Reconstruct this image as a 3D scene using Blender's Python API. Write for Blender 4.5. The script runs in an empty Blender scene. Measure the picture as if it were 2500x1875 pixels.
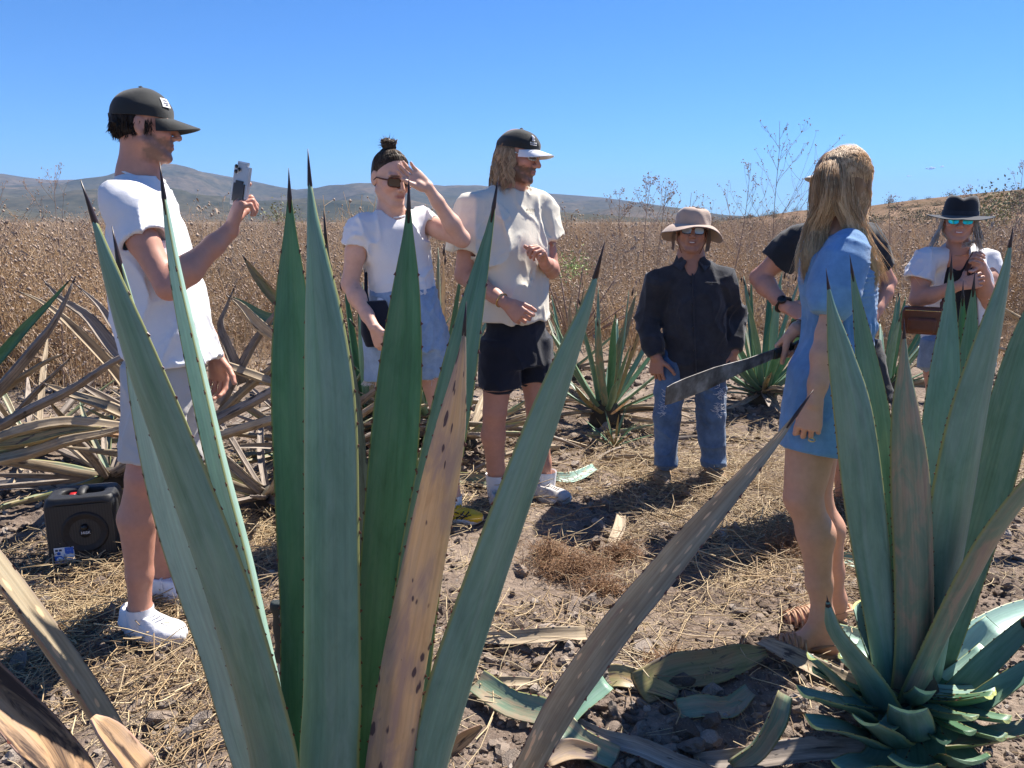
import bpy, bmesh, math, random
import numpy as np
from mathutils import Vector, Matrix, noise as mnoise
R = math.radians
rng = np.random.default_rng(7)
random.seed(7)
scene = bpy.context.scene
COL = scene.collection

# ------------------------------------------------------------------ camera
CAM_H, PITCH, FPX = 1.42, R(11.9), 1888.0
cam_data = bpy.data.cameras.new('camera')
cam_data.sensor_width = 36.0
cam_data.lens = 36.0 * FPX / 2500.0
cam_data.clip_start, cam_data.clip_end = 0.05, 20000
cam = bpy.data.objects.new('camera', cam_data)
cam.location = (0, 0, CAM_H)
cam.rotation_euler = (R(90) - PITCH, 0, 0)
COL.objects.link(cam)
scene.camera = cam

# ------------------------------------------------------------------ sky, sun, exposure
SUN_AZ, SUN_EL = R(44), R(54)          # azimuth from +Y towards +X
world = bpy.data.worlds.new('World')
scene.world = world
world.use_nodes = True
wn = world.node_tree
bg = wn.nodes['Background']
sky = wn.nodes.new('ShaderNodeTexSky')
sky.sky_type = 'NISHITA'
sky.sun_disc = False
sky.sun_elevation, sky.sun_rotation = SUN_EL, SUN_AZ
sky.altitude, sky.air_density, sky.dust_density, sky.ozone_density = 1500, 1.0, 0.25, 3.0
hsv = wn.nodes.new('ShaderNodeHueSaturation')
hsv.inputs['Saturation'].default_value = 1.12
wn.links.new(sky.outputs[0], hsv.inputs['Color'])
tint = wn.nodes.new('ShaderNodeMix'); tint.data_type = 'RGBA'; tint.blend_type = 'MULTIPLY'
tint.inputs[0].default_value = 1.0; tint.inputs[7].default_value = (0.37, 0.69, 1.0, 1)      # the photograph's cool white balance, whole sky
wn.links.new(hsv.outputs[0], tint.inputs[6])
wn.links.new(tint.outputs[2], bg.inputs[0])
bg.inputs[1].default_value = 0.066
sun_data = bpy.data.lights.new('sun', 'SUN')
sun_data.energy, sun_data.angle, sun_data.color = 5.0, R(0.53), (1.0, 0.93, 0.84)
sun = bpy.data.objects.new('sun', sun_data)
sun_dir = Vector((math.sin(SUN_AZ) * math.cos(SUN_EL), math.cos(SUN_AZ) * math.cos(SUN_EL), math.sin(SUN_EL)))
sun.rotation_euler = sun_dir.to_track_quat('Z', 'Y').to_euler()
sun.location = (30, 30, 45)
COL.objects.link(sun)
vs = scene.view_settings
vs.view_transform, vs.look, vs.gamma, vs.use_curve_mapping = 'Standard', 'None', 1.0, False
vs.exposure = 1.28
scene.cycles.max_bounces = 6
scene.cycles.transparent_max_bounces = 8
scene.cycles.volume_bounces = 0
scene.cycles.use_denoising = True

# ------------------------------------------------------------------ helpers: placing, meshes, tags
CP, SP = math.cos(PITCH), math.sin(PITCH)
def W(px, py, Y):
    """world point seen at photo pixel (2500 wide) at distance Y in front of the camera"""
    a, b = (px - 1250.0) / FPX, (937.5 - py) / FPX
    d = np.array([a, CP + b * SP, -SP + b * CP])
    return np.array([0, 0, CAM_H]) + d * (Y / d[1])
def mpp(py, Y):
    b = (937.5 - py) / FPX
    return Y / (CP + b * SP) / FPX
def ground_Y(py, z=0.0):
    return (CAM_H - z) / math.tan(PITCH + math.atan((py - 937.5) / FPX))
def D(x, y, Y):                      # same, in 2212-wide units
    return W(x * 1.1302, y * 1.1302, Y)
def unit(v):
    v = np.asarray(v, float)
    return v / max(1e-9, np.linalg.norm(v))
def V3(*a): return np.array(a, float)

def tag(o, label=None, cat=None, group=None, kind=None):
    if label: o['label'] = label
    if cat: o['category'] = cat
    if group: o['group'] = group
    if kind: o['kind'] = kind
    return o
def np_mesh(name, verts, faces, smooth=True):
    """faces: (n,3) or (n,4) int array, or list of such arrays"""
    me = bpy.data.meshes.new(name)
    verts = np.asarray(verts, np.float32)
    if not isinstance(faces, list): faces = [faces]
    faces = [np.asarray(f, np.int32) for f in faces if len(f)]
    nl = sum(f.size for f in faces); nf = sum(len(f) for f in faces)
    me.vertices.add(len(verts)); me.vertices.foreach_set('co', verts.ravel())
    me.loops.add(nl); me.loops.foreach_set('vertex_index', np.concatenate([f.ravel() for f in faces]))
    tot = np.concatenate([np.full(len(f), f.shape[1], np.int32) for f in faces])
    start = np.concatenate([[0], np.cumsum(tot)[:-1]]).astype(np.int32)
    me.polygons.add(nf); me.polygons.foreach_set('loop_start', start)
    try: me.polygons.foreach_set('loop_total', tot)
    except Exception: pass
    me.polygons.foreach_set('use_smooth', np.full(nf, bool(smooth)))
    me.update(calc_edges=True)
    me.validate()
    return me
def set_uv(me, uv_per_vert):
    lay = me.uv_layers.new(name='UVMap')
    li = np.empty(len(me.loops), np.int32); me.loops.foreach_get('vertex_index', li)
    lay.data.foreach_set('uv', np.asarray(uv_per_vert, np.float32)[li].ravel())
def set_col(me, cols, name='Col'):
    at = me.color_attributes.new(name, 'FLOAT_COLOR', 'POINT')
    c = np.ones((len(me.vertices), 4), np.float32); c[:, :3] = cols
    at.data.foreach_set('color', c.ravel())
def add_obj(name, me, mat=None, parent=None, loc=None):
    o = bpy.data.objects.new(name, me)
    COL.objects.link(o)
    if mat is not None and me is not None and len(me.materials) == 0: me.materials.append(mat)
    if parent is not None: o.parent = parent
    if loc is not None: o.location = loc
    return o
def empty(name, loc):
    o = bpy.data.objects.new(name, None)
    o.empty_display_size = 0.1
    COL.objects.link(o); o.location = loc
    return o

class MB:
    """collects simple shapes into one mesh"""
    def __init__(s): s.v, s.q, s.t, s.n, s.uv = [], [], [], 0, []
    def add(s, verts, quads=(), tris=(), uv=None):
        verts = np.asarray(verts, float).reshape(-1, 3)
        s.v.append(verts)
        if len(quads): s.q.append(np.asarray(quads, int) + s.n)
        if len(tris): s.t.append(np.asarray(tris, int) + s.n)
        s.uv.append(np.zeros((len(verts), 2)) if uv is None else np.asarray(uv, float))
        s.n += len(verts)
    def tube(s, pts, rad, n=6, cap=True, flat=None):
        pts = np.asarray(pts, float); m = len(pts)
        rad = np.broadcast_to(np.asarray(rad, float), (m,))
        tan = np.gradient(pts, axis=0)
        tan /= np.maximum(1e-9, np.linalg.norm(tan, axis=1))[:, None]
        ref = V3(0, 0, 1) if abs(tan[0][2]) < 0.9 else V3(1, 0, 0)
        if flat is not None: ref = np.asarray(flat[0], float)
        ring = []
        x = unit(np.cross(tan[0], ref))
        for i in range(m):
            x = x - tan[i] * np.dot(x, tan[i]); x = unit(x)
            y = np.cross(tan[i], x)
            a = np.arange(n) * 2 * math.pi / n
            k = 1.0 if flat is None else flat[1]
            ring.append(pts[i] + rad[i] * (np.cos(a)[:, None] * x + k * np.sin(a)[:, None] * y))
        v = np.concatenate(ring)
        q = [[i * n + j, i * n + (j + 1) % n, (i + 1) * n + (j + 1) % n, (i + 1) * n + j] for i in range(m - 1) for j in range(n)]
        t = []
        if cap:
            v = np.concatenate([v, [pts[0]], [pts[-1]]])
            a0, a1 = m * n, m * n + 1
            t = [[a0, (j + 1) % n, j] for j in range(n)] + [[a1, (m - 1) * n + j, (m - 1) * n + (j + 1) % n] for j in range(n)]
        s.add(v, q, t)
        return s
    def box(s, c, ax, half):
        ax = [np.asarray(a, float) for a in ax]
        v = [np.asarray(c) + sx * half[0] * ax[0] + sy * half[1] * ax[1] + sz * half[2] * ax[2] for sz in (-1, 1) for sy in (-1, 1) for sx in (-1, 1)]
        s.add(v, [[0, 2, 3, 1], [4, 5, 7, 6], [0, 1, 5, 4], [2, 6, 7, 3], [0, 4, 6, 2], [1, 3, 7, 5]])
        return s
    def grid(s, P, uv=None, close=False):
        """P: (m,n,3) sheet"""
        P = np.asarray(P, float); m, n = P.shape[:2]
        nn = n if close else n - 1
        q = [[i * n + j, i * n + (j + 1) % n, (i + 1) * n + (j + 1) % n, (i + 1) * n + j] for i in range(m - 1) for j in range(nn)]
        s.add(P.reshape(-1, 3), q, uv=None if uv is None else np.asarray(uv).reshape(-1, 2))
        return s
    def mesh(s, name, smooth=True, uv=False):
        f = []
        if s.q: f.append(np.concatenate(s.q))
        if s.t: f.append(np.concatenate(s.t))
        me = np_mesh(name, np.concatenate(s.v), f, smooth)
        if uv: set_uv(me, np.concatenate(s.uv))
        return me
    def build(s, name, mat, parent=None, smooth=True, uv=False):
        return add_obj(name, s.mesh(name, smooth, uv), mat, parent)

# vectorised 3-D value noise ------------------------------------------------
_tab = np.random.default_rng(3).random((64, 64, 64)).astype(np.float32) * 2 - 1
def vnoise(p):
    p = np.asarray(p, np.float32)
    i = np.floor(p).astype(np.int32); f = p - i
    f = f * f * (3 - 2 * f)
    x0, y0, z0 = (i[..., k] & 63 for k in range(3)); x1, y1, z1 = (x0 + 1) & 63, (y0 + 1) & 63, (z0 + 1) & 63
    fx, fy, fz = f[..., 0], f[..., 1], f[..., 2]
    def L(a, b, t): return a + (b - a) * t
    return L(L(L(_tab[x0, y0, z0], _tab[x1, y0, z0], fx), L(_tab[x0, y1, z0], _tab[x1, y1, z0], fx), fy),
             L(L(_tab[x0, y0, z1], _tab[x1, y0, z1], fx), L(_tab[x0, y1, z1], _tab[x1, y1, z1], fx), fy), fz)
def fbm(p, oct=4, lac=2.03, gain=0.5):
    p = np.asarray(p, np.float32); a, s = 1.0, 0.0
    for _ in range(oct):
        s = s + a * vnoise(p); p = p * lac + 17.3; a *= gain
    return s

# ------------------------------------------------------------------ materials
def new_mat(name):
    m = bpy.data.materials.new(name); m.use_nodes = True
    nt = m.node_tree; b = nt.nodes['Principled BSDF']
    return m, nt, b
def N(nt, typ, **kw):
    n = nt.nodes.new('ShaderNode' + typ)
    for k, v in kw.items():
        if k.startswith('_'): setattr(n, k[1:], v)
        else: n.inputs[k].default_value = v
    return n
def ramp(nt, fac, stops, interp='LINEAR'):
    r = nt.nodes.new('ShaderNodeValToRGB'); r.color_ramp.interpolation = interp
    el = r.color_ramp.elements
    while len(el) < len(stops): el.new(0.5)
    for e, (p, c) in zip(el, stops):
        e.position = p; e.color = (*c, 1) if len(c) == 3 else c
    nt.links.new(fac, r.inputs[0])
    return r.outputs[0]
def mixc(nt, fac, a, b, mode='MIX'):
    m = nt.nodes.new('ShaderNodeMix'); m.data_type = 'RGBA'; m.blend_type = mode
    for sock, v in ((m.inputs[0], fac), (m.inputs[6], a), (m.inputs[7], b)):
        if isinstance(v, bpy.types.NodeSocket): nt.links.new(v, sock)
        elif isinstance(v, (int, float)): sock.default_value = v
        else: sock.default_value = (*v, 1) if len(v) == 3 else v
    return m.outputs[2]
def noise_tex(nt, scale, detail=4, rough=0.55, vec=None, stretch=None, coord='Object', dist=0.0):
    t = N(nt, 'TexNoise', Scale=scale, Detail=detail, Roughness=rough, Distortion=dist)
    if vec is None:
        tc = nt.nodes.new('ShaderNodeTexCoord'); vec = tc.outputs[coord]
    if stretch is not None:
        mp = N(nt, 'Mapping'); mp.inputs['Scale'].default_value = stretch
        nt.links.new(vec, mp.inputs[0]); vec = mp.outputs[0]
    nt.links.new(vec, t.inputs['Vector'])
    return t.outputs['Fac']
def bump(nt, b, height, strength=0.3, dist=0.01):
    n = N(nt, 'Bump', Strength=strength, Distance=dist)
    nt.links.new(height, n.inputs['Height'])
    nt.links.new(n.outputs[0], b.inputs['Normal'])
def plain(name, col, rough=0.6, var=0.12, scale=60, spec=0.4, metal=0.0, bmp=0.0, bscale=300, **kw):
    m, nt, b = new_mat(name)
    f = noise_tex(nt, scale, 5)
    lo, hi = [c * (1 - var) for c in col], [min(1, c * (1 + var)) for c in col]
    nt.links.new(ramp(nt, f, [(0.3, lo), (0.7, hi)]), b.inputs['Base Color'])
    b.inputs['Roughness'].default_value = rough
    b.inputs['Specular IOR Level'].default_value = spec
    b.inputs['Metallic'].default_value = metal
    if bmp: bump(nt, b, noise_tex(nt, bscale, 4), bmp, 0.004)
    for k, v in kw.items(): b.inputs[k.replace('_', ' ')].default_value = v
    return m
# ------------------------------------------------------------------ implicit surfaces -> one continuous mesh
class Prim:
    __slots__ = ('f', 'lo', 'hi', 'k', 'op')
    def __init__(s, f, lo, hi, k=0.02, op='add'): s.f, s.lo, s.hi, s.k, s.op = f, np.asarray(lo), np.asarray(hi), k, op
def cone(A, B, ra, rb, k=0.02, op='add', flat=None):
    """tapered capsule; flat=(axis, factor) squeezes it along that axis"""
    A, B = np.asarray(A, np.float32), np.asarray(B, np.float32); ab = B - A; L2 = float(ab @ ab) + 1e-12
    if flat is not None:
        w = unit(np.asarray(flat[0], float) - ab * (np.dot(flat[0], ab) / L2)).astype(np.float32); fs = flat[1]
    def f(x, y, z):
        qx, qy, qz = x - A[0], y - A[1], z - A[2]
        t = np.clip((qx * ab[0] + qy * ab[1] + qz * ab[2]) / L2, 0, 1)
        cx, cy, cz = qx - t * ab[0], qy - t * ab[1], qz - t * ab[2]
        d2 = cx * cx + cy * cy + cz * cz
        if flat is not None:
            cw = cx * w[0] + cy * w[1] + cz * w[2]
            d2 = d2 + cw * cw * (1 / fs ** 2 - 1)
        return np.sqrt(d2) - (ra + (rb - ra) * t)
    r = max(ra, rb)
    return Prim(f, np.minimum(A, B) - r, np.maximum(A, B) + r, k, op)
def ball(c, r, k=0.02, op='add'): return cone(c, np.asarray(c) + 1e-5, r, r, k, op)
def ellip(c, axes, rad, k=0.02, op='add'):
    c = np.asarray(c, np.float32); ax = [unit(a).astype(np.float32) for a in axes]; rad = [float(r) for r in rad]
    def f(x, y, z):
        q = (x - c[0], y - c[1], z - c[2])
        p = [q[0] * a[0] + q[1] * a[1] + q[2] * a[2] for a in ax]
        k0 = np.sqrt(sum((pi / r) ** 2 for pi, r in zip(p, rad)))
        k1 = np.sqrt(sum((pi / r ** 2) ** 2 for pi, r in zip(p, rad))) + 1e-9
        return k0 * (k0 - 1) / k1
    ext = np.sqrt(sum((a * r) ** 2 for a, r in zip(ax, rad)))
    return Prim(f, c - ext, c + ext, k, op)
def loft(A, B, u, secs, k=0.02, op='add', n=2.0, caps=(0, 0)):
    """sections (t, half_u, half_v, off_u, off_v) between A and B; flat ends"""
    A, B = np.asarray(A, float), np.asarray(B, float); L = np.linalg.norm(B - A); w = (B - A) / L
    u = unit(np.asarray(u, float) - w * np.dot(u, w)); v = np.cross(w, u)
    secs = [tuple(s) + (0.0,) * (5 - len(s)) for s in secs]
    T = np.array([s[0] for s in secs]); S = np.array([s[1:] for s in secs])
    tt = np.linspace(0, 1, 65)
    # smooth interpolation of the section table
    tab = np.stack([np.interp(tt, T, S[:, i]) for i in range(4)], 1)
    ker = np.array([1, 2, 3, 2, 1.]) / 9
    tab = np.stack([np.convolve(np.pad(tab[:, i], 2, mode='edge'), ker, 'valid') for i in range(4)], 1)
    A32, u32, v32, w32 = (q.astype(np.float32) for q in (A, u, v, w))
    def f(x, y, z):
        qx, qy, qz = x - A32[0], y - A32[1], z - A32[2]
        t = (qx * w32[0] + qy * w32[1] + qz * w32[2]) / L
        tc = np.clip(t, 0, 1) * 64
        i = np.minimum(tc.astype(np.int32), 63); fr = (tc - i)
        a, b, ou, ov = (tab[i, c] * (1 - fr) + tab[i + 1, c] * fr for c in range(4))
        pu = np.abs(qx * u32[0] + qy * u32[1] + qz * u32[2] - ou) / a
        pv = np.abs(qx * v32[0] + qy * v32[1] + qz * v32[2] - ov) / b
        e = np.sqrt(pu * pu + pv * pv) if n == 2.0 else (pu ** n + pv ** n) ** (1.0 / n)
        d = (e - 1) * np.minimum(a, b)
        return np.maximum(d, np.maximum(-t * L, (t - 1) * L))
    corners = []
    for t, a, b, ou, ov in secs:
        c = A + w * L * t + u * ou + v * ov
        for s1 in (-1, 1):
            for s2 in (-1, 1): corners.append(c + u * a * s1 + v * b * s2)
    corners = np.array(corners)
    return Prim(f, corners.min(0), corners.max(0), k, op)
def plane_cut(P, nrm, lo, hi, k=0.004):
    """removes what lies on the side nrm points to (inside the given box)"""
    P, nrm = np.asarray(P, np.float32), unit(nrm).astype(np.float32)
    return Prim(lambda x, y, z: -((x - P[0]) * nrm[0] + (y - P[1]) * nrm[1] + (z - P[2]) * nrm[2]), lo, hi, k, 'sub')

def field(prims, lo, hi, h, wrinkle=None):
    n = np.maximum(4, np.ceil((hi - lo) / h).astype(int) + 1)
    F = np.full(n, 0.09, np.float32)
    ax = [(lo[i] + h * np.arange(n[i])).astype(np.float32) for i in range(3)]
    last_add = max(i for i, p in enumerate(prims) if p.op == 'add')
    def crease():
        idx = np.nonzero(np.abs(F) < 0.05)
        pts = np.stack([ax[i][idx[i]] for i in range(3)], -1)
        F[idx] += wrinkle(pts)
    for ip, p in enumerate(prims):
        if wrinkle is not None and ip == last_add + 1: crease()
        m = p.k + 2.5 * h
        a = np.clip(np.floor((p.lo - m - lo) / h).astype(int), 0, n); b = np.clip(np.ceil((p.hi + m - lo) / h).astype(int) + 1, 0, n)
        if np.any(b - a < 1): continue
        x, y, z = ax[0][a[0]:b[0], None, None], ax[1][None, a[1]:b[1], None], ax[2][None, None, a[2]:b[2]]
        d = p.f(x, y, z).astype(np.float32)
        s = (slice(a[0], b[0]), slice(a[1], b[1]), slice(a[2], b[2]))
        c = F[s]; k = max(p.k, 1e-5)
        if p.op == 'add':
            q = np.clip(0.5 + 0.5 * (c - d) / k, 0, 1)
            F[s] = c + (d - c) * q - k * q * (1 - q)
        else:
            q = np.clip(0.5 - 0.5 * (c + d) / k, 0, 1)
            F[s] = c + (-d - c) * q + k * q * (1 - q)
    if wrinkle is not None and last_add == len(prims) - 1: crease()
    return F
def nets(F, lo, h):
    S = F < 0
    c = np.zeros(tuple(k - 1 for k in F.shape), np.int8)
    offs = [(i, j, k) for i in (0, 1) for j in (0, 1) for k in (0, 1)]
    sh = c.shape
    for o in offs: c += S[o[0]:o[0] + sh[0], o[1]:o[1] + sh[1], o[2]:o[2] + sh[2]]
    act = (c > 0) & (c < 8)
    I = np.stack(np.nonzero(act), 1)
    idx = np.full(sh, -1, np.int32); idx[act] = np.arange(len(I))
    vals = [F[I[:, 0] + o[0], I[:, 1] + o[1], I[:, 2] + o[2]] for o in offs]
    acc = np.zeros((len(I), 3)); cnt = np.zeros(len(I))
    for a in range(8):
        for b in range(a + 1, 8):
            oa, ob = np.array(offs[a]), np.array(offs[b])
            if np.abs(oa - ob).sum() != 1: continue
            m = (vals[a] < 0) != (vals[b] < 0)
            t = vals[a][m] / (vals[a][m] - vals[b][m])
            acc[m] += oa + t[:, None] * (ob - oa); cnt[m] += 1
    verts = (I + acc / np.maximum(cnt, 1)[:, None]) * h + lo
    quads = []
    for axis in range(3):
        b, d = [(1, 2), (2, 0), (0, 1)][axis]
        s0 = [slice(1, -1)] * 3; s1 = [slice(1, -1)] * 3
        s0[axis] = slice(0, -1); s1[axis] = slice(1, None)
        A, B = S[tuple(s0)], S[tuple(s1)]
        e = np.stack(np.nonzero(A != B), 1)
        if not len(e): continue
        inside = A[e[:, 0], e[:, 1], e[:, 2]]
        e = e.copy(); e[:, b] += 1; e[:, d] += 1
        def cell(db, dd):
            q = e.copy(); q[:, b] += db; q[:, d] += dd
            return idx[q[:, 0], q[:, 1], q[:, 2]]
        q = np.stack([cell(-1, -1), cell(0, -1), cell(0, 0), cell(-1, 0)], 1)
        q[~inside] = q[~inside][:, ::-1]
        quads.append(q)
    return verts, np.concatenate(quads) if quads else np.zeros((0, 4), int)
def bounds(prims, pad):
    add = [p for p in prims if p.op == 'add']
    return np.min([p.lo for p in add], 0) - pad, np.max([p.hi for p in add], 0) + pad
def solid(prims, h, wrinkle=None, fine=(), pad=0.03):
    """mesh the field at spacing h, and at a finer spacing inside the boxes of fine=[(lo,hi,h2)]"""
    lo, hi = bounds(prims, pad)
    v, q = nets(field(prims, lo, hi, h, wrinkle), lo, h)
    V, Q = [], []
    if fine:
        cen = v[q].mean(1); keep = np.ones(len(q), bool)
        for a, b, h2 in fine: keep &= ~np.all((cen > a + 0.7 * h) & (cen < b - 0.7 * h), axis=1)
        q = q[keep]
    V.append(v); Q.append(q); n = len(v)
    for i, (a, b, h2) in enumerate(fine):
        v2, q2 = nets(field(prims, a - 4 * h2, b + 4 * h2, h2, wrinkle), a - 4 * h2, h2)
        cen = v2[q2].mean(1); keep = np.all((cen > a) & (cen < b), axis=1)
        for a0, b0, _ in fine[:i]: keep &= ~np.all((cen > a0 + h2) & (cen < b0 - h2), axis=1)
        V.append(v2); Q.append(q2[keep] + n); n += len(v2)
    v, q = np.concatenate(V), np.concatenate(Q)
    used = np.zeros(len(v), bool); used[q.ravel()] = True
    m = np.cumsum(used) - 1
    return v[used], m[q]
def folds(amp, freq=(9, 9, 3.5), seed=0.0, fine=0.5):
    """cloth creases: sharp outward ridges at two sizes, the large ones following gravity"""
    fr = np.array(freq, np.float32)
    def w(p):
        q = p + 0.06 * np.stack([vnoise(p * 4 + seed + k * 9.1) for k in range(3)], -1)
        r1 = np.clip(1 - np.abs(vnoise(q * fr + seed)) * 2.0, 0, 1) ** 2
        q2 = q @ np.array([[.8, 0, .6], [0, 1, 0], [-.6, 0, .8]], np.float32)
        r2 = np.clip(1 - np.abs(vnoise(q2 * fr * np.array([2.0, 2.0, 2.6], np.float32) + seed + 31)) * 2.2, 0, 1) ** 2
        big = vnoise(p * 3.3 + seed + 5)
        return (-amp * (1.25 * (r1 - .33) + fine * 1.3 * (r2 - .33) * np.clip(.6 + big, 0, 1.2) + .5 * big)).astype(np.float32)
    return w
def garment(name, prims, mat, parent, h=0.007, wrinkle=None, cols=None, pad=0.03):
    v, q = solid(prims, h, wrinkle, pad=pad)
    me = np_mesh(name, v, q)
    if cols is not None: set_col(me, cols(v))
    return add_obj(name, me, mat, parent)
def smooth_rows(rows, m):
    """rows: (n, k) table; resampled to m rows with a Catmull-Rom curve"""
    rows = np.asarray(rows, float); n = len(rows)
    d = np.concatenate([[0], np.cumsum(np.linalg.norm(np.diff(rows[:, :3], axis=0), axis=1))])
    tq = np.linspace(0, d[-1], m); out = []
    P = np.vstack([2 * rows[0] - rows[1], rows, 2 * rows[-1] - rows[-2]])
    for t in tq:
        i = min(n - 2, max(0, np.searchsorted(d, t, side='right') - 1)); u = (t - d[i]) / max(1e-9, d[i + 1] - d[i])
        p0, p1, p2, p3 = P[i], P[i + 1], P[i + 2], P[i + 3]
        out.append(0.5 * (2 * p1 + (p2 - p0) * u + (2 * p0 - 5 * p1 + 4 * p2 - p3) * u * u + (3 * p1 - p0 - 3 * p2 + p3) * u ** 3))
    return np.array(out), tq
# ------------------------------------------------------------------ ground
def gz(x, y):
    """height of the soil"""
    p = np.stack([np.asarray(x, float), np.asarray(y, float), np.zeros_like(np.asarray(x, float))], -1)
    r = np.hypot(p[..., 0], p[..., 1])
    near = np.clip((14 - r) / 6, 0, 1)
    h = 0.030 * fbm(p * 1.3 + 5, 2) + near * (0.018 * fbm(p * 5.5 + 9, 2) + 0.017 * (np.abs(fbm(p * 10 + 2, 3, gain=.6)) - .35))
    return h - 0.004
def graded(edges):
    return np.unique(np.concatenate(edges))
ys = graded([np.linspace(-40, -6, 6), np.linspace(-6, 1.2, 40), np.linspace(1.2, 6.5, 330), np.geomspace(6.5, 9000, 150)])
xs = np.linspace(0, 3.6, 200); xs = np.concatenate([xs, np.geomspace(3.62, 8000, 70)]); xs = np.unique(np.concatenate([-xs, xs]))
GX, GY = np.meshgrid(xs, ys)
GZ = gz(GX, GY)
_idx = np.arange(GX.size).reshape(GX.shape)
_q = np.stack([_idx[:-1, :-1], _idx[:-1, 1:], _idx[1:, 1:], _idx[1:, :-1]], -1).reshape(-1, 4)
m_soil, nt, b = new_mat('soil')
tc = nt.nodes.new('ShaderNodeTexCoord').outputs['Object']
n1 = noise_tex(nt, 2.2, 6, 0.6, vec=tc); n2 = noise_tex(nt, 38, 6, 0.7, vec=tc); n3 = noise_tex(nt, 160, 3, 0.6, vec=tc)
c = ramp(nt, n1, [(0.3, (0.15, 0.115, 0.092)), (0.5, (0.285, 0.225, 0.182)), (0.7, (0.41, 0.335, 0.268))])
c = mixc(nt, 0.75, c, ramp(nt, n2, [(0.3, (0.25, 0.23, 0.22)), (0.5, (0.55, 0.52, 0.5)), (0.75, (1.0, 0.95, 0.88))]), 'MULTIPLY')
c = mixc(nt, ramp(nt, n3, [(0.62, (0, 0, 0)), (0.7, (1, 1, 1))]), c, (0.42, 0.36, 0.31))
# dry grass tone of the field behind the cleared strip
sep = nt.nodes.new('ShaderNodeSeparateXYZ'); nt.links.new(tc, sep.inputs[0])
mr = N(nt, 'MapRange'); mr.inputs[1].default_value = 7; mr.inputs[2].default_value = 12
nt.links.new(sep.outputs[1], mr.inputs[0])
nf = noise_tex(nt, 0.9, 8, 0.7, vec=tc)
fieldc = ramp(nt, nf, [(0.25, (0.15, 0.105, 0.07)), (0.5, (0.26, 0.19, 0.125)), (0.75, (0.36, 0.275, 0.185))])
fac = N(nt, 'Math', _operation='MULTIPLY'); nt.links.new(mr.outputs[0], fac.inputs[0]); fac.inputs[1].default_value = 0.92
nt.links.new(mixc(nt, fac.outputs[0], c, fieldc), b.inputs['Base Color'])
b.inputs['Roughness'].default_value = 0.95; b.inputs['Specular IOR Level'].default_value = 0.15
bump(nt, b, n2, 0.9, 0.02)
ground = add_obj('ground', np_mesh('ground', np.stack([GX, GY, GZ], -1).reshape(-1, 3), _q), m_soil)
tag(ground, 'dark dry soil of the agave field', 'ground', kind='structure')

# ------------------------------------------------------------------ hills
m_hill, nt, b = new_mat('hill_scrub')
tc = nt.nodes.new('ShaderNodeTexCoord').outputs['Object']
h1 = noise_tex(nt, 0.0035, 7, 0.62, vec=tc); h2 = noise_tex(nt, 0.05, 4, 0.7, vec=tc)
c = ramp(nt, h1, [(0.3, (0.035, 0.042, 0.026)), (0.5, (0.075, 0.07, 0.045)), (0.66, (0.14, 0.11, 0.075)), (0.78, (0.30, 0.22, 0.17))])
c = mixc(nt, 0.75, c, ramp(nt, h2, [(0.35, (0.35, 0.4, 0.32)), (0.6, (1.1, 1.05, 1.0))]), 'MULTIPLY')
nt.links.new(c, b.inputs['Base Color']); b.inputs['Roughness'].default_value = 1.0; b.inputs['Specular IOR Level'].default_value = 0
def hill_sheet(name, ridge, r0, rr, r1, lab, mat, rough, n_az=240, n_r=60, edge=0.35):
    """ridge: list of (px, py) of the skyline; sheet in polar layout from r0 to r1 with the crest at rr"""
    az = np.array([math.atan2((px - 1250) / FPX, CP + (937.5 - py) / FPX * SP) for px, py in ridge])
    el = np.array([math.atan2(-SP + (937.5 - py) / FPX * CP, math.hypot((px - 1250) / FPX, CP + (937.5 - py) / FPX * SP)) for px, py in ridge])
    A = np.linspace(az[0], az[-1], n_az); E = np.interp(A, az, el)
    Rr = np.concatenate([np.linspace(r0, rr, n_r), np.linspace(rr, r1, 14)[1:]])
    AA, RR = np.meshgrid(A, Rr)
    crest = rr * np.tan(E) + CAM_H
    t = np.clip((RR - r0) / (rr - r0), 0, 1)
    prof = np.where(RR <= rr, t ** 1.35, 1 - 0.75 * ((RR - rr) / (r1 - rr)) ** 2)
    X, Y = RR * np.sin(AA), RR * np.cos(AA)
    P = np.stack([X, Y, np.zeros_like(X)], -1)
    ero = fbm(P / (0.11 * rr), 5, gain=0.55)
    inner = np.clip(t * (1 - t) * 4, 0, 1) * np.where(RR <= rr, 1, 0) + 0.10 * t
    Z = crest[None, :] * prof + rough * (crest[None, :] * .85 + crest.max() * .05) * ero * inner * 0.55 - 1.0 * (1 - t)
    fadeaz = np.clip(np.minimum(AA - A[0], A[-1] - AA) / edge, 0, 1) if edge else 1.0
    Z = Z * fadeaz - (1 - fadeaz) * 1.0
    idx = np.arange(X.size).reshape(X.shape)
    q = np.stack([idx[:-1, :-1], idx[1:, :-1], idx[1:, 1:], idx[:-1, 1:]], -1).reshape(-1, 4)[:, ::-1]
    o = add_obj(name, np_mesh(name, np.stack([X, Y, Z], -1).reshape(-1, 3), q), mat)
    return tag(o, lab, 'hills', kind='structure')
k = 1.1302
far = [(-3200, 520), (-1500, 470), (-900, 425), (-300, 410), (0, 425), (60, 435), (125, 443), (215, 438), (290, 430), (373, 420), (430, 413), (497, 420), (588, 435), (680, 455),
       (723, 463), (790, 458), (860, 449), (930, 452), (1017, 455), (1130, 457), (1220, 466), (1356, 475), (1470, 484), (1582, 497), (1673, 509), (1763, 524), (1900, 532), (2600, 530), (5000, 525)]
hill_sheet('hills', far, 900, 3200, 4600, 'scrub covered blue grey mountain ridge far behind the field', m_hill, 0.55, edge=0.25)
m_hill2, nt, b = new_mat('dry_hillside')
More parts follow.
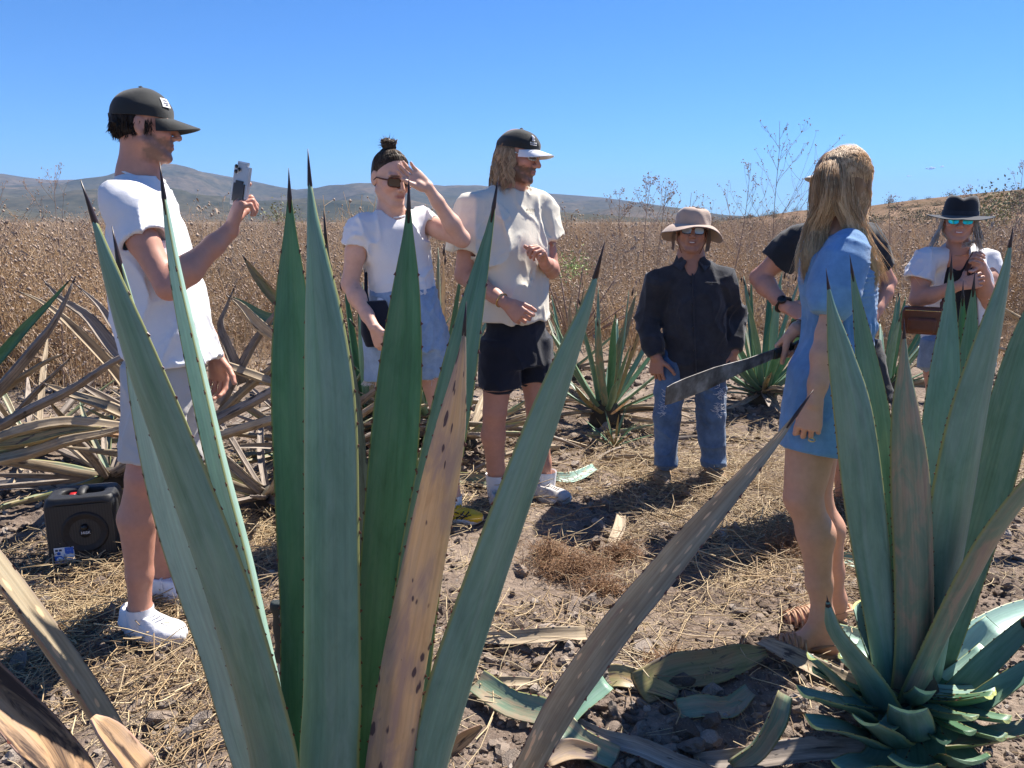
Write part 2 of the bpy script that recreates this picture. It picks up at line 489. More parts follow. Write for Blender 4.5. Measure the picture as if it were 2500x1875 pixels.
tc = nt.nodes.new('ShaderNodeTexCoord').outputs['Object']
h1 = noise_tex(nt, 0.03, 7, 0.65, vec=tc); h2 = noise_tex(nt, 0.6, 5, 0.75, vec=tc)
c = ramp(nt, h1, [(0.3, (0.12, 0.10, 0.065)), (0.5, (0.19, 0.135, 0.10)), (0.7, (0.25, 0.18, 0.135))])
c = mixc(nt, 0.8, c, ramp(nt, h2, [(0.35, (0.3, 0.32, 0.26)), (0.6, (1.1, 1.05, 1.0))]), 'MULTIPLY')
nt.links.new(c, b.inputs['Base Color']); b.inputs['Roughness'].default_value = 1.0; b.inputs['Specular IOR Level'].default_value = 0
near_hill = [(1500, 545), (1700, 528), (1780, 521), (1860, 517), (1980, 513), (2100, 506), (2200, 493), (2300, 481), (2400, 470), (2500, 461), (2800, 440), (3400, 420), (5200, 440), (9000, 500)]
hill_sheet('hillside', near_hill, 45, 170, 330, 'dry reddish brown hillside rising on the far edge of the field', m_hill2, 0.25, n_az=160, n_r=50, edge=0.22)

# ------------------------------------------------------------------ scattering (for stuff nobody could count)
def scatter(name, pts, rots, scl, idx, variants, label, cat):
    me = np_mesh(name, pts, [np.zeros((0, 3), int)]) if False else bpy.data.meshes.new(name)
    pts = np.asarray(pts, np.float32)
    me.vertices.add(len(pts)); me.vertices.foreach_set('co', pts.ravel())
    for nm, typ, val, key in (('rot', 'FLOAT_VECTOR', rots, 'vector'), ('scl', 'FLOAT_VECTOR', scl, 'vector'), ('idx', 'INT', idx, 'value')):
        at = me.attributes.new(nm, typ, 'POINT')
        at.data.foreach_set(key, np.asarray(val, np.int32 if typ == 'INT' else np.float32).ravel())
    col = bpy.data.collections.new(name + '_pieces')
    for v in variants:
        col.objects.link(v)
    ng = bpy.data.node_groups.new(name + '_scatter', 'GeometryNodeTree')
    ng.interface.new_socket('Geometry', in_out='INPUT', socket_type='NodeSocketGeometry')
    ng.interface.new_socket('Geometry', in_out='OUTPUT', socket_type='NodeSocketGeometry')
    gi, go = ng.nodes.new('NodeGroupInput'), ng.nodes.new('NodeGroupOutput')
    iop = ng.nodes.new('GeometryNodeInstanceOnPoints')
    ci = ng.nodes.new('GeometryNodeCollectionInfo')
    ci.inputs['Collection'].default_value = col; ci.inputs['Separate Children'].default_value = True; ci.inputs['Reset Children'].default_value = True
    iop.inputs['Pick Instance'].default_value = True
    ng.links.new(gi.outputs[0], iop.inputs['Points']); ng.links.new(ci.outputs[0], iop.inputs['Instance'])
    for nm, typ, sock in (('rot', 'FLOAT_VECTOR', 'Rotation'), ('scl', 'FLOAT_VECTOR', 'Scale'), ('idx', 'INT', 'Instance Index')):
        na = ng.nodes.new('GeometryNodeInputNamedAttribute'); na.data_type = typ
        na.inputs['Name'].default_value = nm
        out = [o for o in na.outputs if o.enabled and o.name == 'Attribute'][0]
        ng.links.new(out, iop.inputs[sock])
    ng.links.new(iop.outputs[0], go.inputs[0])
    o = add_obj(name, me)
    md = o.modifiers.new('scatter', 'NODES'); md.node_group = ng
    return tag(o, label, cat, kind='stuff')
def loose(name, me):            # a piece used only by a scatter: not in the scene itself
    return bpy.data.objects.new(name, me)

# ------------------------------------------------------------------ dry weeds
m_stalk = []
for i, (lo, hi) in enumerate([((0.40, 0.30, 0.205), (0.64, 0.50, 0.36)), ((0.33, 0.275, 0.235), (0.54, 0.47, 0.40)), ((0.45, 0.32, 0.19), (0.68, 0.51, 0.33))]):
    m, nt, b = new_mat('dry_stalk_%d' % i)
    oi = nt.nodes.new('ShaderNodeObjectInfo')
    nt.links.new(ramp(nt, oi.outputs['Random'], [(0, lo), (1, hi)]), b.inputs['Base Color'])
    b.inputs['Roughness'].default_value = 0.85; b.inputs['Specular IOR Level'].default_value = 0.2
    tr = N(nt, 'BsdfTranslucent'); nt.links.new(b.inputs['Base Color'].links[0].from_socket, tr.inputs[0]); mx = N(nt, 'MixShader'); mx.inputs[0].default_value = 0.45
    nt.links.new(b.outputs[0], mx.inputs[1]); nt.links.new(tr.outputs[0], mx.inputs[2]); nt.links.new(mx.outputs[0], nt.nodes['Material Output'].inputs['Surface'])
    m_stalk.append(m)
m_seed = plain('dry_seed_head', (0.33, 0.25, 0.19), 0.9, 0.45, 40)
m_twig = plain('weed_twig', (0.27, 0.19, 0.15), 0.85, 0.2, 30)
def octa(mb, c, r):
    c = np.asarray(c)
    v = [c + r * V3(*d) for d in ((1, 0, 0), (-1, 0, 0), (0, 1, 0), (0, -1, 0), (0, 0, 1.2), (0, 0, -1.2))]
    mb.add(v, tris=[[0, 2, 4], [2, 1, 4], [1, 3, 4], [3, 0, 4], [2, 0, 5], [1, 2, 5], [3, 1, 5], [0, 3, 5]])
def weed_clump(seed, n_stem, h, rad, heads=True, leafy=0.0):
    r = random.Random(seed); st, hd = MB(), MB()
    for _ in range(n_stem):
        a, d = r.uniform(0, 6.28), rad * math.sqrt(r.random())
        p = V3(d * math.cos(a), d * math.sin(a), 0)
        dirn = V3(r.gauss(0, 0.16), r.gauss(0, 0.16), 1); L = h * r.uniform(0.55, 1.05); pts = [p]
        for s in range(4):
            dirn = dirn + V3(r.gauss(0, 0.1), r.gauss(0, 0.1), 0); pts.append(pts[-1] + unit(dirn) * L / 4)
        pts = np.array(pts); w = r.uniform(0.0025, 0.0045)
        st.tube(pts, np.linspace(w, w * 0.4, 5), 3, cap=False)
        for _b in range(r.randint(3, 7)):
            t = r.uniform(0.25, 1.0) * 4; i = min(3, int(t)); q = pts[i] + (pts[i + 1] - pts[i]) * (t - i)
            bd = unit(V3(r.gauss(0, 1), r.gauss(0, 1), r.uniform(0.1, 1.2))); bl = L * r.uniform(0.08, 0.22)
            mid = q + bd * bl * 0.5; e = mid + unit(bd + V3(0, 0, r.uniform(-0.5, 0.6))) * bl * 0.5
            st.tube([q, mid, e], [w * 0.5, w * 0.4, w * 0.3], 3, cap=False)
            if heads and r.random() < 0.75: octa(hd, e, r.uniform(0.006, 0.014))
            if r.random() < leafy:      # shrivelled leaf
                s = unit(np.cross(bd, V3(0, 0, 1)) + 1e-3) * r.uniform(0.006, 0.014); ln = V3(r.gauss(0, .03), r.gauss(0, .03), -r.uniform(.02, .07))
                hd.add([mid - s, mid + s, mid + ln * .6 + s * .8, mid + ln], quads=[[0, 1, 2, 3]])
    return st, hd
def clump_obj(name, seed, n, h, rad, mi, heads=True, leafy=0.3):
    st, hd = weed_clump(seed, n, h, rad, heads, leafy)
    nq = sum(len(x) for x in st.q) if st.q else 0
    st2 = MB(); st2.v = st.v + hd.v; st2.n = st.n + hd.n; st2.uv = st.uv + hd.uv
    st2.q = st.q + [x + st.n for x in hd.q]; st2.t = [x + st.n for x in hd.t]
    me = st2.mesh(name)
    me.materials.append(m_stalk[mi]); me.materials.append(m_seed)
    mi_arr = np.zeros(len(me.polygons), np.int32); mi_arr[nq:] = 1
    me.polygons.foreach_set('material_index', mi_arr)
    return loose(name, me)
weed_v = [clump_obj('dry_weed_%02d' % i, 50 + i, 17, 1.0, 0.30, i % 3, True, [0.25, 0.7, 0.1][i % 3]) for i in range(9)]
weed_v += [clump_obj('dry_weed_%02d' % (9 + i), 90 + i, 26, 0.38, 0.22, [0, 2, 1][i], False, 0.15) for i in range(3)]
P, RT, SC, IX = [], [], [], []
def put_weed(x, y, hs, vi):
    P.append((x, y, float(gz(x, y)) - 0.02)); RT.append((random.gauss(0, .06), random.gauss(0, .06), random.uniform(0, 6.28))); SC.append((random.uniform(.9, 1.3) * max(1, hs * .9), ) * 2 + (hs,)); IX.append(vi)
def wedge_w(y): return 0.74 * y + 2.5
def field_edge(x): return 8.6 + 0.7 * math.sin(x * 0.9) + 0.5 * math.sin(x * 2.3 + 1) + (0.8 if x > 2 else 0)
for y0, y1, dens in ((8, 14, 7.5), (14, 24, 3.6), (24, 45, 1.6), (45, 90, 0.45), (90, 190, 0.10)):
    area = (wedge_w(y0) + wedge_w(y1)) * (y1 - y0)
    for _ in range(int(area * dens)):
        y = random.uniform(y0, y1); x = random.uniform(-1, 1) * wedge_w(y)
        if y < field_edge(x): continue
        hs = (0.98 + 0.22 * math.sin(x * 0.5 + y * 0.3) * math.sin(y * 0.7)) * random.choice([random.uniform(0.55, 1.0), random.uniform(0.75, 1.15), random.uniform(0.8, 1.2), random.uniform(0.7, 1.45)]) * (1 + y / 420)
        if y < field_edge(x) + 1.2: hs *= random.uniform(0.5, 0.9)
        put_weed(x, y, hs * 1.12, random.randrange(9))
for _ in range(1500):                     # low dry grass at the edge of the cleared strip
    y = random.uniform(6.6, 11.5); x = random.uniform(-1, 1) * wedge_w(y)
    if y < field_edge(x) - random.uniform(0, 1.6): continue
    put_weed(x, y, random.uniform(0.4, 0.95), 9 + random.randrange(3))
for _ in range(160):                      # taller patch on the left
    y = random.uniform(6.4, 10); x = -random.uniform(0.50, 0.80) * y
    put_weed(x, y, random.uniform(0.8, 1.45), random.choice([0, 2, 3, 5, 6, 8]))
scatter('dry_weeds', P, RT, SC, IX, weed_v, 'brown dry weeds covering the field behind the people', 'weeds')

# hillside brush
m_brush = plain('hill_brush', (0.15, 0.14, 0.08), 0.95, 0.5, 3)
def leaf_ball(name, seed, n, mat, size=1.0, leaf=0.09):
    r = np.random.default_rng(seed); d = r.normal(size=(n, 3)); d /= np.linalg.norm(d, axis=1)[:, None]
    c = d * (0.45 + 0.55 * r.random((n, 1))) * np.array([1, 1, 0.75]) * size + V3(0, 0, 0.5 * size)
    c += 0.25 * size * r.normal(size=(n, 1)) * d
    a = r.normal(size=(n, 3)); a /= np.linalg.norm(a, axis=1)[:, None]; bb = np.cross(a, r.normal(size=(n, 3))); bb /= np.linalg.norm(bb, axis=1)[:, None]
    s = leaf * size * (0.5 + r.random((n, 1)))
    v = np.stack([c - a * s, c + bb * s * .5, c + a * s, c - bb * s * .5], 1).reshape(-1, 3)
    me = np_mesh(name, v, np.arange(4 * n).reshape(-1, 4)); me.materials.append(mat)
    return me
brush_v = [loose('brush_%d' % i, leaf_ball('brush_%d' % i, i, 260, m_brush)) for i in range(3)]
P, RT, SC, IX = [], [], [], []
hs_ob = bpy.data.objects['hillside']
hv = np.empty(len(hs_ob.data.vertices) * 3, np.float32); hs_ob.data.vertices.foreach_get('co', hv); hv = hv.reshape(-1, 3)
for i in rng.choice(len(hv), 900, replace=False):
    x, y, z = hv[i] + np.append(rng.normal(size=2) * 1.5, 0)
    if z < 0.0 or y < 20: continue
    s = rng.uniform(0.3, 1.1); P.append((x, y, z - 0.2 * s)); RT.append((0, 0, rng.uniform(0, 6.28))); SC.append((s * 1.2, s * 1.2, s)); IX.append(int(rng.integers(3)))
scatter('hillside_brush', P, RT, SC, IX, brush_v, 'olive scrub dotting the dry hillside behind the field', 'scrub')

# ------------------------------------------------------------------ soil crumbs, straw
m_clod, nt, b = new_mat('soil_clod')
oi = nt.nodes.new('ShaderNodeObjectInfo')
c = ramp(nt, oi.outputs['Random'], [(0, (0.13, 0.10, 0.082)), (0.5, (0.28, 0.225, 0.185)), (0.85, (0.41, 0.34, 0.28)), (1.0, (0.55, 0.49, 0.43))])
c = mixc(nt, 0.6, c, ramp(nt, noise_tex(nt, 9, 5), [(0.3, (0.45, 0.43, 0.42)), (0.7, (1.15, 1.1, 1.05))]), 'MULTIPLY')
nt.links.new(c, b.inputs['Base Color']); b.inputs['Roughness'].default_value = 0.95; b.inputs['Specular IOR Level'].default_value = 0.15
bump(nt, b, noise_tex(nt, 14, 4), 0.6, 0.05)
def rock_mesh(name, seed, sub=2, rough=0.6, flat=0.6):
    bm = bmesh.new(); bmesh.ops.create_icosphere(bm, subdivisions=sub, radius=1.0)
    v = np.array([p.co[:] for p in bm.verts]); r = np.random.default_rng(seed)
    off = r.random(3) * 50
    d = 1 + rough * fbm(v * 1.5 + off, 4, gain=.6)
    for _ in range(9):                   # facets
        nrm = unit(r.normal(size=3)); lim = r.uniform(0.5, 0.9); e = v @ nrm
        d = np.where(e * d > lim, lim / np.maximum(e, 1e-3), d)
    v = v * d[:, None] * np.array([1, r.uniform(.65, 1), flat])
    for p, q in zip(bm.verts, v): p.co = q
    me = bpy.data.meshes.new(name); bm.to_mesh(me); bm.free()
    return me
clod_v = []
for i in range(7):
    me = rock_mesh('clod_%d' % i, i, 2); me.materials.append(m_clod); clod_v.append(loose('clod_%d' % i, me))
n = 44000
y = 1.25 + 6.4 * rng.random(n) ** 1.5; x = rng.uniform(-1, 1, n) * (0.74 * y + 0.5)
keep = rng.random(n) < 0.75 + fbm(np.stack([x * 1.4, y * 1.4, 0 * x], -1), 2)
x, y = x[keep], y[keep]; n = len(x)
s = np.minimum(0.0046 * np.exp(rng.normal(0, 0.72, n)) * (1.0 + 0.28 * y), 0.05)
P = np.stack([x, y, gz(x, y) + s * 0.05], -1); RT = np.stack([rng.normal(0, .4, n), rng.normal(0, .4, n), rng.uniform(0, 6.28, n)], -1)
SC = np.repeat(s[:, None], 3, 1); IX = rng.integers(0, 7, n)
scatter('soil_crumbs', P, RT, SC, IX, clod_v, 'crumbly dark clods of soil strewn over the ground', 'soil')

m_straw, nt, b = new_mat('straw')
oi = nt.nodes.new('ShaderNodeObjectInfo')
c = ramp(nt, oi.outputs['Random'], [(0, (0.22, 0.14, 0.075)), (0.5, (0.42, 0.30, 0.16)), (1.0, (0.60, 0.48, 0.29))])
c = mixc(nt, 0.5, c, ramp(nt, noise_tex(nt, 30, 3), [(0.3, (0.5, 0.45, 0.4)), (0.7, (1.1, 1.1, 1.05))]), 'MULTIPLY')
nt.links.new(c, b.inputs['Base Color']); b.inputs['Roughness'].default_value = 0.6
def straw_mesh(name, seed, n, spread, lmin, lmax, w, up=0.12, curl=0.1):
    r = random.Random(seed); mb = MB()
    base = r.uniform(0, 6.28)
    for _ in range(n):
        p = V3(r.gauss(0, spread), r.gauss(0, spread), abs(r.gauss(0.006, 0.012)))
        a = r.gauss(base, 1.0); L = r.uniform(lmin, lmax); d = V3(math.cos(a), math.sin(a), r.gauss(0.0, up)); pts = [p]
        for _s in range(3):
            d = d + V3(r.gauss(0, curl), r.gauss(0, curl), r.gauss(0, curl * .5)); pts.append(pts[-1] + unit(d) * L / 3)
        pts = np.array(pts); pts[:, 2] = np.maximum(pts[:, 2], -0.004)
        pts[:, :2] -= pts[:, :2].mean(0) * 0.0
        mb.tube(pts, w * r.uniform(0.5, 1.3), 4, cap=False)
    me = mb.mesh(name); me.materials.append(m_straw)
    return loose(name, me)
straw_v = [straw_mesh('straw_%02d' % i, 200 + i, 8, 0.06, 0.05, 0.30, 0.0019, .15, .24) for i in range(6)]
straw_v += [straw_mesh('straw_%02d' % (6 + i), 220 + i, 30, 0.06, 0.03, 0.13, 0.0010, 0.4, 0.5) for i in range(3)]
straw_v += [straw_mesh('straw_%02d' % (9 + i), 230 + i, 9, 0.05, 0.02, 0.06, 0.0016) for i in range(2)]
P, RT, SC, IX = [], [], [], []
# heaps of straw seen in the photograph: (px, py, radius, count)
heaps = [(250, 1370, 0.28, 150), (430, 1420, 0.3, 110), (180, 1500, 0.25, 70), (560, 1330, 0.3, 80), (700, 1330, 0.3, 90), (640, 1400, .2, 50), (330, 1500, .3, 80), (560, 1640, .25, 60),
         (1800, 1300, 0.35, 150), (1720, 1220, 0.4, 120), (1900, 1180, 0.4, 130), (2110, 1230, 0.3, 80), (2130, 1340, .3, 90), (1850, 1400, 0.25, 80), (2420, 1200, .4, 170), (2450, 1100, .5, 130),
         (1160, 1230, .3, 50), (1180, 1330, .3, 40), (1500, 1190, .4, 70), (1650, 1180, .35, 80), (1560, 1540, .2, 30), (1430, 1600, .2, 25), (90, 1640, .2, 60), (500, 1760, .2, 40),
         (1150, 1590, .18, 22), (1720, 1100, .5, 60), (1500, 1080, .5, 60), (2000, 1100, .5, 90), (640, 1120, .6, 60), (560, 1010, .7, 70), (150, 900, .9, 80), (200, 1050, .8, 30), (1440, 960, .8, 80)]
for px, py, rad, cnt in heaps:
    Y = ground_Y(py); c0 = W(px, py, Y)
    for _ in range(int(cnt * .75)):
        x, y = c0[0] + random.gauss(0, rad), c0[1] + random.gauss(0, rad * 0.8)
        P.append((x, y, float(gz(x, y)) + abs(random.gauss(0, 0.012)))); RT.append((random.gauss(0, .08), random.gauss(0, .08), random.uniform(0, 6.28)))
        SC.append((random.uniform(.7, 1.2),) * 3); IX.append(random.choice([0, 1, 2, 3, 4, 5, 0, 1, 2, 3, 6, 7, 8, 9]))
for _ in range(900):
    y = 1.3 + 7.5 * random.random() ** 1.3; x = random.uniform(-1, 1) * (0.74 * y + 0.5)
    P.append((x, y, float(gz(x, y)) + 0.004)); RT.append((random.gauss(0, .08), random.gauss(0, .08), random.uniform(0, 6.28)))
    SC.append((random.uniform(.5, 1.1),) * 3); IX.append(random.choice([0, 1, 2, 3, 4, 5, 9, 10, 9, 10, 9, 10, 6]))
scatter('straw_litter', P, RT, SC, IX, straw_v, 'loose yellow straw and dry stems littering the soil', 'straw')
# ------------------------------------------------------------------ agave leaf materials (UV: u across 0..1, v metres along; v<0 never used)
def leaf_mat(name, stops, streak=0.35, margin=(0.30, 0.30, 0.10), spots=None, blot=None, rough=0.42, trans=0.12, bloom=0.25):
    m, nt, b = new_mat(name)
    uvn = nt.nodes.new('ShaderNodeUVMap'); uv = uvn.outputs[0]
    oi = nt.nodes.new('ShaderNodeObjectInfo')
    mp = N(nt, 'Mapping'); nt.links.new(uv, mp.inputs[0])
    cmb = nt.nodes.new('ShaderNodeCombineXYZ'); mul = N(nt, 'Math', _operation='MULTIPLY'); mul.inputs[1].default_value = 37.0
    nt.links.new(oi.outputs['Random'], mul.inputs[0]); nt.links.new(mul.outputs[0], cmb.inputs[2]); nt.links.new(mul.outputs[0], cmb.inputs[1])
    nt.links.new(cmb.outputs[0], mp.inputs['Location']); vec = mp.outputs[0]
    s1 = noise_tex(nt, 1.0, 5, 0.6, vec=vec, stretch=(16, 1.2, 1)); s2 = noise_tex(nt, 1.0, 4, 0.6, vec=vec, stretch=(2.5, 7, 1), dist=0.6)
    c = ramp(nt, s2, stops)
    lo = 1 - streak
    c = mixc(nt, 0.8, c, ramp(nt, s1, [(0.3, (lo, lo, lo)), (0.7, (1.12, 1.12, 1.12))]), 'MULTIPLY')
    if bloom:       # waxy bloom, rubbed off in places
        bl = ramp(nt, noise_tex(nt, 1.0, 6, 0.65, vec=vec, stretch=(3, 2.2, 1), dist=1.2), [(0.42, (0, 0, 0)), (0.62, (bloom, bloom, bloom))])
        c = mixc(nt, bl, c, (0.30, 0.40, 0.36))
    if blot:
        f = ramp(nt, noise_tex(nt, 1.0, 6, 0.62, vec=vec, stretch=(2.2, 5.5, 1), dist=0.9), [(blot[0], (0, 0, 0)), (blot[0] + (blot[2] if len(blot) > 2 else 0.05), (1, 1, 1))])
        c = mixc(nt, f, c, blot[1])
    if spots:
        vo = N(nt, 'TexVoronoi', Scale=1.0, Randomness=1.0)
        mp2 = N(nt, 'Mapping'); mp2.inputs['Scale'].default_value = spots[2]
        nt.links.new(vec, mp2.inputs[0]); nt.links.new(mp2.outputs[0], vo.inputs['Vector'])
        th = N(nt, 'Math', _operation='ADD'); nt.links.new(vo.outputs['Distance'], th.inputs[0])
        n4 = noise_tex(nt, 1.0, 3, 0.6, vec=vec, stretch=(4, 12, 1)); k2 = N(nt, 'Math', _operation='MULTIPLY_ADD'); nt.links.new(n4, k2.inputs[0]); k2.inputs[1].default_value = 0.9; k2.inputs[2].default_value = -0.45
        nt.links.new(k2.outputs[0], th.inputs[1])
        pz = N(nt, 'Math', _operation='MULTIPLY_ADD'); nt.links.new(noise_tex(nt, 1.0, 3, 0.5, vec=vec, stretch=(1.5, 3.5, 1)), pz.inputs[0]); pz.inputs[1].default_value = -1.1; pz.inputs[2].default_value = 0.55
        th2 = N(nt, 'Math', _operation='ADD'); nt.links.new(th.outputs[0], th2.inputs[0]); nt.links.new(pz.outputs[0], th2.inputs[1])
        f = ramp(nt, th2.outputs[0], [(spots[0], (1, 1, 1)), (spots[0] + 0.06, (0, 0, 0))])
        c = mixc(nt, f, c, spots[1])
    if bloom:       # prints pressed in by the neighbouring leaf's margin
        wv = N(nt, 'TexWave', Scale=1.0, Distortion=9.0, Detail=2.0); wv.bands_direction = 'Y'; wv.inputs['Detail Scale'].default_value = 1.3
        mpw = N(nt, 'Mapping'); mpw.inputs['Scale'].default_value = (3.0, 2.6, 1); nt.links.new(vec, mpw.inputs[0]); nt.links.new(mpw.outputs[0], wv.inputs['Vector'])
        ln = ramp(nt, wv.outputs['Fac'], [(0.0, (.62, .66, .64)), (0.05, (1, 1, 1)), (.93, (1, 1, 1)), (1.0, (1.22, 1.2, 1.2))])
        c = mixc(nt, 0.14, c, ln, 'MULTIPLY')
    # dark fine scratches and specks
    sc = ramp(nt, noise_tex(nt, 1.0, 3, 0.7, vec=vec, stretch=(30, 18, 1), dist=0.4), [(0.70, (1, 1, 1)), (0.76, (0.45, 0.45, 0.42))])
    c = mixc(nt, 0.7, c, sc, 'MULTIPLY')
    sep = nt.nodes.new('ShaderNodeSeparateXYZ'); nt.links.new(uv, sep.inputs[0])
    if margin:
        a1 = N(nt, 'Math', _operation='SUBTRACT'); nt.links.new(sep.outputs[0], a1.inputs[0]); a1.inputs[1].default_value = 0.5
        a2 = N(nt, 'Math', _operation='ABSOLUTE'); nt.links.new(a1.outputs[0], a2.inputs[0])
        c = mixc(nt, ramp(nt, a2.outputs[0], [(0.462, (0, 0, 0)), (0.485, (0.85, 0.85, 0.85))]), c, margin)
    nt.links.new(c, b.inputs['Base Color'])
    b.inputs['Roughness'].default_value = rough; b.inputs['Specular IOR Level'].default_value = 0.35
    bump(nt, b, s1, 0.22, 0.004)
    if trans:
        tr = N(nt, 'BsdfTranslucent'); nt.links.new(c, tr.inputs[0])
        mx = N(nt, 'MixShader'); mx.inputs[0].default_value = trans
        nt.links.new(b.outputs[0], mx.inputs[1]); nt.links.new(tr.outputs[0], mx.inputs[2])
        nt.links.new(mx.outputs[0], nt.nodes['Material Output'].inputs['Surface'])
    return m
LM = {
    'blue': leaf_mat('leaf_blue_green', [(0.3, (0.121, 0.241, 0.168)), (0.5, (0.162, 0.296, 0.212)), (0.75, (0.203, 0.337, 0.234))], streak=0.18, bloom=0.32),
    'green': leaf_mat('leaf_green', [(0.3, (0.086, 0.196, 0.103)), (0.5, (0.116, 0.250, 0.138)), (0.75, (0.165, 0.288, 0.172))], streak=0.2, bloom=0.10, trans=0.38),
    'pale': leaf_mat('leaf_sunlit_bloom', [(0.3, (0.276, 0.455, 0.374)), (0.6, (0.390, 0.585, 0.488))], streak=0.2, bloom=0.4),  # sunlight on the leaf painted in as a lighter base colour, besides waxy bloom
    'mid': leaf_mat('leaf_mid_green', [(0.3, (0.106, 0.211, 0.117)), (0.5, (0.139, 0.258, 0.156)), (0.75, (0.211, 0.312, 0.188))], bloom=0.2),
    'yellow': leaf_mat('leaf_yellowing', [(0.3, (0.182, 0.208, 0.078)), (0.5, (0.338, 0.273, 0.130)), (0.7, (0.429, 0.260, 0.130))], bloom=0.0, margin=None, blot=(0.56, (0.10, 0.07, 0.055))),
    'spotted': leaf_mat('leaf_dry_spotted', [(0.28, (0.479, 0.347, 0.217)), (0.5, (0.616, 0.469, 0.301)), (0.75, (0.530, 0.439, 0.350))], streak=0.15, margin=None, bloom=0.0, trans=0.5,
                        spots=(0.10, (0.12, 0.09, 0.10), (4.0, 20, 1)), blot=(0.47, (0.43, 0.335, 0.285), .16), rough=0.55),
    'freckled': leaf_mat('leaf_dry_freckled', [(0.3, (0.396, 0.310, 0.205)), (0.5, (0.499, 0.410, 0.275)), (0.75, (0.585, 0.520, 0.370))], streak=0.35, margin=(0.36, 0.28, 0.22), bloom=0.0, trans=0.35,
                         spots=(0.17, (0.85, 0.62, 0.38), (5, 22, 1)), blot=(0.58, (0.32, 0.205, 0.155), .15), rough=0.6),
    'dry': leaf_mat('leaf_dry_tan', [(0.25, (0.221, 0.163, 0.104)), (0.5, (0.429, 0.338, 0.227)), (0.75, (0.585, 0.481, 0.338))], streak=0.55, margin=None, bloom=0.0, trans=0.06,
                    blot=(0.60, (0.075, 0.055, 0.045)), rough=0.7),
    'grey': leaf_mat('leaf_dry_grey', [(0.3, (0.169, 0.137, 0.111)), (0.5, (0.312, 0.260, 0.215)), (0.75, (0.442, 0.377, 0.312))], streak=0.6, margin=None, bloom=0.0, trans=0.03,
                     blot=(0.60, (0.06, 0.05, 0.045)), rough=0.8),
    'scorched': leaf_mat('leaf_scorched', [(0.3, (0.351, 0.195, 0.104)), (0.5, (0.491, 0.312, 0.169)), (0.75, (0.398, 0.286, 0.208))], streak=0.3, margin=(0.40, 0.25, 0.19), bloom=0.0, trans=0.05,
                         blot=(0.50, (0.06, 0.04, 0.033), .10), rough=0.6),
    'halfdry': leaf_mat('leaf_half_dry', [(0.25, (0.133, 0.234, 0.156)), (0.45, (0.203, 0.265, 0.172)), (0.6, (0.374, 0.288, 0.187)), (0.8, (0.312, 0.218, 0.180))], streak=0.3, bloom=0.1, margin=(0.3, 0.3, 0.1)),
}
m_spine = plain('agave_spine', (0.028, 0.014, 0.013), 0.4, 0.4, 60)
m_tooth = plain('agave_tooth', (0.11, 0.035, 0.022), 0.45, 0.4, 90)
m_cut = plain('leaf_cut_flesh', (0.58, 0.62, 0.22), 0.6, 0.3, 30, bmp=0.4, bscale=120)
m_core = plain('agave_core', (0.06, 0.05, 0.035), 0.9, 0.4, 14, bmp=0.6, bscale=40)

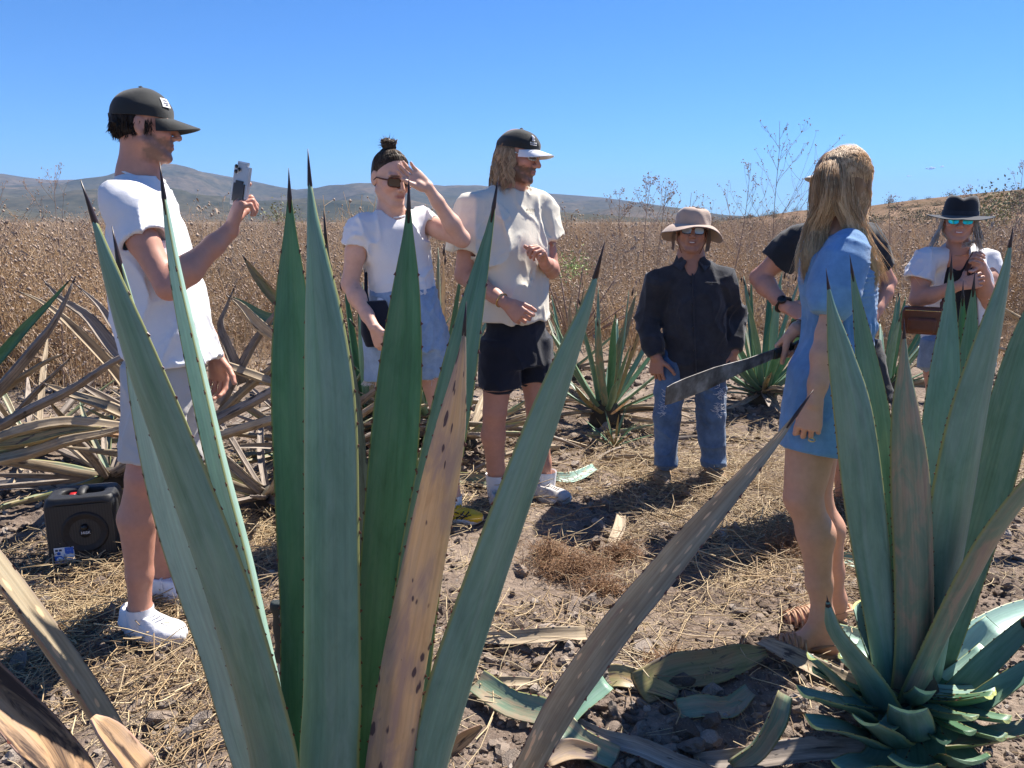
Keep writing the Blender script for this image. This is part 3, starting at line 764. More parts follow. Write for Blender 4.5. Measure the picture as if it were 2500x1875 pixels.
def leaf_geo(cen, wid, inner, chan=0.3, thick=0.012, nu=9, spine=0.05, cut=False, teeth=0.035, seed=0, wavy=0.0, warp=None):
    """cen (m,3) centre line base->tip, wid (m,) half widths, inner (3,) or (m,3) direction of the channelled face"""
    cen = np.asarray(cen); m = len(cen); r = np.random.default_rng(seed)
    tan = np.gradient(cen, axis=0); tan /= np.linalg.norm(tan, axis=1)[:, None]
    inn = np.broadcast_to(np.asarray(inner, float), (m, 3))
    inn = inn - tan * (inn * tan).sum(1)[:, None]; inn /= np.linalg.norm(inn, axis=1)[:, None]
    side = np.cross(tan, inn)
    s = np.concatenate([[0], np.cumsum(np.linalg.norm(np.diff(cen, axis=0), axis=1))]); L = s[-1]
    u = np.sin(np.linspace(-1, 1, nu) * math.pi / 2)
    chan = np.broadcast_to(np.asarray(chan, float), (m,))
    tk = thick * np.clip(1.5 - 1.0 * s / L, 0.35, 1.5)
    tk = np.minimum(tk, np.maximum(wid * 0.8, 1e-4))
    edge = wid[:, None] * (1 + wavy * fbm(np.stack([s * 9, s * 0, s * 0 + seed], -1), 2)[:, None] * np.sign(u)[None] * np.abs(u)[None] ** 3)
    lat = edge * u[None]
    bow = (chan * wid)[:, None] * (np.abs(u)[None] ** 1.7)
    if wavy: bow = bow + (wavy * wid * fbm(np.stack([s * 5, s * 0 + 4, s * 0 + seed], -1), 2))[:, None] * (0.4 + np.abs(u)[None])
    top = cen[:, None] + side[:, None] * lat[..., None] + inn[:, None] * bow[..., None]
    back = top - inn[:, None] * (tk[:, None] * np.sqrt(np.clip(1 - u[None] ** 2, 0.0, 1)) + 0.0012)[..., None]
    ring = np.concatenate([top, back[:, ::-1]], 1)                      # closed loop
    nr = 2 * nu
    uu = np.concatenate([(u + 1) / 2, (u[::-1] + 1) / 2])
    uv = np.stack([np.broadcast_to(uu, (m, nr)), np.broadcast_to(s[:, None], (m, nr))], -1)
    blade = MB(); blade.grid(ring, uv, close=True)
    blade.add([cen[0]], uv=[[.5, 0]]); 
    blade.q.append(np.array([[j, nr - 1 - j, nr - 2 - j, j + 1] for j in range(nu - 1)]))
    e0 = (m - 1) * nr
    blade.q.append(np.array([[e0 + j, e0 + j + 1, e0 + nr - 2 - j, e0 + nr - 1 - j] for j in range(nu - 1)]))
    cutm = None
    if cut:
        cutm = MB(); e = ring[-1] + tan[-1] * 0.0015
        cutm.add(e, quads=[[j, j + 1, nr - 2 - j, nr - 1 - j] for j in range(nu - 1)])
    sp = None
    if spine and not cut:
        sp = MB(); w0 = float(np.interp(L - spine * 0.35, s, wid)); base = np.array([np.interp(L - spine * 0.35, s, cen[:, i]) for i in range(3)])
        sp.tube([base - tan[-1] * spine * .5, base, base + tan[-1] * spine * 0.5, base + tan[-1] * spine], [w0 * 0.5, w0 * 1.02 + 0.0008, 0.0022, 0.0004], 7)
    tm = None
    if teeth:
        tm = MB(); t = L * 0.18 + r.uniform(0, teeth)
        while t < L * 0.93:
            i = int(np.searchsorted(s, t)); i = min(m - 2, max(1, i))
            for sg, j in ((-1, 0), (1, nu - 1)):
                if r.random() < 0.12: continue
                c = top[i - 1, j] + (top[i, j] - top[i - 1, j]) * ((t - s[i - 1]) / max(1e-6, s[i] - s[i - 1])) - inn[i] * 0.0006
                o = side[i] * sg; a = tan[i]; hgt = r.uniform(0.0022, 0.0046) * (.55 + .45 * math.sin(math.pi * t / L)); bw = 0.0042
                tipd = o * hgt + a * r.uniform(-0.004, 0.003); th = inn[i] * 0.0012
                base0 = c - o * 0.0015
                tm.add([base0 - a * bw + th, base0 + a * bw + th, base0 + a * bw - th, base0 - a * bw - th, c + tipd],
                       tris=[[0, 1, 4], [1, 2, 4], [2, 3, 4], [3, 0, 4]])
            t += teeth * r.uniform(0.55, 1.6)
    return blade, sp, tm, cutm
def link_leaf(parent, geo, mat, label=None, name='leaf', tooth_mat=None):
    blade, sp, tm, cutm = geo
    o = blade.build(name, mat, parent, uv=True)
    if label: o['label'] = label
    if sp: sp.build('spine', m_spine, o)
    if tm and tm.n: tag(tm.build('margin_teeth', tooth_mat or m_tooth, o, smooth=False), kind='stuff')
    if cutm: cutm.build('cut_face', m_cut, o, smooth=False)
    return o
def hero_leaf(parent, rows, inner, mat, label=None, m=44, d=True, rel=None, **kw):
    """rows (x, y, Y, full width) in 2212-wide photo units, base first"""
    pts = []
    for x, y, Y, w in rows:
        p = D(x, y, Y); pts.append([*p, w * 1.1302 * mpp(y * 1.1302, Y) / 2])
    if rel is not None:                 # carry the leaf down to the heart of the plant
        dv = np.array(pts[0][:3]) - np.array(parent.location); pts.insert(0, [*(np.array(parent.location) + V3(dv[0] * .35, dv[1] * .35, rel)), pts[0][3] * 1.05])
    t, _ = smooth_rows(pts, m)
    wid = np.maximum(t[:, 3], 0.0006)
    cen = t[:, :3]
    if parent is not None: cen = cen - np.array(parent.location)
    return link_leaf(parent, leaf_geo(cen, wid, inner, **kw), LM[mat], label)

# ------------------------------------------------------------------ big agave standing before the camera
big = empty('agave_plant', tuple(D(800, 1659, 1.28) * V3(1, 1, 0) + V3(0, 0, 0.03)))
tag(big, 'tall blue green agave with one tan spotted dead leaf, beside the white sneakers', 'agave', 'agave plants in the field')
bx, by = big.location[0], big.location[1]
def base_row(x, Y, w, z=0.10):
    """photo row of a leaf base that lies below the picture"""
    p = V3(bx + x, by + Y, z)
    return p, w
def big_leaf(base, rows, inner, mat, label=None, **kw):
    pts = [[*p, w / 2] for p, w in base]
    for x, y, Y, w in rows:
        p = D(x, y, Y); pts.append([*p, w * 1.1302 * mpp(y * 1.1302, Y) / 2])
    t, _ = smooth_rows(pts, 46)
    wid = np.maximum(t[:, 3], 0.0006)
    return link_leaf(big, leaf_geo(t[:, :3] - np.array(big.location), wid, inner, **kw), LM[mat], label)
AW, TO = V3(0, 1, 0.15), V3(0, -1, 0.1)
big_leaf([base_row(-0.06, -0.03, .13)], [(618, 1800, 1.16, 122), (578, 1600, 1.12, 122), (494, 1300, 1.06, 120), (386, 1000, 1.01, 110), (300, 770, .97, 86), (242, 600, .95, 46), (217, 515, .945, 21), (194, 447, .94, 3)],
         (0.25, 1, 0.1), 'blue', chan=0.16, thick=0.010, teeth=0.042, seed=1)
big_leaf([base_row(-0.09, 0.04, .11)], [(566, 1720, 1.22, 92), (474, 1420, 1.17, 108), (380, 1130, 1.13, 116), (318, 880, 1.10, 94), (284, 690, 1.08, 50), (264, 600, 1.07, 20), (252, 540, 1.07, 3)],
         (-0.40, -.85, 0.5), 'pale', chan=0.12, thick=0.008, teeth=0.04, seed=2)
big_leaf([base_row(-0.07, 0.02, .12)], [(640, 1700, 1.26, 60), (585, 1450, 1.24, 74), (530, 1200, 1.22, 84), (478, 1000, 1.2, 84), (432, 800, 1.19, 72), (390, 620, 1.18, 50), (362, 480, 1.17, 20), (351, 400, 1.17, 3)],
         (-0.75, -0.75, 0.2), 'pale', chan=0.42, thick=0.009, teeth=0.034, seed=3)
big_leaf([base_row(-0.03, 0.08, .11)], [(668, 1659, 1.30, 90), (655, 1300, 1.32, 96), (645, 1000, 1.34, 104), (638, 800, 1.35, 100), (632, 620, 1.36, 66), (628, 500, 1.36, 28), (625, 405, 1.36, 3)],
         (-0.1, -1, 0.15), 'green', chan=0.25, thick=0.009, teeth=0.036, seed=4)
big_leaf([base_row(-0.01, -0.03, .13)], [(712, 1740, 1.19, 136), (712, 1500, 1.18, 130), (711, 1200, 1.17, 124), (708, 900, 1.16, 118), (697, 700, 1.155, 88), (682, 540, 1.15, 44), (673, 450, 1.15, 20), (668, 372, 1.15, 3)],
         (0.1, 1, 0.1), 'blue', chan=0.30, thick=0.012, teeth=0.038, seed=5)
big_leaf([base_row(0.0, 0.10, .09)], [(790, 1659, 1.36, 50), (775, 1200, 1.4, 60), (752, 900, 1.42, 60), (725, 700, 1.42, 40), (710, 590, 1.42, 16), (702, 490, 1.42, 3)],
         (0.3, -1, 0.1), 'grey', chan=0.3, thick=0.006, teeth=0.04, seed=6)
big_leaf([base_row(0.02, 0.07, .12)], [(806, 1740, 1.27, 96), (814, 1500, 1.27, 102), (832, 1250, 1.28, 108), (850, 1000, 1.29, 106), (866, 800, 1.3, 94), (878, 620, 1.3, 58), (882, 510, 1.3, 24), (883, 425, 1.3, 3)],
         (0.05, -1, 0.15), 'green', chan=0.26, thick=0.009, teeth=0.04, seed=7)
big_leaf([base_row(0.05, 0.05, .12)], [(858, 1740, 1.24, 108), (880, 1500, 1.25, 112), (910, 1250, 1.26, 110), (945, 1050, 1.27, 106), (985, 850, 1.28, 92), (1018, 680, 1.29, 62), (1044, 560, 1.3, 33), (1059, 490, 1.3, 16), (1070, 424, 1.3, 3)],
         (-0.45, -1, 0.1), 'mid', chan=0.22, thick=0.009, teeth=0.036, seed=8)
big_leaf([base_row(0.04, -0.02, .12)], [(832, 1760, 1.16, 108), (862, 1500, 1.155, 100), (898, 1300, 1.15, 94), (942, 1080, 1.15, 84), (972, 930, 1.15, 66), (990, 820, 1.15, 34), (1000, 750, 1.15, 14), (1004, 698, 1.15, 3)],
         (0.05, 1, 0.15), 'spotted', 'dead tan leaf with dark purple spots', chan=0.22, thick=0.006, teeth=0.045, seed=9)
big_leaf([base_row(0.08, 0.02, .12)], [(915, 1740, 1.2, 96), (975, 1500, 1.17, 112), (1040, 1300, 1.15, 108), (1110, 1100, 1.12, 98), (1175, 920, 1.1, 84), (1232, 760, 1.08, 56), (1268, 660, 1.07, 27), (1293, 572, 1.06, 3)],
         (-0.55, 1, 0.2), 'blue', chan=0.30, thick=0.011, teeth=0.042, seed=10)
big_leaf([base_row(0.12, -0.05, .11, .06)], [(1118, 1710, 1.16, 66), (1215, 1530, 1.17, 72), (1330, 1365, 1.18, 72), (1450, 1215, 1.19, 64), (1560, 1088, 1.2, 48), (1650, 985, 1.21, 26), (1702, 920, 1.215, 12), (1732, 878, 1.22, 3)],
         (-0.45, -0.75, 0.5), 'freckled', 'dry grey brown leaf with pale freckles leaning far out', chan=0.30, thick=0.006, teeth=0.05, seed=11, wavy=0.05)
# withered outer leaves leaning left, low
big_leaf([base_row(-0.13, -0.10, .12, .05)], [(330, 1740, 1.06, 128), (205, 1545, 1.04, 128), (95, 1385, 1.02, 124), (-20, 1225, 1.0, 116), (-150, 1060, .98, 86), (-260, 930, .97, 40), (-330, 840, .96, 4)],
         (0.7, 0.3, 0.7), 'freckled', 'dry grey brown leaf leaning to the left, spotted', chan=0.30, thick=0.006, teeth=0.05, seed=12, wavy=0.05)
big_leaf([base_row(-0.14, -0.17, .12, .05)], [(250, 1830, .95, 170), (120, 1650, .93, 168), (20, 1540, .92, 164), (-90, 1430, .9, 150), (-220, 1300, .88, 90), (-300, 1220, .87, 5)],
         (0.6, 0.15, 0.8), 'scorched', 'scorched orange and black dead leaf', chan=0.20, thick=0.006, teeth=0.05, seed=13, wavy=0.05)
big_leaf([base_row(-0.10, -0.22, .10, .05)], [(340, 1800, .88, 150), (270, 1660, .86, 130), (225, 1590, .85, 80), (200, 1550, .85, 20)],
         (0.5, 0.1, 0.9), 'scorched', 'scorched leaf stump with a torn end', chan=0.35, thick=0.006, teeth=0, seed=14, wavy=0.15, spine=0)
# a few more leaves on the side turned away from people, partly below the picture
for i, (dx, dy, ln, tl) in enumerate([(0.28, -0.30, .7, .5), (-0.05, -0.42, .6, .45), (0.42, -0.10, .62, .35), (0.35, 0.28, .6, .28)]):
    b0 = V3(dx * .25, dy * .25, .04); dirv = unit(V3(dx, dy, 0)); n = 16; t = np.linspace(0, 1, n)
    cen = b0 + dirv * (t * ln * math.cos(tl))[:, None] + V3(0, 0, 1) * (t * ln * math.sin(tl) * .55 - .10 * t * t)[:, None]
    wid = 0.05 * np.interp(t, [0, .1, .5, .8, 1], [1, .85, .95, .6, .02])
    link_leaf(big, leaf_geo(cen, wid, (-dirv[0] * .3, -dirv[1] * .3, 1), teeth=0.045, seed=20 + i, cut=False), LM[['grey', 'freckled', 'halfdry', 'dry'][i]])
MB().tube([V3(0, 0, -.08), V3(0, 0, .02), V3(0, 0, .12), V3(0, 0.02, .26)], [.10, .13, .11, .05], 12).build('core', m_core, big)

# ------------------------------------------------------------------ agave with cut outer leaves on the right
rb = D(1960, 1530, 2.02); rb[2] = 0.02
rag = empty('agave_plant', tuple(rb))
tag(rag, 'blue green agave with outer leaves hacked to stubs, beside the woven sandals', 'agave', 'agave plants in the field')
HL = lambda rows, inner, mat, label=None, **kw: hero_leaf(rag, rows, inner, mat, label, rel=.05, **kw)
HL([(1925, 1480, 2.02, 56), (1905, 1350, 1.98, 64), (1872, 1100, 1.95, 84), (1846, 900, 1.93, 80), (1818, 770, 1.92, 54), (1797, 670, 1.91, 20), (1788, 608, 1.91, 2.5)], (0.15, 1, .1), 'blue', chan=.3, teeth=.03, seed=31)
HL([(1930, 1480, 2.06, 50), (1918, 1300, 2.08, 70), (1902, 1100, 2.1, 82), (1884, 900, 2.12, 72), (1863, 740, 2.13, 42), (1848, 640, 2.13, 18), (1839, 575, 2.13, 2.5)], (0.1, -1, .1), 'mid', chan=.28, teeth=.03, seed=32)
HL([(1975, 1490, 1.98, 90), (1980, 1400, 1.95, 84), (1980, 1250, 1.93, 86), (1972, 1050, 1.92, 86), (1960, 900, 1.91, 62), (1954, 800, 1.91, 28), (1953, 715, 1.91, 2.5)], (0.0, 1, .1), 'halfdry', 'leaf turning brown and purple towards its tip', chan=.3, teeth=.03, seed=33)
HL([(1985, 1480, 2.07, 70), (2010, 1250, 2.12, 90), (2022, 1000, 2.15, 92), (2038, 800, 2.17, 68), (2050, 660, 2.18, 28), (2055, 572, 2.18, 2.5)], (0.0, -1, .1), 'blue', chan=.22, teeth=.03, seed=34)
HL([(1990, 1480, 2.1, 50), (2040, 1200, 2.2, 50), (2066, 900, 2.25, 44), (2076, 740, 2.26, 26), (2080, 630, 2.27, 2.5)], (0.1, -1, .1), 'green', chan=.3, teeth=.03, seed=35)
HL([(1990, 1480, 2.1, 50), (2045, 1200, 2.18, 60), (2078, 900, 2.22, 56), (2095, 720, 2.24, 30), (2104, 610, 2.24, 2.5)], (-0.3, -1, .1), 'mid', chan=.35, teeth=.03, seed=36)
HL([(2000, 1480, 2.04, 90), (2030, 1300, 2.0, 100), (2064, 1100, 1.97, 110), (2100, 900, 1.94, 98), (2140, 730, 1.91, 64), (2166, 620, 1.9, 32), (2184, 517, 1.89, 2.5)], (-0.2, 1, .15), 'blue', chan=.28, teeth=.032, seed=37)
HL([(2005, 1480, 2.1, 60), (2060, 1300, 2.1, 80), (2120, 1100, 2.1, 90), (2168, 920, 2.1, 88), (2214, 740, 2.1, 62), (2258, 590, 2.1, 3)], (-0.35, -1, .15), 'mid', chan=.25, teeth=.03, seed=38)
HL([(1975, 1500, 1.98, 96), (2010, 1420, 1.94, 92), (2070, 1300, 1.9, 104), (2140, 1170, 1.86, 108), (2220, 1060, 1.82, 100), (2300, 960, 1.78, 60), (2360, 890, 1.76, 3)], (-0.5, .8, .4), 'halfdry', 'broad greyish leaf leaning right, nicked by a blade', chan=.2, teeth=.04, seed=39)
# hacked stubs, base -> cut end
stubs = [([(1915, 1540, 1.95, 84), (1880, 1480, 1.9, 74), (1840, 1420, 1.86, 62), (1800, 1360, 1.84, 40), (1788, 1300, 1.83, 8)], (.4, .5, .7), 'blue', False),
         ([(1930, 1520, 2.05, 60), (1895, 1430, 2.06, 56), (1868, 1360, 2.06, 48), (1852, 1305, 2.06, 42)], (.3, -.7, .5), 'pale', True),
         ([(1940, 1500, 2.1, 60), (1890, 1420, 2.16, 56), (1850, 1395, 2.2, 52)], (.2, -.7, .6), 'pale', True),
         ([(1905, 1560, 1.98, 76), (1845, 1510, 1.97, 68), (1790, 1455, 1.97, 60), (1752, 1420, 1.97, 40)], (.35, .2, .8), 'blue', True),
         ([(1900, 1580, 1.9, 84), (1840, 1530, 1.85, 74), (1790, 1515, 1.82, 66), (1738, 1500, 1.8, 60)], (.2, .2, .95), 'mid', True),
         ([(1900, 1600, 1.86, 80), (1850, 1585, 1.8, 70), (1800, 1570, 1.77, 64), (1757, 1565, 1.75, 60)], (.2, .1, 1), 'blue', True),
         ([(1930, 1600, 1.84, 90), (1900, 1580, 1.77, 78), (1868, 1560, 1.73, 60)], (.15, .3, 1), 'mid', True),
         ([(1970, 1590, 1.84, 96), (1966, 1560, 1.78, 90), (1962, 1535, 1.74, 76)], (0, .4, 1), 'blue', True),
         ([(1990, 1650, 1.76, 100), (1975, 1650, 1.7, 92), (1960, 1655, 1.66, 80)], (0, .3, 1), 'mid', True),
         ([(2060, 1640, 1.78, 100), (2085, 1640, 1.7, 92), (2100, 1645, 1.66, 80)], (-.1, .3, 1), 'mid', True),
         ([(1910, 1640, 1.78, 80), (1860, 1650, 1.72, 70), (1820, 1660, 1.68, 56)], (.1, .3, 1), 'blue', True),
         ([(2010, 1560, 2.0, 66), (2070, 1500, 1.98, 60), (2140, 1430, 1.96, 56), (2230, 1345, 1.94, 40)], (-.4, -.3, .8), 'blue', False),
         ([(2020, 1580, 1.94, 62), (2090, 1540, 1.9, 58), (2160, 1490, 1.88, 54), (2250, 1430, 1.86, 40)], (-.4, -.2, .9), 'blue', False),
         ([(2010, 1600, 1.88, 66), (2080, 1600, 1.82, 62), (2150, 1590, 1.8, 58), (2260, 1565, 1.78, 46)], (-.2, .1, 1), 'halfdry', False),
         ([(2010, 1540, 2.1, 70), (2060, 1450, 2.16, 64), (2110, 1390, 2.2, 60), (2150, 1350, 2.22, 50)], (-.3, -.7, .6), 'pale', True),
         ([(2010, 1530, 2.14, 70), (2080, 1400, 2.26, 60), (2170, 1340, 2.34, 56), (2260, 1310, 2.4, 50)], (-.2, -.5, .8), 'pale', False)]
for i, (rows, inn, mt, ct) in enumerate(stubs):
    HL(rows, inn, mt, 'leaf stub with a pale fresh cut' if ct else None, cut=ct, m=18, teeth=.035, thick=.014, chan=.28, seed=60 + i, spine=0.03)
r = random.Random(9)
for i in range(20):                       # short hacked stubs round the foot of the plant
    az = math.radians(-200 + 220 * i / 19) + r.gauss(0, .08); L = r.uniform(.15, .27); el = R(r.uniform(4, 34)); n = 10; t = np.linspace(0, 1, n)
    dirv = V3(math.cos(az), math.sin(az), 0); cen = dirv * (.05 + t * L * math.cos(el))[:, None] + V3(0, 0, 1) * (.03 + .05 * r.random() + t * L * math.sin(el) + .04 * t * t)[:, None]
    wid = .5 * r.uniform(.040, .062) * np.interp(t, [0, .3, 1], [1.15, 1.0, .85])
    link_leaf(rag, leaf_geo(cen, wid, -dirv * .5 + V3(0, 0, 1), chan=.3, thick=.016, nu=7, cut=True, teeth=.035, seed=200 + i), LM[r.choice(['blue', 'mid', 'mid', 'pale', 'green'])], 'leaf stub with a pale fresh cut')
MB().tube([V3(0, 0, -.08), V3(0, 0, .0), V3(0, 0, .10), V3(0, 0.0, .2)], [.09, .10, .07, .02], 12).build('core', m_core, rag)

# ------------------------------------------------------------------ agaves further back (shared leaf shapes)
def unit_leaf(seed, bend, chan, wavy=0.0, cut=False, w=0.075):
    """unit length leaf along +X, channel up"""
    n = 14; t = np.linspace(0, 1, n)
    cen = np.stack([t, 0.012 * np.sin(t * 5 + seed), bend * t * t - bend * .35 * t], -1)
    wid = w * 0.5 * np.interp(t, [0, .08, .22, .5, .8, .93, 1], [1.1, .85, .82, 1.0, .62, .22, .01])
    if cut: wid = w * 0.5 * np.interp(t, [0, .3, .8, 1], [1.05, .95, .9, .8])
    return leaf_geo(cen, wid, (0, 0, 1), chan=chan, thick=0.011, nu=6, spine=0.0, teeth=0, seed=seed, wavy=wavy, cut=False)[0]
UL = {'fresh': [unit_leaf(i, b, .34).mesh('agave_leaf', uv=True) for i, b in enumerate((-.05, .06, .12))],
      'stiff': [unit_leaf(30 + i, b, .95, .05, w=.05).mesh('stiff_dead_leaf', uv=True) for i, b in enumerate((-.06, .03, -.14))],
      'dead': [unit_leaf(10 + i, b, .75, .16, w=.06).mesh('dead_agave_leaf', uv=True) for i, b in enumerate((-.25, -.12, .05, -.4))]}
LEAFMESH = {}
def leaf_variant(kind, i, mat):
    key = (kind, i, mat)
    if key not in LEAFMESH:
        me = UL[kind][i].copy(); me.materials.clear(); me.materials.append(LM[mat]); LEAFMESH[key] = me
    return LEAFMESH[key]
spine_me = MB().tube([V3(.95, 0, 0), V3(.975, 0, 0), V3(1.0, 0, 0), V3(1.03, 0, 0)], [.004, .0085, .004, .0006], 5).mesh('spine'); spine_me.materials.append(m_spine)
def put_leaf(parent, kind, i, mat, az, elv, L, off=(0, 0, 0), roll=0.0, wide=1.0, name='leaf'):
    o = bpy.data.objects.new(name, leaf_variant(kind, i, mat)); COL.objects.link(o); o.parent = parent
    M = Matrix.Rotation(az, 4, 'Z') @ Matrix.Rotation(-elv, 4, 'Y') @ Matrix.Rotation(roll, 4, 'X')
    o.matrix_local = Matrix.Translation(off) @ M @ Matrix.Diagonal((L, L * wide, L * wide, 1))
    return o
def far_agave(px, py, n, L, seed, label, dry=0.3, upright=1.0, dead_skirt=6, lean=0.0, Y=None):
    r = random.Random(seed); Yg = Y or ground_Y(py); p = W(px, py, Yg); z = float(gz(p[0], p[1]))
    root = empty('agave_plant', (p[0], p[1], z)); tag(root, label, 'agave', 'agave plants in the field')
    for j in range(n):
        t = j / max(1, n - 1)
        az = j * 2.39996 + r.gauss(0, .12); elv = R(86 - 74 * t ** 0.8 * (1 / upright)) + r.gauss(0, .06)
        l = L * r.uniform(.85, 1.05) * (1.0 - 0.45 * t ** 2)
        mt = r.choice(['blue', 'mid', 'mid', 'green']) if r.random() > dry * (0.5 + t) else r.choice(['halfdry', 'yellow', 'dry', 'spotted'])
        o = put_leaf(root, 'fresh', r.randrange(3), mt, az, elv, l, (0.05 * math.cos(az), 0.05 * math.sin(az), 0.16 - 0.08 * t), r.gauss(0, .15), r.uniform(.85, 1.15) * .98 / L ** .3)
        s = bpy.data.objects.new('spine', spine_me); COL.objects.link(s); s.parent = o
    for j in range(dead_skirt):
        az = r.uniform(0, 6.28)
        put_leaf(root, 'dead', r.randrange(4), r.choice(['dry', 'grey', 'dry']), az, R(r.uniform(-2, 22)), L * r.uniform(.6, .95), (0.04 * math.cos(az), 0.04 * math.sin(az), 0.10), r.gauss(0, .5), 1.0, 'dead_leaf')
    MB().tube([V3(0, 0, -.06), V3(0, 0, .02), V3(0, 0, .14), V3(0, 0, .22)], [.09, .12, .1, .04], 10).build('core', m_core, root)
    return root
far_agave(1478, 1040, 26, .80, 5, 'green agave with orange dried patches, left of the man in the dark shirt', .35, 1.05, 9)
far_agave(1860, 985, 34, .92, 6, 'dense green agave with many low leaves, behind the machete blade', .18, 1.0, 8)
far_agave(2160, 960, 22, .78, 8, 'green agave standing between the blonde woman and the woman in the black hat', .2, 1.1, 5)
far_agave(900, 1075, 36, 1.02, 9, 'dark green agave close behind the woman shading her eyes', .22, 1.05, 10)
far_agave(1050, 960, 20, 1.12, 12, 'tall agave rising behind the woman in the frayed denim shorts', .3, 1.5, 8, Y=4.9)
far_agave(1390, 930, 12, .72, 15, 'half dried agave on the edge of the weeds behind the man in black shorts', .6, .9, 8)
def pup(px, py, n, L, seed, label):
    r = random.Random(seed); p = W(px, py, ground_Y(py)); root = empty('agave_pup', (p[0], p[1], float(gz(p[0], p[1])))); tag(root, label, 'agave', 'young agave offshoots')
    for j in range(n):
        az = j * 2.4; put_leaf(root, 'fresh', 0, r.choice(['mid', 'green', 'mid', 'yellow']), az, R(75 - 60 * j / n), L * r.uniform(.7, 1.05), (0, 0, .02), 0, .8)
pup(1500, 1085, 15, .30, 3, 'small agave offshoot with curved leaves at the foot of an agave')

def dead_agave(px, py, spec, label, Y=None):
    """spec: leaves as (x, y, Y, width) rows in 2212-wide photo units"""
    Yg = Y or ground_Y(py); p = W(px, py, Yg)
    root = empty('dead_agave', (p[0], p[1], 0.0)); tag(root, label, 'dead agave', 'withered agaves')
    for i, (rows, mat, inn) in enumerate(spec):
        hero_leaf(root, [(x_, y_, Y_, w_ * .80) for x_, y_, Y_, w_ in rows], inn, mat, m=16, nu=7, teeth=0, chan=0.85, thick=0.006, wavy=0.07, seed=100 + i + int(px), spine=0.03)
    return root
U = (0.1, -.3, 1)
dead_agave(-60, 1010, [
    ([(-60, 900, 3.3, 46), (0, 850, 3.3, 46), (70, 770, 3.3, 42), (125, 690, 3.3, 24), (160, 605, 3.3, 4)], 'grey', U),
    ([(-60, 840, 3.35, 34), (0, 780, 3.35, 34), (60, 710, 3.35, 28), (110, 655, 3.35, 14), (148, 608, 3.35, 3)], 'green', (0, -1, .4)),
    ([(-60, 985, 3.6, 34), (20, 920, 3.6, 32), (80, 850, 3.6, 24), (150, 775, 3.6, 4)], 'grey', U),
    ([(-60, 905, 3.4, 30), (20, 840, 3.4, 30), (90, 790, 3.4, 18), (135, 765, 3.4, 4)], 'dry', U),
    ([(-60, 960, 3.2, 40), (60, 895, 3.2, 40), (160, 845, 3.2, 36), (240, 790, 3.2, 26), (300, 760, 3.25, 20), (335, 745, 3.3, 14)], 'grey', U),
    ([(-60, 985, 3.0, 50), (50, 940, 3.0, 50), (150, 920, 3.05, 44), (260, 930, 3.1, 40), (340, 925, 3.15, 20)], 'dry', U),
    ([(-60, 1010, 2.9, 40), (60, 990, 2.92, 46), (150, 960, 2.95, 40), (230, 940, 3.0, 26), (320, 910, 3.05, 10)], 'dry', U),
    ([(-60, 975, 2.95, 40), (60, 960, 2.95, 46), (140, 940, 3.0, 36), (230, 925, 3.05, 10)], 'yellow', U)],
    'heap of withered agave leaves beyond the loudspeaker, a single green one among them', Y=3.3)
dead_agave(480, 1015, [
    ([(300, 880, 3.5, 40), (230, 790, 3.5, 34), (150, 705, 3.5, 26), (90, 655, 3.5, 14), (40, 630, 3.5, 3)], 'dry', U),
    ([(320, 830, 3.45, 46), (250, 770, 3.45, 46), (185, 690, 3.45, 34), (130, 650, 3.45, 20), (98, 610, 3.45, 4)], 'grey', U),
    ([(300, 760, 3.5, 30), (250, 715, 3.5, 30), (215, 665, 3.5, 18), (168, 618, 3.5, 3)], 'grey', U),
    ([(330, 935, 3.4, 40), (240, 890, 3.38, 42), (150, 855, 3.36, 30), (92, 828, 3.36, 4)], 'dry', U),
    ([(290, 905, 3.55, 30), (230, 870, 3.55, 30), (170, 830, 3.55, 14)], 'grey', U),
    ([(340, 960, 3.3, 40), (270, 945, 3.28, 40), (200, 935, 3.28, 20), (150, 920, 3.28, 6)], 'scorched', U),
    ([(640, 770, 3.5, 30), (560, 715, 3.5, 40), (520, 665, 3.5, 22), (492, 640, 3.5, 3)], 'dry', U),
    ([(520, 830, 3.5, 40), (480, 720, 3.5, 22), (492, 660, 3.5, 10), (505, 625, 3.5, 3)], 'grey', U),
    ([(480, 880, 3.55, 34), (545, 760, 3.55, 34), (590, 690, 3.55, 20), (615, 655, 3.55, 4)], 'grey', U),
    ([(470, 905, 3.5, 30), (530, 850, 3.5, 32), (600, 790, 3.5, 26), (640, 740, 3.5, 10)], 'dry', U),
    ([(470, 790, 3.45, 30), (540, 815, 3.45, 34), (620, 840, 3.45, 28), (700, 850, 3.45, 10)], 'dry', U),
    ([(460, 920, 3.3, 44), (540, 880, 3.3, 40), (610, 840, 3.3, 34), (690, 800, 3.3, 14)], 'grey', U),
    ([(470, 950, 3.2, 34), (550, 925, 3.2, 36), (640, 900, 3.2, 34), (720, 880, 3.2, 10)], 'dry', U),
    ([(640, 690, 3.7, 30), (585, 635, 3.7, 30), (550, 590, 3.7, 20), (525, 553, 3.7, 3)], 'yellow', (0, -1, .5)),
    ([(660, 700, 3.65, 34), (580, 690, 3.65, 32), (530, 660, 3.65, 18), (498, 640, 3.65, 3)], 'mid', (0, -1, .5))],
    'sprawling withered agave of grey crossed leaves behind the man with the phone', Y=3.5)
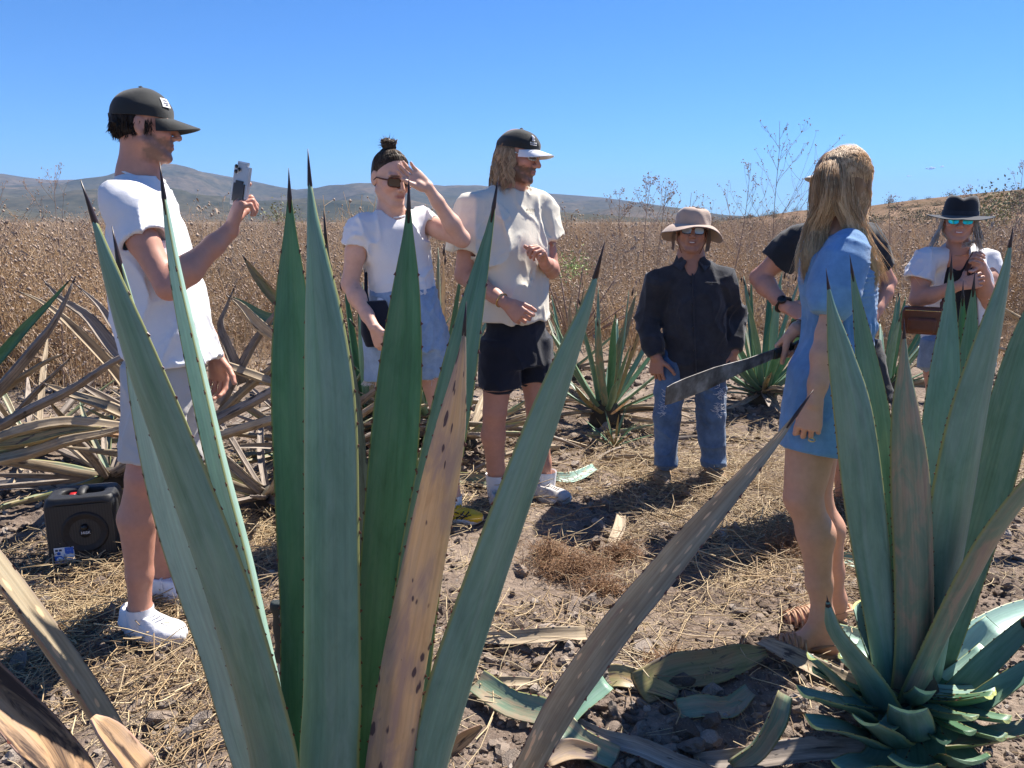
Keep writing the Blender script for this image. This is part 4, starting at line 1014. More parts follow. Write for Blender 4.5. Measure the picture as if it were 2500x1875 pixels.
dead_agave(2480, 1000, [
    ([(2400, 800, 3.6, 36), (2280, 740, 3.6, 36), (2200, 690, 3.6, 20), (2140, 650, 3.6, 4)], 'dry', U),
    ([(2400, 860, 3.5, 36), (2260, 800, 3.5, 36), (2200, 770, 3.5, 22), (2120, 740, 3.5, 4)], 'dry', U),
    ([(2390, 760, 3.6, 40), (2260, 800, 3.55, 40), (2180, 850, 3.5, 30), (2130, 880, 3.5, 8)], 'scorched', U)],
    'withered agave leaves on the far side of the woman in the black hat', Y=3.6)

def dead_rosette(px, py, Y, n, L, seed, label, lo=5, hi=48):
    r = random.Random(seed); p = W(px, py, Y); root = empty('dead_agave', (p[0], p[1], float(gz(p[0], p[1])))); tag(root, label, 'dead agave', 'withered agaves')
    for j in range(n):
        az = j * 2.4 + r.gauss(0, .2)
        put_leaf(root, r.choice(['stiff', 'stiff', 'dead']), r.randrange(3), r.choice(['dry', 'grey', 'grey', 'dry', 'halfdry']), az, R(r.uniform(lo, hi)), L * r.uniform(.65, 1.05), (.03 * math.cos(az), .03 * math.sin(az), .06), r.gauss(0, .5), 1.0)
    MB().tube([V3(0, 0, -.06), V3(0, 0, .03), V3(0, 0, .10)], [.08, .09, .04], 9).build('core', m_core, root)
dead_rosette(640, 1050, 3.75, 30, .95, 3, 'bristling withered agave between the man with the phone and the bun haired woman')
dead_rosette(250, 1030, 4.0, 28, .95, 4, 'bristling withered agave half hidden behind the man with the phone')
dead_rosette(60, 960, 4.6, 24, 1.0, 5, 'bristling withered agave rising beyond the heap near the loudspeaker')
dead_rosette(760, 1000, 4.6, 24, .95, 6, 'withered agave standing farther back behind the bun haired woman')
dead_rosette(1130, 1010, 4.7, 26, .9, 7, 'withered agave lying low behind the cream shirt', 2, 30)

# ------------------------------------------------------------------ cut leaves lying on the soil
def cut_leaf(rows, mat, label, inn=(0, 0, 1), group=None, cut=True, name='cut_leaf', th=.008, chan=.35, wavy=.08, seed=0, teeth=0.04, dz=0.0):
    """rows (x, y, width, height above the soil)"""
    pts = []
    for x, y, w, z in rows:
        Y = ground_Y(y * 1.1302, z); p = D(x, y, Y); p[2] = z + float(gz(p[0], p[1])) + dz
        pts.append([*p, w * 1.1302 * mpp(y * 1.1302, Y) / 2])
    t, _ = smooth_rows(pts, 14)
    c0 = t[:, :3].mean(0); c0[2] = t[:, 2].min()
    root = empty(name, tuple(c0))
    bl, sp, tm, cm = leaf_geo(t[:, :3] - c0, np.maximum(t[:, 3], .001), inn, chan=chan, thick=th, nu=7, spine=0, cut=cut, teeth=teeth, seed=seed, wavy=wavy)
    bl.build('blade', LM[mat], root, uv=True)
    if cm: cm.build('cut_face', m_cut if mat in ('blue', 'pale', 'mid', 'green') else LM['dry'], root, smooth=False)
    if tm and tm.n: tag(tm.build('margin_teeth', m_tooth, root, smooth=False), kind='stuff')
    return tag(root, label, 'cut leaf', group)
cut_leaf([(1380, 1500, 70, .02), (1460, 1470, 76, .03), (1540, 1445, 72, .04), (1600, 1420, 58, .05), (1655, 1408, 20, .05)], 'yellow', 'orange stained agave leaf with a green tip lying on dark soil', (-.1, -.8, .7), seed=1)
cut_leaf([(1620, 1500, 30, .02), (1575, 1525, 46, .02), (1520, 1545, 48, .02), (1465, 1553, 44, .02)], 'halfdry', 'short green and brown leaf piece lying flat on the soil', (0, -.6, .8), seed=2)
cut_leaf([(1580, 1650, 40, .02), (1630, 1620, 60, .06), (1670, 1560, 66, .14), (1690, 1500, 50, .2)], 'halfdry', 'curled strip of agave leaf with its end standing up', (.5, -.8, .2), seed=3, wavy=.12)
cut_leaf([(1640, 1385, 30, .03), (1700, 1425, 44, .03), (1780, 1455, 46, .03), (1860, 1480, 40, .03)], 'dry', 'long dry grey leaf lying beside the woven sandals', (0, -.5, .9), seed=4)
cut_leaf([(1290, 1480, 46, .02), (1340, 1475, 50, .03), (1400, 1490, 40, .02), (1460, 1520, 30, .02)], 'yellow', 'half green leaf bending behind the long freckled leaf', (0, -.6, .8), seed=5)
cut_leaf([(1030, 1490, 56, .03), (1110, 1525, 60, .05), (1190, 1560, 60, .05), (1250, 1600, 56, .04), (1330, 1650, 50, .02)], 'halfdry', 'long cut leaf crossing under the freckled leaf, green end down', (.2, -.7, .7), seed=6)
cut_leaf([(1195, 1600, 40, .02), (1260, 1530, 56, .06), (1310, 1490, 44, .09)], 'blue', 'folded pale green leaf end standing on the soil', (-.5, -.7, .4), seed=7, wavy=.15)
cut_leaf([(1180, 1545, 26, .03), (1290, 1590, 34, .04), (1380, 1625, 40, .03), (1470, 1650, 40, .02), (1560, 1665, 30, .02)], 'grey', 'dark narrow dry leaf lying along the near cut leaves', (0, -.6, .8), seed=8)
cut_leaf([(1010, 1395, 22, .02), (1100, 1400, 32, .03), (1180, 1395, 34, .04), (1265, 1385, 30, .04)], 'dry', 'straight dry leaf with a pale green cut end', (0, -.6, .8), seed=9)
cut_leaf([(1020, 1478, 16, .02), (1100, 1480, 22, .03), (1160, 1482, 14, .02)], 'dry', 'thin split dry leaf beside the tall agave', (0, -.6, .8), seed=10)
cut_leaf([(1200, 1030, 24, .02), (1240, 1024, 28, .03), (1285, 1010, 20, .03)], 'pale', 'pale green leaf piece in front of the young agave offshoot', (0, -.6, .8), seed=11)
cut_leaf([(985, 1040, 26, .02), (1060, 1040, 34, .03), (1130, 1035, 30, .03)], 'halfdry', 'cut leaf behind the white sock', (0, -.7, .7), seed=12)
cut_leaf([(780, 1160, 60, .02), (790, 1110, 70, .08), (768, 1040, 46, .16), (760, 1010, 12, .2)], 'spotted', 'folded tan dead leaf standing between two tall green leaves', (.3, -.9, .1), seed=13, wavy=.03, teeth=0)
cut_leaf([(1320, 1170, 22, .02), (1338, 1130, 26, .05), (1342, 1100, 20, .07)], 'dry', 'short dry stub with a tuft of fibres in the shadow', (0, -.7, .7), seed=14, teeth=0)
cut_leaf([(1820, 1195, 30, .03), (1870, 1205, 44, .03), (1920, 1215, 40, .03)], 'blue', 'pale green leaf piece behind the legs of the blonde woman', (0, -.6, .8), seed=15)
cut_leaf([(1795, 1350, 30, .03), (1850, 1362, 40, .05), (1930, 1380, 40, .05)], 'pale', 'pale leaf lying behind the stubs of the hacked agave', (0, -.6, .8), seed=16)
cut_leaf([(1500, 1640, 30, .01), (1620, 1640, 46, .02), (1760, 1630, 50, .03), (1900, 1625, 40, .03)], 'grey', 'long dry brown leaf lying under the hacked agave', (0, -.6, .8), seed=17)
cut_leaf([(1740, 1420, 30, .02), (1770, 1440, 46, .02), (1800, 1450, 30, .03)], 'pale', 'curled pale leaf scrap with fresh cut face beside the stubs', (.2, -.7, .7), seed=18)
cut_leaf([(960, 1655, 20, .03), (1000, 1620, 34, .08), (1040, 1590, 10, .13)], 'scorched', 'torn thin papery leaf tip sticking up from the soil', (.2, -.9, .2), seed=19, teeth=0)
cut_leaf([(1180, 1650, 40, .02), (1230, 1625, 44, .03), (1290, 1630, 30, .03)], 'spotted', 'orange scrap of dead leaf under the freckled leaf', (0, -.6, .8), seed=20, teeth=0)
cut_leaf([(-30, 1040, 30, .03), (60, 1042, 36, .04), (150, 1044, 34, .04), (230, 1045, 16, .03)], 'grey', 'flat dark grey leaf behind the loudspeaker', (0, -.5, .9), seed=21)
r = random.Random(31)
for i in range(46):                      # nondescript dead leaves between the agaves
    if i < 28: x, y = r.uniform(520, 1450), r.uniform(860, 1010)
    else: x, y = r.uniform(-20, 2250), r.uniform(800, 960)
    Y = ground_Y(y * 1.1302); p = D(x, y, Y); a = r.gauss(0, .55) + (0 if r.random() < .5 else math.pi)
    L = r.uniform(.35, .85)
    o = bpy.data.objects.new('dead_leaf', leaf_variant('dead', r.randrange(4), r.choice(['dry', 'dry', 'grey', 'halfdry']))); COL.objects.link(o)
    o.location = (p[0], p[1], float(gz(p[0], p[1])) + r.uniform(.03, .10)); o.rotation_euler = (r.gauss(0, .5), r.gauss(0, .08), a); o.scale = (L, L, L)
    tag(o, 'withered agave leaf lying loose on the ground between the agaves', 'dead leaf', 'withered leaves strewn between the agaves')
# ------------------------------------------------------------------ people: materials
def skin_mat(name, rough=0.5):
    m, nt, b = new_mat(name)
    at = nt.nodes.new('ShaderNodeVertexColor'); at.layer_name = 'Col'
    n = noise_tex(nt, 45, 5, 0.6); n2 = noise_tex(nt, 9, 3)
    c = mixc(nt, 0.5, at.outputs[0], ramp(nt, n, [(0.3, (0.86, 0.82, 0.8)), (0.7, (1.08, 1.06, 1.06))]), 'MULTIPLY')
    c = mixc(nt, 0.5, c, ramp(nt, n2, [(0.35, (0.9, 0.86, 0.85)), (0.65, (1.07, 1.05, 1.05))]), 'MULTIPLY')
    nt.links.new(c, b.inputs['Base Color'])
    b.inputs['Roughness'].default_value = rough; b.inputs['Specular IOR Level'].default_value = 0.4
    b.inputs['Subsurface Weight'].default_value = 0.10; b.inputs['Subsurface Radius'].default_value = (0.012, 0.005, 0.003); b.inputs['Subsurface Scale'].default_value = 0.6
    bump(nt, b, noise_tex(nt, 420, 3), 0.12, 0.002)
    return m
m_skin = skin_mat('skin')
def cloth_mat(name, col, var=0.08, weave=900, bmp=0.25, rough=0.85, blotch=0.0, sheen=0.2, trans=0.0):
    m, nt, b = new_mat(name)
    n = noise_tex(nt, 7, 5, 0.6)
    c = ramp(nt, n, [(0.3, [x * (1 - var) for x in col]), (0.7, [min(1, x * (1 + var)) for x in col])])
    if blotch: c = mixc(nt, blotch, c, ramp(nt, noise_tex(nt, 28, 6, 0.7), [(0.35, (0.55, 0.6, 0.65)), (0.65, (1.25, 1.2, 1.15))]), 'MULTIPLY')
    nt.links.new(c, b.inputs['Base Color']); b.inputs['Roughness'].default_value = rough; b.inputs['Specular IOR Level'].default_value = 0.2
    b.inputs['Sheen Weight'].default_value = sheen
    w = N(nt, 'Math', _operation='ADD'); nt.links.new(noise_tex(nt, weave, 2), w.inputs[0]); k = N(nt, 'Math', _operation='MULTIPLY'); nt.links.new(noise_tex(nt, 55, 4), k.inputs[0]); k.inputs[1].default_value = 1.6; nt.links.new(k.outputs[0], w.inputs[1])
    bump(nt, b, w.outputs[0], bmp, 0.004)
    if trans:
        tr = N(nt, 'BsdfTranslucent'); nt.links.new(c, tr.inputs[0]); mx = N(nt, 'MixShader'); mx.inputs[0].default_value = trans
        nt.links.new(b.outputs[0], mx.inputs[1]); nt.links.new(tr.outputs[0], mx.inputs[2]); nt.links.new(mx.outputs[0], nt.nodes['Material Output'].inputs['Surface'])
    return m
CM = dict(white=cloth_mat('white_cotton', (0.72, 0.72, 0.73), 0.04), cream=cloth_mat('cream_cotton', (0.68, 0.63, 0.52), 0.05), black=cloth_mat('black_cotton', (0.018, 0.02, 0.024), 0.2),
          navy=cloth_mat('navy_cotton', (0.011, 0.014, 0.024), 0.2), charcoal=cloth_mat('charcoal_shirt', (0.030, 0.034, 0.044), 0.3, blotch=0.3), offwhite=cloth_mat('offwhite_twill', (0.50, 0.48, 0.45), 0.06),
          denim_light=cloth_mat('light_denim', (0.28, 0.39, 0.53), 0.15, 500, 0.4, blotch=0.25), denim=cloth_mat('washed_jeans', (0.085, 0.15, 0.26), 0.3, 500, 0.4, blotch=0.3),
          chambray=cloth_mat('blue_chambray', (0.145, 0.29, 0.50), 0.12, 700, 0.3, blotch=0.25), denim_grey=cloth_mat('grey_blue_denim', (0.21, 0.29, 0.40), 0.15, 500, 0.4, blotch=0.4),
          hat_tan=cloth_mat('tan_canvas', (0.42, 0.315, 0.25), 0.1), felt=cloth_mat('black_felt', (0.017, 0.019, 0.024), 0.2, 400), capblack=cloth_mat('washed_black_canvas', (0.026, 0.028, 0.027), 0.2))
m_leather_w = plain('white_leather', (0.72, 0.72, 0.73), 0.45, 0.05, 30, bmp=0.15, bscale=200)
m_rubber_w = plain('white_rubber', (0.68, 0.67, 0.65), 0.6, 0.06, 40)
m_suede = plain('tan_suede', (0.34, 0.235, 0.14), 0.9, 0.25, 30, bmp=0.3)
m_yellow = plain('yellow_leather', (0.72, 0.46, 0.02), 0.5, 0.08, 30)
m_black_gloss = plain('black_plastic', (0.012, 0.012, 0.014), 0.3, 0.2, 30)
m_tort = plain('tortoise_acetate', (0.11, 0.03, 0.012), 0.2, 0.6, 60)
m_lens = plain('dark_lens', (0.035, 0.02, 0.014), 0.06, 0.1, 5, spec=0.8)
m_teal = plain('teal_mirror_lens', (0.02, 0.42, 0.44), 0.12, 0.3, 18, metal=0.75)
m_clear = plain('spectacle_glass', (0.30, 0.34, 0.38), 0.04, 0.2, 9, spec=1.0)
m_gold = plain('gold', (0.75, 0.52, 0.2), 0.25, 0.1, 30, metal=1.0)
m_leather_b = plain('brown_leather', (0.12, 0.04, 0.018), 0.42, 0.25, 20, bmp=0.2, bscale=160)
m_strap_tan = plain('tan_woven_leather', (0.36, 0.20, 0.115), 0.6, 0.2, 30)
m_white_print = plain('white_print', (0.75, 0.75, 0.75), 0.7, 0.05, 30)
m_navy_print = plain('navy_print', (0.02, 0.03, 0.07), 0.6, 0.1, 30)
def hair_mat(name, lo, mid, hi, rough=0.5):
    m, nt, b = new_mat(name)
    at = nt.nodes.new('ShaderNodeVertexColor'); at.layer_name = 'Col'      # r = strand random, g = along
    sep = nt.nodes.new('ShaderNodeSeparateColor'); nt.links.new(at.outputs[0], sep.inputs[0])
    c = ramp(nt, sep.outputs[0], [(0.0, lo), (0.5, mid), (1.0, hi)])
    nt.links.new(c, b.inputs['Base Color']); b.inputs['Roughness'].default_value = rough; b.inputs['Specular IOR Level'].default_value = 0.25
    tr = N(nt, 'BsdfTranslucent'); nt.links.new(c, tr.inputs[0]); mx = N(nt, 'MixShader'); mx.inputs[0].default_value = 0.25
    nt.links.new(b.outputs[0], mx.inputs[1]); nt.links.new(tr.outputs[0], mx.inputs[2]); nt.links.new(mx.outputs[0], nt.nodes['Material Output'].inputs['Surface'])
    return m
HM = dict(brown=hair_mat('dark_brown_hair', (0.012, 0.008, 0.006), (0.035, 0.022, 0.015), (0.07, 0.045, 0.03)), sand=hair_mat('sandy_hair', (0.15, 0.085, 0.045), (0.40, 0.26, 0.15), (0.70, 0.52, 0.33)),
          blonde=hair_mat('blonde_hair', (0.20, 0.11, 0.055), (0.52, 0.32, 0.165), (0.88, 0.64, 0.38)), silver=hair_mat('silver_hair', (0.45, 0.43, 0.40), (0.62, 0.60, 0.56), (0.78, 0.77, 0.74)),
          pulled=hair_mat('brown_pulled_hair', (0.03, 0.02, 0.013), (0.075, 0.05, 0.032), (0.16, 0.11, 0.07)))
SK = dict(tan=(0.52, 0.265, 0.185), fair=(0.64, 0.385, 0.285), brown=(0.37, 0.195, 0.135), mature=(0.52, 0.28, 0.195), legs=(0.58, 0.325, 0.22))

# ------------------------------------------------------------------ hands, heads, limbs as field parts
def hand_prims(w, d, th, side, curls, s=1.0, spread=0.10, thumb=(0.55, 0.75, 0.25), thumb_curl=25):
    """w wrist, d wrist->knuckles, th thumb side, side 'R'/'L', curls: 4 x (knuckle, mid, tip) degrees"""
    w, d = np.asarray(w, float), unit(d); th = unit(np.asarray(th, float) - d * np.dot(th, d))
    n = np.cross(th, d) if side == 'R' else np.cross(d, th)              # palm faces n
    P = [loft(w - d * 0.012 * s, w + d * 0.092 * s, th, [(0, .025 * s, .018 * s), (.3, .033 * s, .017 * s), (.75, .042 * s, .0145 * s), (1, .040 * s, .011 * s)], k=0.008, n=2.6),
         ellip(w + d * .03 * s + th * .020 * s + n * .008 * s, (d, th, n), (.032 * s, .019 * s, .017 * s), k=0.01)]
    lat, fwd, ln = (.0325, .0110, -.0110, -.0310), (.086, .091, .087, .077), (.076, .085, .079, .060)
    tips = []
    for f in range(4):
        p = w + d * fwd[f] * s + th * lat[f] * s
        fd = unit(d + th * spread * (1.5 - f) * 0.6); ax = np.cross(n, fd) * -1
        ang = 0.0; r = (.0098, .0098, .0094, .0082)[f] * s
        cur = curls[f] if isinstance(curls[0], (tuple, list)) else curls
        for j, frac in enumerate((.46, .31, .23)):
            ang += R(cur[j]); dv = fd * math.cos(ang) + n * math.sin(ang); q = p + dv * ln[f] * s * frac
            P.append(cone(p, q, r, r * .90, k=0.0045)); p = q; r *= .90
        tips.append(p)
    p = w + d * .022 * s + th * .028 * s + n * .004 * s; dv = unit(d * thumb[0] + th * thumb[1] + n * thumb[2]); r = .0135 * s
    for j, L in enumerate((.042, .034, .026)):
        q = p + dv * L * s; P.append(cone(p, q, r, r * .86, k=0.007 if j == 0 else .004)); p = q; r *= .86
        dv = unit(dv + (d * .55 - th * .35 + n * .15) * math.tan(R(thumb_curl)) * .8)
    return P, n, tips
def hand_box(w, d, s=1.0):
    c = np.asarray(w) + unit(d) * .085 * s
    return (c - .125 * s, c + .125 * s, 0.0033)
class Head:
    def __init__(s, c, fwd, up=(0, 0, 1), scale=1.0):
        s.c = np.asarray(c, float); s.f = unit(fwd); u = np.asarray(up, float)
        s.r = unit(np.cross(s.f, u)); s.u = np.cross(s.r, s.f); s.s = scale
    def p(s, x, y, z): return s.c + s.s * (s.r * x + s.f * y + s.u * z)         # x right of person, y forward, z up
    def local(s, v):
        q = (np.asarray(v) - s.c) / s.s
        return q @ s.r, q @ s.f, q @ s.u
    def prims(s, jaw=1.0, fem=False, nose=1.0, smile=0.0):
        S, p, ax = s.s, s.p, (s.r, s.f, s.u); P = []
        E = lambda c, rad, k=.015, op='add': P.append(ellip(p(*c), ax, [q * S for q in rad], k * S, op))
        C = lambda a, b, ra, rb, k=.01, op='add': P.append(cone(p(*a), p(*b), ra * S, rb * S, k * S, op))
        E((0, -.012, .045), (.075, .096, .082)); E((0, .010, .010), (.069, .082, .085), .02)
        E((0, .022, -.045), (.056 * jaw, .066, .062), .025)
        for x in (-1, 1):
            C((x * .058 * jaw, -.002, -.050), (x * .020, .070, -.096), .019, .016, .02)          # jaw line
            E((x * .040, .062, -.018), (.026, .026, .026), .018)                                 # cheek
            C((x * .012, .091, .030), (x * .048, .076, .030), .010 if not fem else .007, .009, .012)
            P.append(ball(p(x * .031, .099, .008), .0135 * S, .012 * S, 'sub'))                  # socket
            P.append(ball(p(x * .031, .0795, .008), .0122 * S, .002 * S))                        # eye
            C((x * .019, .0915, .0135), (x * .043, .0860, .0125), .0032, .0026, .003)            # upper lid
            C((x * .020, .0905, .0015), (x * .042, .0860, .0020), .0024, .0020, .003)            # lower lid
            ex = ellip(p(x * .0775, -.012, .002), (unit(s.r * x + s.f * .35), unit(s.f - s.r * x * .35), s.u), (.0085 * S, .019 * S, .033 * S), .006 * S)
            P.append(ex); P.append(ellip(p(x * .0870, -.007, .004), (unit(s.r * x + s.f * .35), unit(s.f - s.r * x * .35), s.u), (.0065 * S, .010 * S, .019 * S), .005 * S, 'sub'))
        E((0, .073, -.100), (.020 * (jaw if not fem else .85), .019, .016), .022)               # chin
        C((0, .090, .020), (0, .1115 + .004 * nose, -.024), .0085, .0115 * nose, .010)           # nose
        for x in (-1, 1): E((x * .0115, .100, -.029), (.0085 * nose, .0115, .0075), .007)
        E((0, .081, -.055), (.030, .017, .022), .016)                                           # muzzle
        zs = .004 * smile
        C((-.017, .0935, -.0530 + 0), (.017, .0935, -.0530), .0052, .0052, .005); C((-.014, .0935, -.0645), (.014, .0935, -.0645), .0062, .0062, .005)
        C((-.024, .0925, -.0585 + zs), (.024, .0925, -.0585 + zs), .0022, .0022, .003, 'sub'); C((-.018, .1005, -.0585), (.018, .1005, -.0585), .0022, .0022, .003, 'sub')
        return P
    def colour(s, v, base, col):
        """skin tint, lips, brows, eyes, stubble on the vertices of the head"""
        x, y, z = s.local(v); ax = np.abs(x); inside = (y * y + x * x + z * z < .15 ** 2) & (z > -.125)
        out = base
        def put(mask, c, a=1.0):
            mm = (mask * inside * a)[:, None]; out[:] = out * (1 - mm) + np.asarray(c) * mm
        sm = lambda e0, e1, t: np.clip((t - e0) / (e1 - e0), 0, 1)
        blush = np.exp(-((ax - .045) ** 2 + (z + .02) ** 2) / .0005) * (y > .03); put(blush, np.array(col['skin']) * (1.12, .85, .85), .5)
        if 'beard' in col:
            nz = fbm(np.stack([x, y, z], -1) * 60, 3)
            top = -.030 + .40 * np.clip(.055 - y, 0, .06) + .010 * nz          # upper edge climbs to the sideburn
            m = sm(0, .014, top - z) * sm(-.012, .012, y + .006 * nz) * sm(-.128, -.108, z)
            m = np.maximum(m, np.exp(-((z + .045) / .006) ** 4) * (ax < .03) * (y > .08))
            lips = (np.abs(z + .0585) < .010) & (ax < .021) & (y > .085)
            put(np.clip(m * (1 + .5 * nz), 0, 1) * ~lips, col['beard'], col.get('beard_a', .8))
        lip = np.exp(-((z + .0588) / .0085) ** 4) * np.exp(-(ax / .0235) ** 6) * (y > .080); put(lip, col.get('lip', (.42, .16, .13)), .75)
        brow = np.exp(-((z - .030 + .10 * np.clip(ax - .032, 0, 1)) / .0048) ** 4) * sm(.010, .016, ax) * sm(.054, .048, ax) * (y > .055); put(brow, col.get('brow', (.05, .03, .02)), .85)
        ed = np.sqrt((ax - .031) ** 2 + (y - .0795) ** 2 + (z - .008) ** 2)
        eye = (ed < .0129) & (np.abs(z - .0075) < .0062) & (y > .08); put(eye.astype(float), (.6, .57, .54))
        iris = eye & (np.hypot(ax - .031, z - .008) < .0058); put(iris.astype(float), (.04, .025, .015))
        return out
def limb(a, b, c, ra, rm, rc, bulge, k=.02, flat=None, back=None):
    """two bones a-b-c with muscle bellies"""
    a, b, c = (np.asarray(q, float) for q in (a, b, c)); m1 = a + (b - a) * .45; m2 = b + (c - b) * .30
    off = np.zeros(3) if back is None else np.asarray(back)
    return [cone(a, m1, ra, (ra + rm) * .52, k), cone(m1, b, (ra + rm) * .52, rm, k), cone(b, m2 + off, rm * .97, bulge, k), cone(m2 + off, b + (c - b) * .72 + off * .3, bulge, rc * 1.16, k), cone(b + (c - b) * .72 + off * .3, c, rc * 1.16, rc, k, flat=flat)]
def person(label, prims, fine, skin, head=None, hcol=None, h=0.0085, spots=(), group=None, name='person'):
    v, q = solid(prims, h, fine=fine)
    root_loc = np.array([v[:, 0].mean(), v[:, 1].mean(), 0.0])
    cols = np.tile(np.array(skin, float), (len(v), 1))
    for c, r, t in spots:                       # knees, elbows, knuckles a little redder; tattoos
        d = np.linalg.norm(v - np.asarray(c), axis=1); m = np.clip(1.4 - d / r, 0, 1)[:, None] * .6
        cols = cols * (1 - m) + np.asarray(t) * m
    if head is not None: cols = head.colour(v, cols, hcol)
    me = np_mesh(name, v - root_loc, q); set_col(me, cols)
    o = add_obj(name, me, m_skin, loc=root_loc)
    return tag(o, label, 'person')
def wear(o, parent):
    """parent keeping world place (parents are only translated)"""
    o.parent = parent; o.matrix_parent_inverse = Matrix.Translation(-Vector(parent.location))
    return o
def wear_all(objs, parent):
    for o in objs: wear(o, parent)

# ------------------------------------------------------------------ hair strands: ribbons
def strands(name, curves, w, mat, tone=None, seed=0, n=10):
    """curves: list of (m,3) polylines; every one becomes a thin three sided lock"""
    r = np.random.default_rng(seed); mb = MB(); cols = []
    for i, c in enumerate(curves):
        c = np.asarray(c); m = len(c); ww = w * r.uniform(.6, 1.4)
        mb.tube(c, ww * np.interp(np.linspace(0, 1, m), [0, .12, .7, 1], [.1, 1, .8, .12]), 3, cap=False)
        t = (r.normal(.5, .22) if tone is None else tone(i, c, r))
        cc = np.zeros((3 * m, 3)); cc[:, 0] = np.clip(t + np.repeat(np.linspace(-.08, .12, m), 3), 0, 1); cc[:, 1] = np.repeat(np.linspace(0, 1, m), 3); cols.append(cc)
    me = mb.mesh(name); set_col(me, np.concatenate(cols))
    return add_obj(name, me, mat)
def hair_shell(name, prims, mat, h=.004, wr=None, tone=.35):
    v, q = solid(prims, h, wr); me = np_mesh(name, v, q)
    n = fbm(v * np.array([60, 60, 14]), 3); c = np.zeros((len(v), 3)); c[:, 0] = np.clip(tone + .3 * n, 0, 1)
    set_col(me, c)
    return add_obj(name, me, mat)

# ------------------------------------------------------------------ headwear, glasses, shoes
def dome(H, c, rx, ry, h, sq=2.6, nu=40, nv=14, dent=None, inner=True):
    """crown of a hat around head frame H: ellipse rx, ry at the base, height h"""
    P = np.zeros((nv, nu, 3)); a = np.linspace(0, 2 * math.pi, nu, endpoint=False)
    for i in range(nv):
        t = i / (nv - 1); rr = (1 - t ** sq) ** (1 / sq) if t < 1 else 0.0
        rr = max(rr, .004)
        for j in range(nu):
            x, y, z = rx * rr * math.cos(a[j]), ry * rr * math.sin(a[j]), h * t
            if dent: x, y, z = dent(x, y, z, t, a[j])
            P[i, j] = H.p(c[0] + x, c[1] + y, c[2] + z)
    return P
def baseball_cap(H, mat_crown, mat_brim, tilt=0.0, brim_len=.082, droop=.020, hgt=.086, low=.034):
    c = (0, -.004, low)
    mb = MB()
    def pan(x, y, z, t, a):
        k = 1 + .010 * abs(math.cos(3 * a)) + .035 * float(vnoise(np.array([[math.cos(a) * 2.2 + 9, math.sin(a) * 2.2, t * 3.0]]))[0]) * min(1, t * 3)
        return x * k, y * k + .006 * t, z * (1 + .03 * math.sin(2 * a + 1))
    P = dome(H, c, .086, .106, hgt, 2.2, 48, 16, pan); P2 = dome(H, c, .082, .102, hgt - .004, 2.2, 48, 16, pan)
    mb.grid(P, close=True); mb.grid(P2[::-1], close=True); mb.grid(np.stack([P2[0], P[0]]), close=True)
    crown = mb.build('cap', mat_crown)
    bt = MB().tube([H.p(0, .0 + c[1], c[2] + hgt - .003), H.p(0, c[1] + .006, c[2] + hgt + .004)], [.009, .005], 8).build('cap_button', mat_crown, crown)
    # brim: half-moon sheet curved over the face
    br = MB(); nu, nv = 25, 9; T, B = np.zeros((nv, nu, 3)), np.zeros((nv, nu, 3))
    for i in range(nv):
        for j in range(nu):
            a = math.pi * (0.14 + .72 * j / (nu - 1)); t = i / (nv - 1)
            x = .088 * math.cos(a) * (1 + .02 * t); y = .106 * math.sin(a) + brim_len * t * math.sin(math.pi * (j / (nu - 1))) ** .55
            z = .004 - droop * t - 3.6 * x * x * (0.55 + .6 * t) + .012
            T[i, j] = H.p(x, c[1] + y, c[2] + z - .010 + tilt * t); B[i, j] = H.p(x, c[1] + y, c[2] + z - .0135 + tilt * t)
    br.grid(T); br.grid(B[::-1]); br.grid(np.stack([B[-1], T[-1]])); br.grid(np.stack([B[:, 0], T[:, 0]])[::-1]); br.grid(np.stack([B[:, -1], T[:, -1]]))
    br.build('brim', mat_brim, crown)
    return crown
def on_cap(H, a, t, off=.003, low=.034, hgt=.104):
    """point on the crown of a baseball cap: a angle from the person's right towards the front"""
    rr = (1 - t ** 2.2) ** (1 / 2.2)
    return H.p((.086 * rr + off) * math.cos(a), -.004 + .006 * t + (.106 * rr + off) * math.sin(a), low + hgt * t + off * .4)
def cap_patch(H, a0, a1, t0, t1, off, low, hgt, mat, name, parent, n=5):
    P = np.array([[on_cap(H, a0 + (a1 - a0) * j / n, t0 + (t1 - t0) * i / n, off, low, hgt) for j in range(n + 1)] for i in range(n + 1)])
    return MB().grid(P).build(name, mat, parent)
def brimmed_hat(H, mat, rx, ry, hh, bw, wave, dent=None, sq=3.2, band=None, c=(0, -.006, .045), thick=.004, name='hat'):
    mb = MB(); P = dome(H, c, rx, ry, hh, sq, 48, 16, dent); mb.grid(P, close=True)
    nu, nv = 48, 10
    T, B = np.zeros((nv, nu, 3)), np.zeros((nv, nu, 3)); a = np.linspace(0, 2 * math.pi, nu, endpoint=False)
    for i in range(nv):
        for j in range(nu):
            t = i / (nv - 1); x, y = (rx + bw * t) * math.cos(a[j]), (ry + bw * t) * math.sin(a[j]); z = wave(t, a[j])
            T[i, j] = H.p(c[0] + x, c[1] + y, c[2] + z); B[i, j] = H.p(c[0] + x, c[1] + y, c[2] + z - thick)
    mb.grid(T[::-1], close=True); mb.grid(B, close=True); mb.grid(np.stack([T[-1], B[-1]]), close=True)
    hat = mb.build(name, mat)
    if band:
        bm_ = MB(); R1 = [H.p(c[0] + (rx + .002) * math.cos(q), c[1] + (ry + .002) * math.sin(q), c[2] + .003) for q in a]; R2 = [H.p(c[0] + (rx + .001) * math.cos(q), c[1] + (ry + .001) * math.sin(q), c[2] + .026) for q in a]
        bm_.grid(np.stack([R1, R2]), close=True); bm_.build('hat_band', band, hat)
    return hat
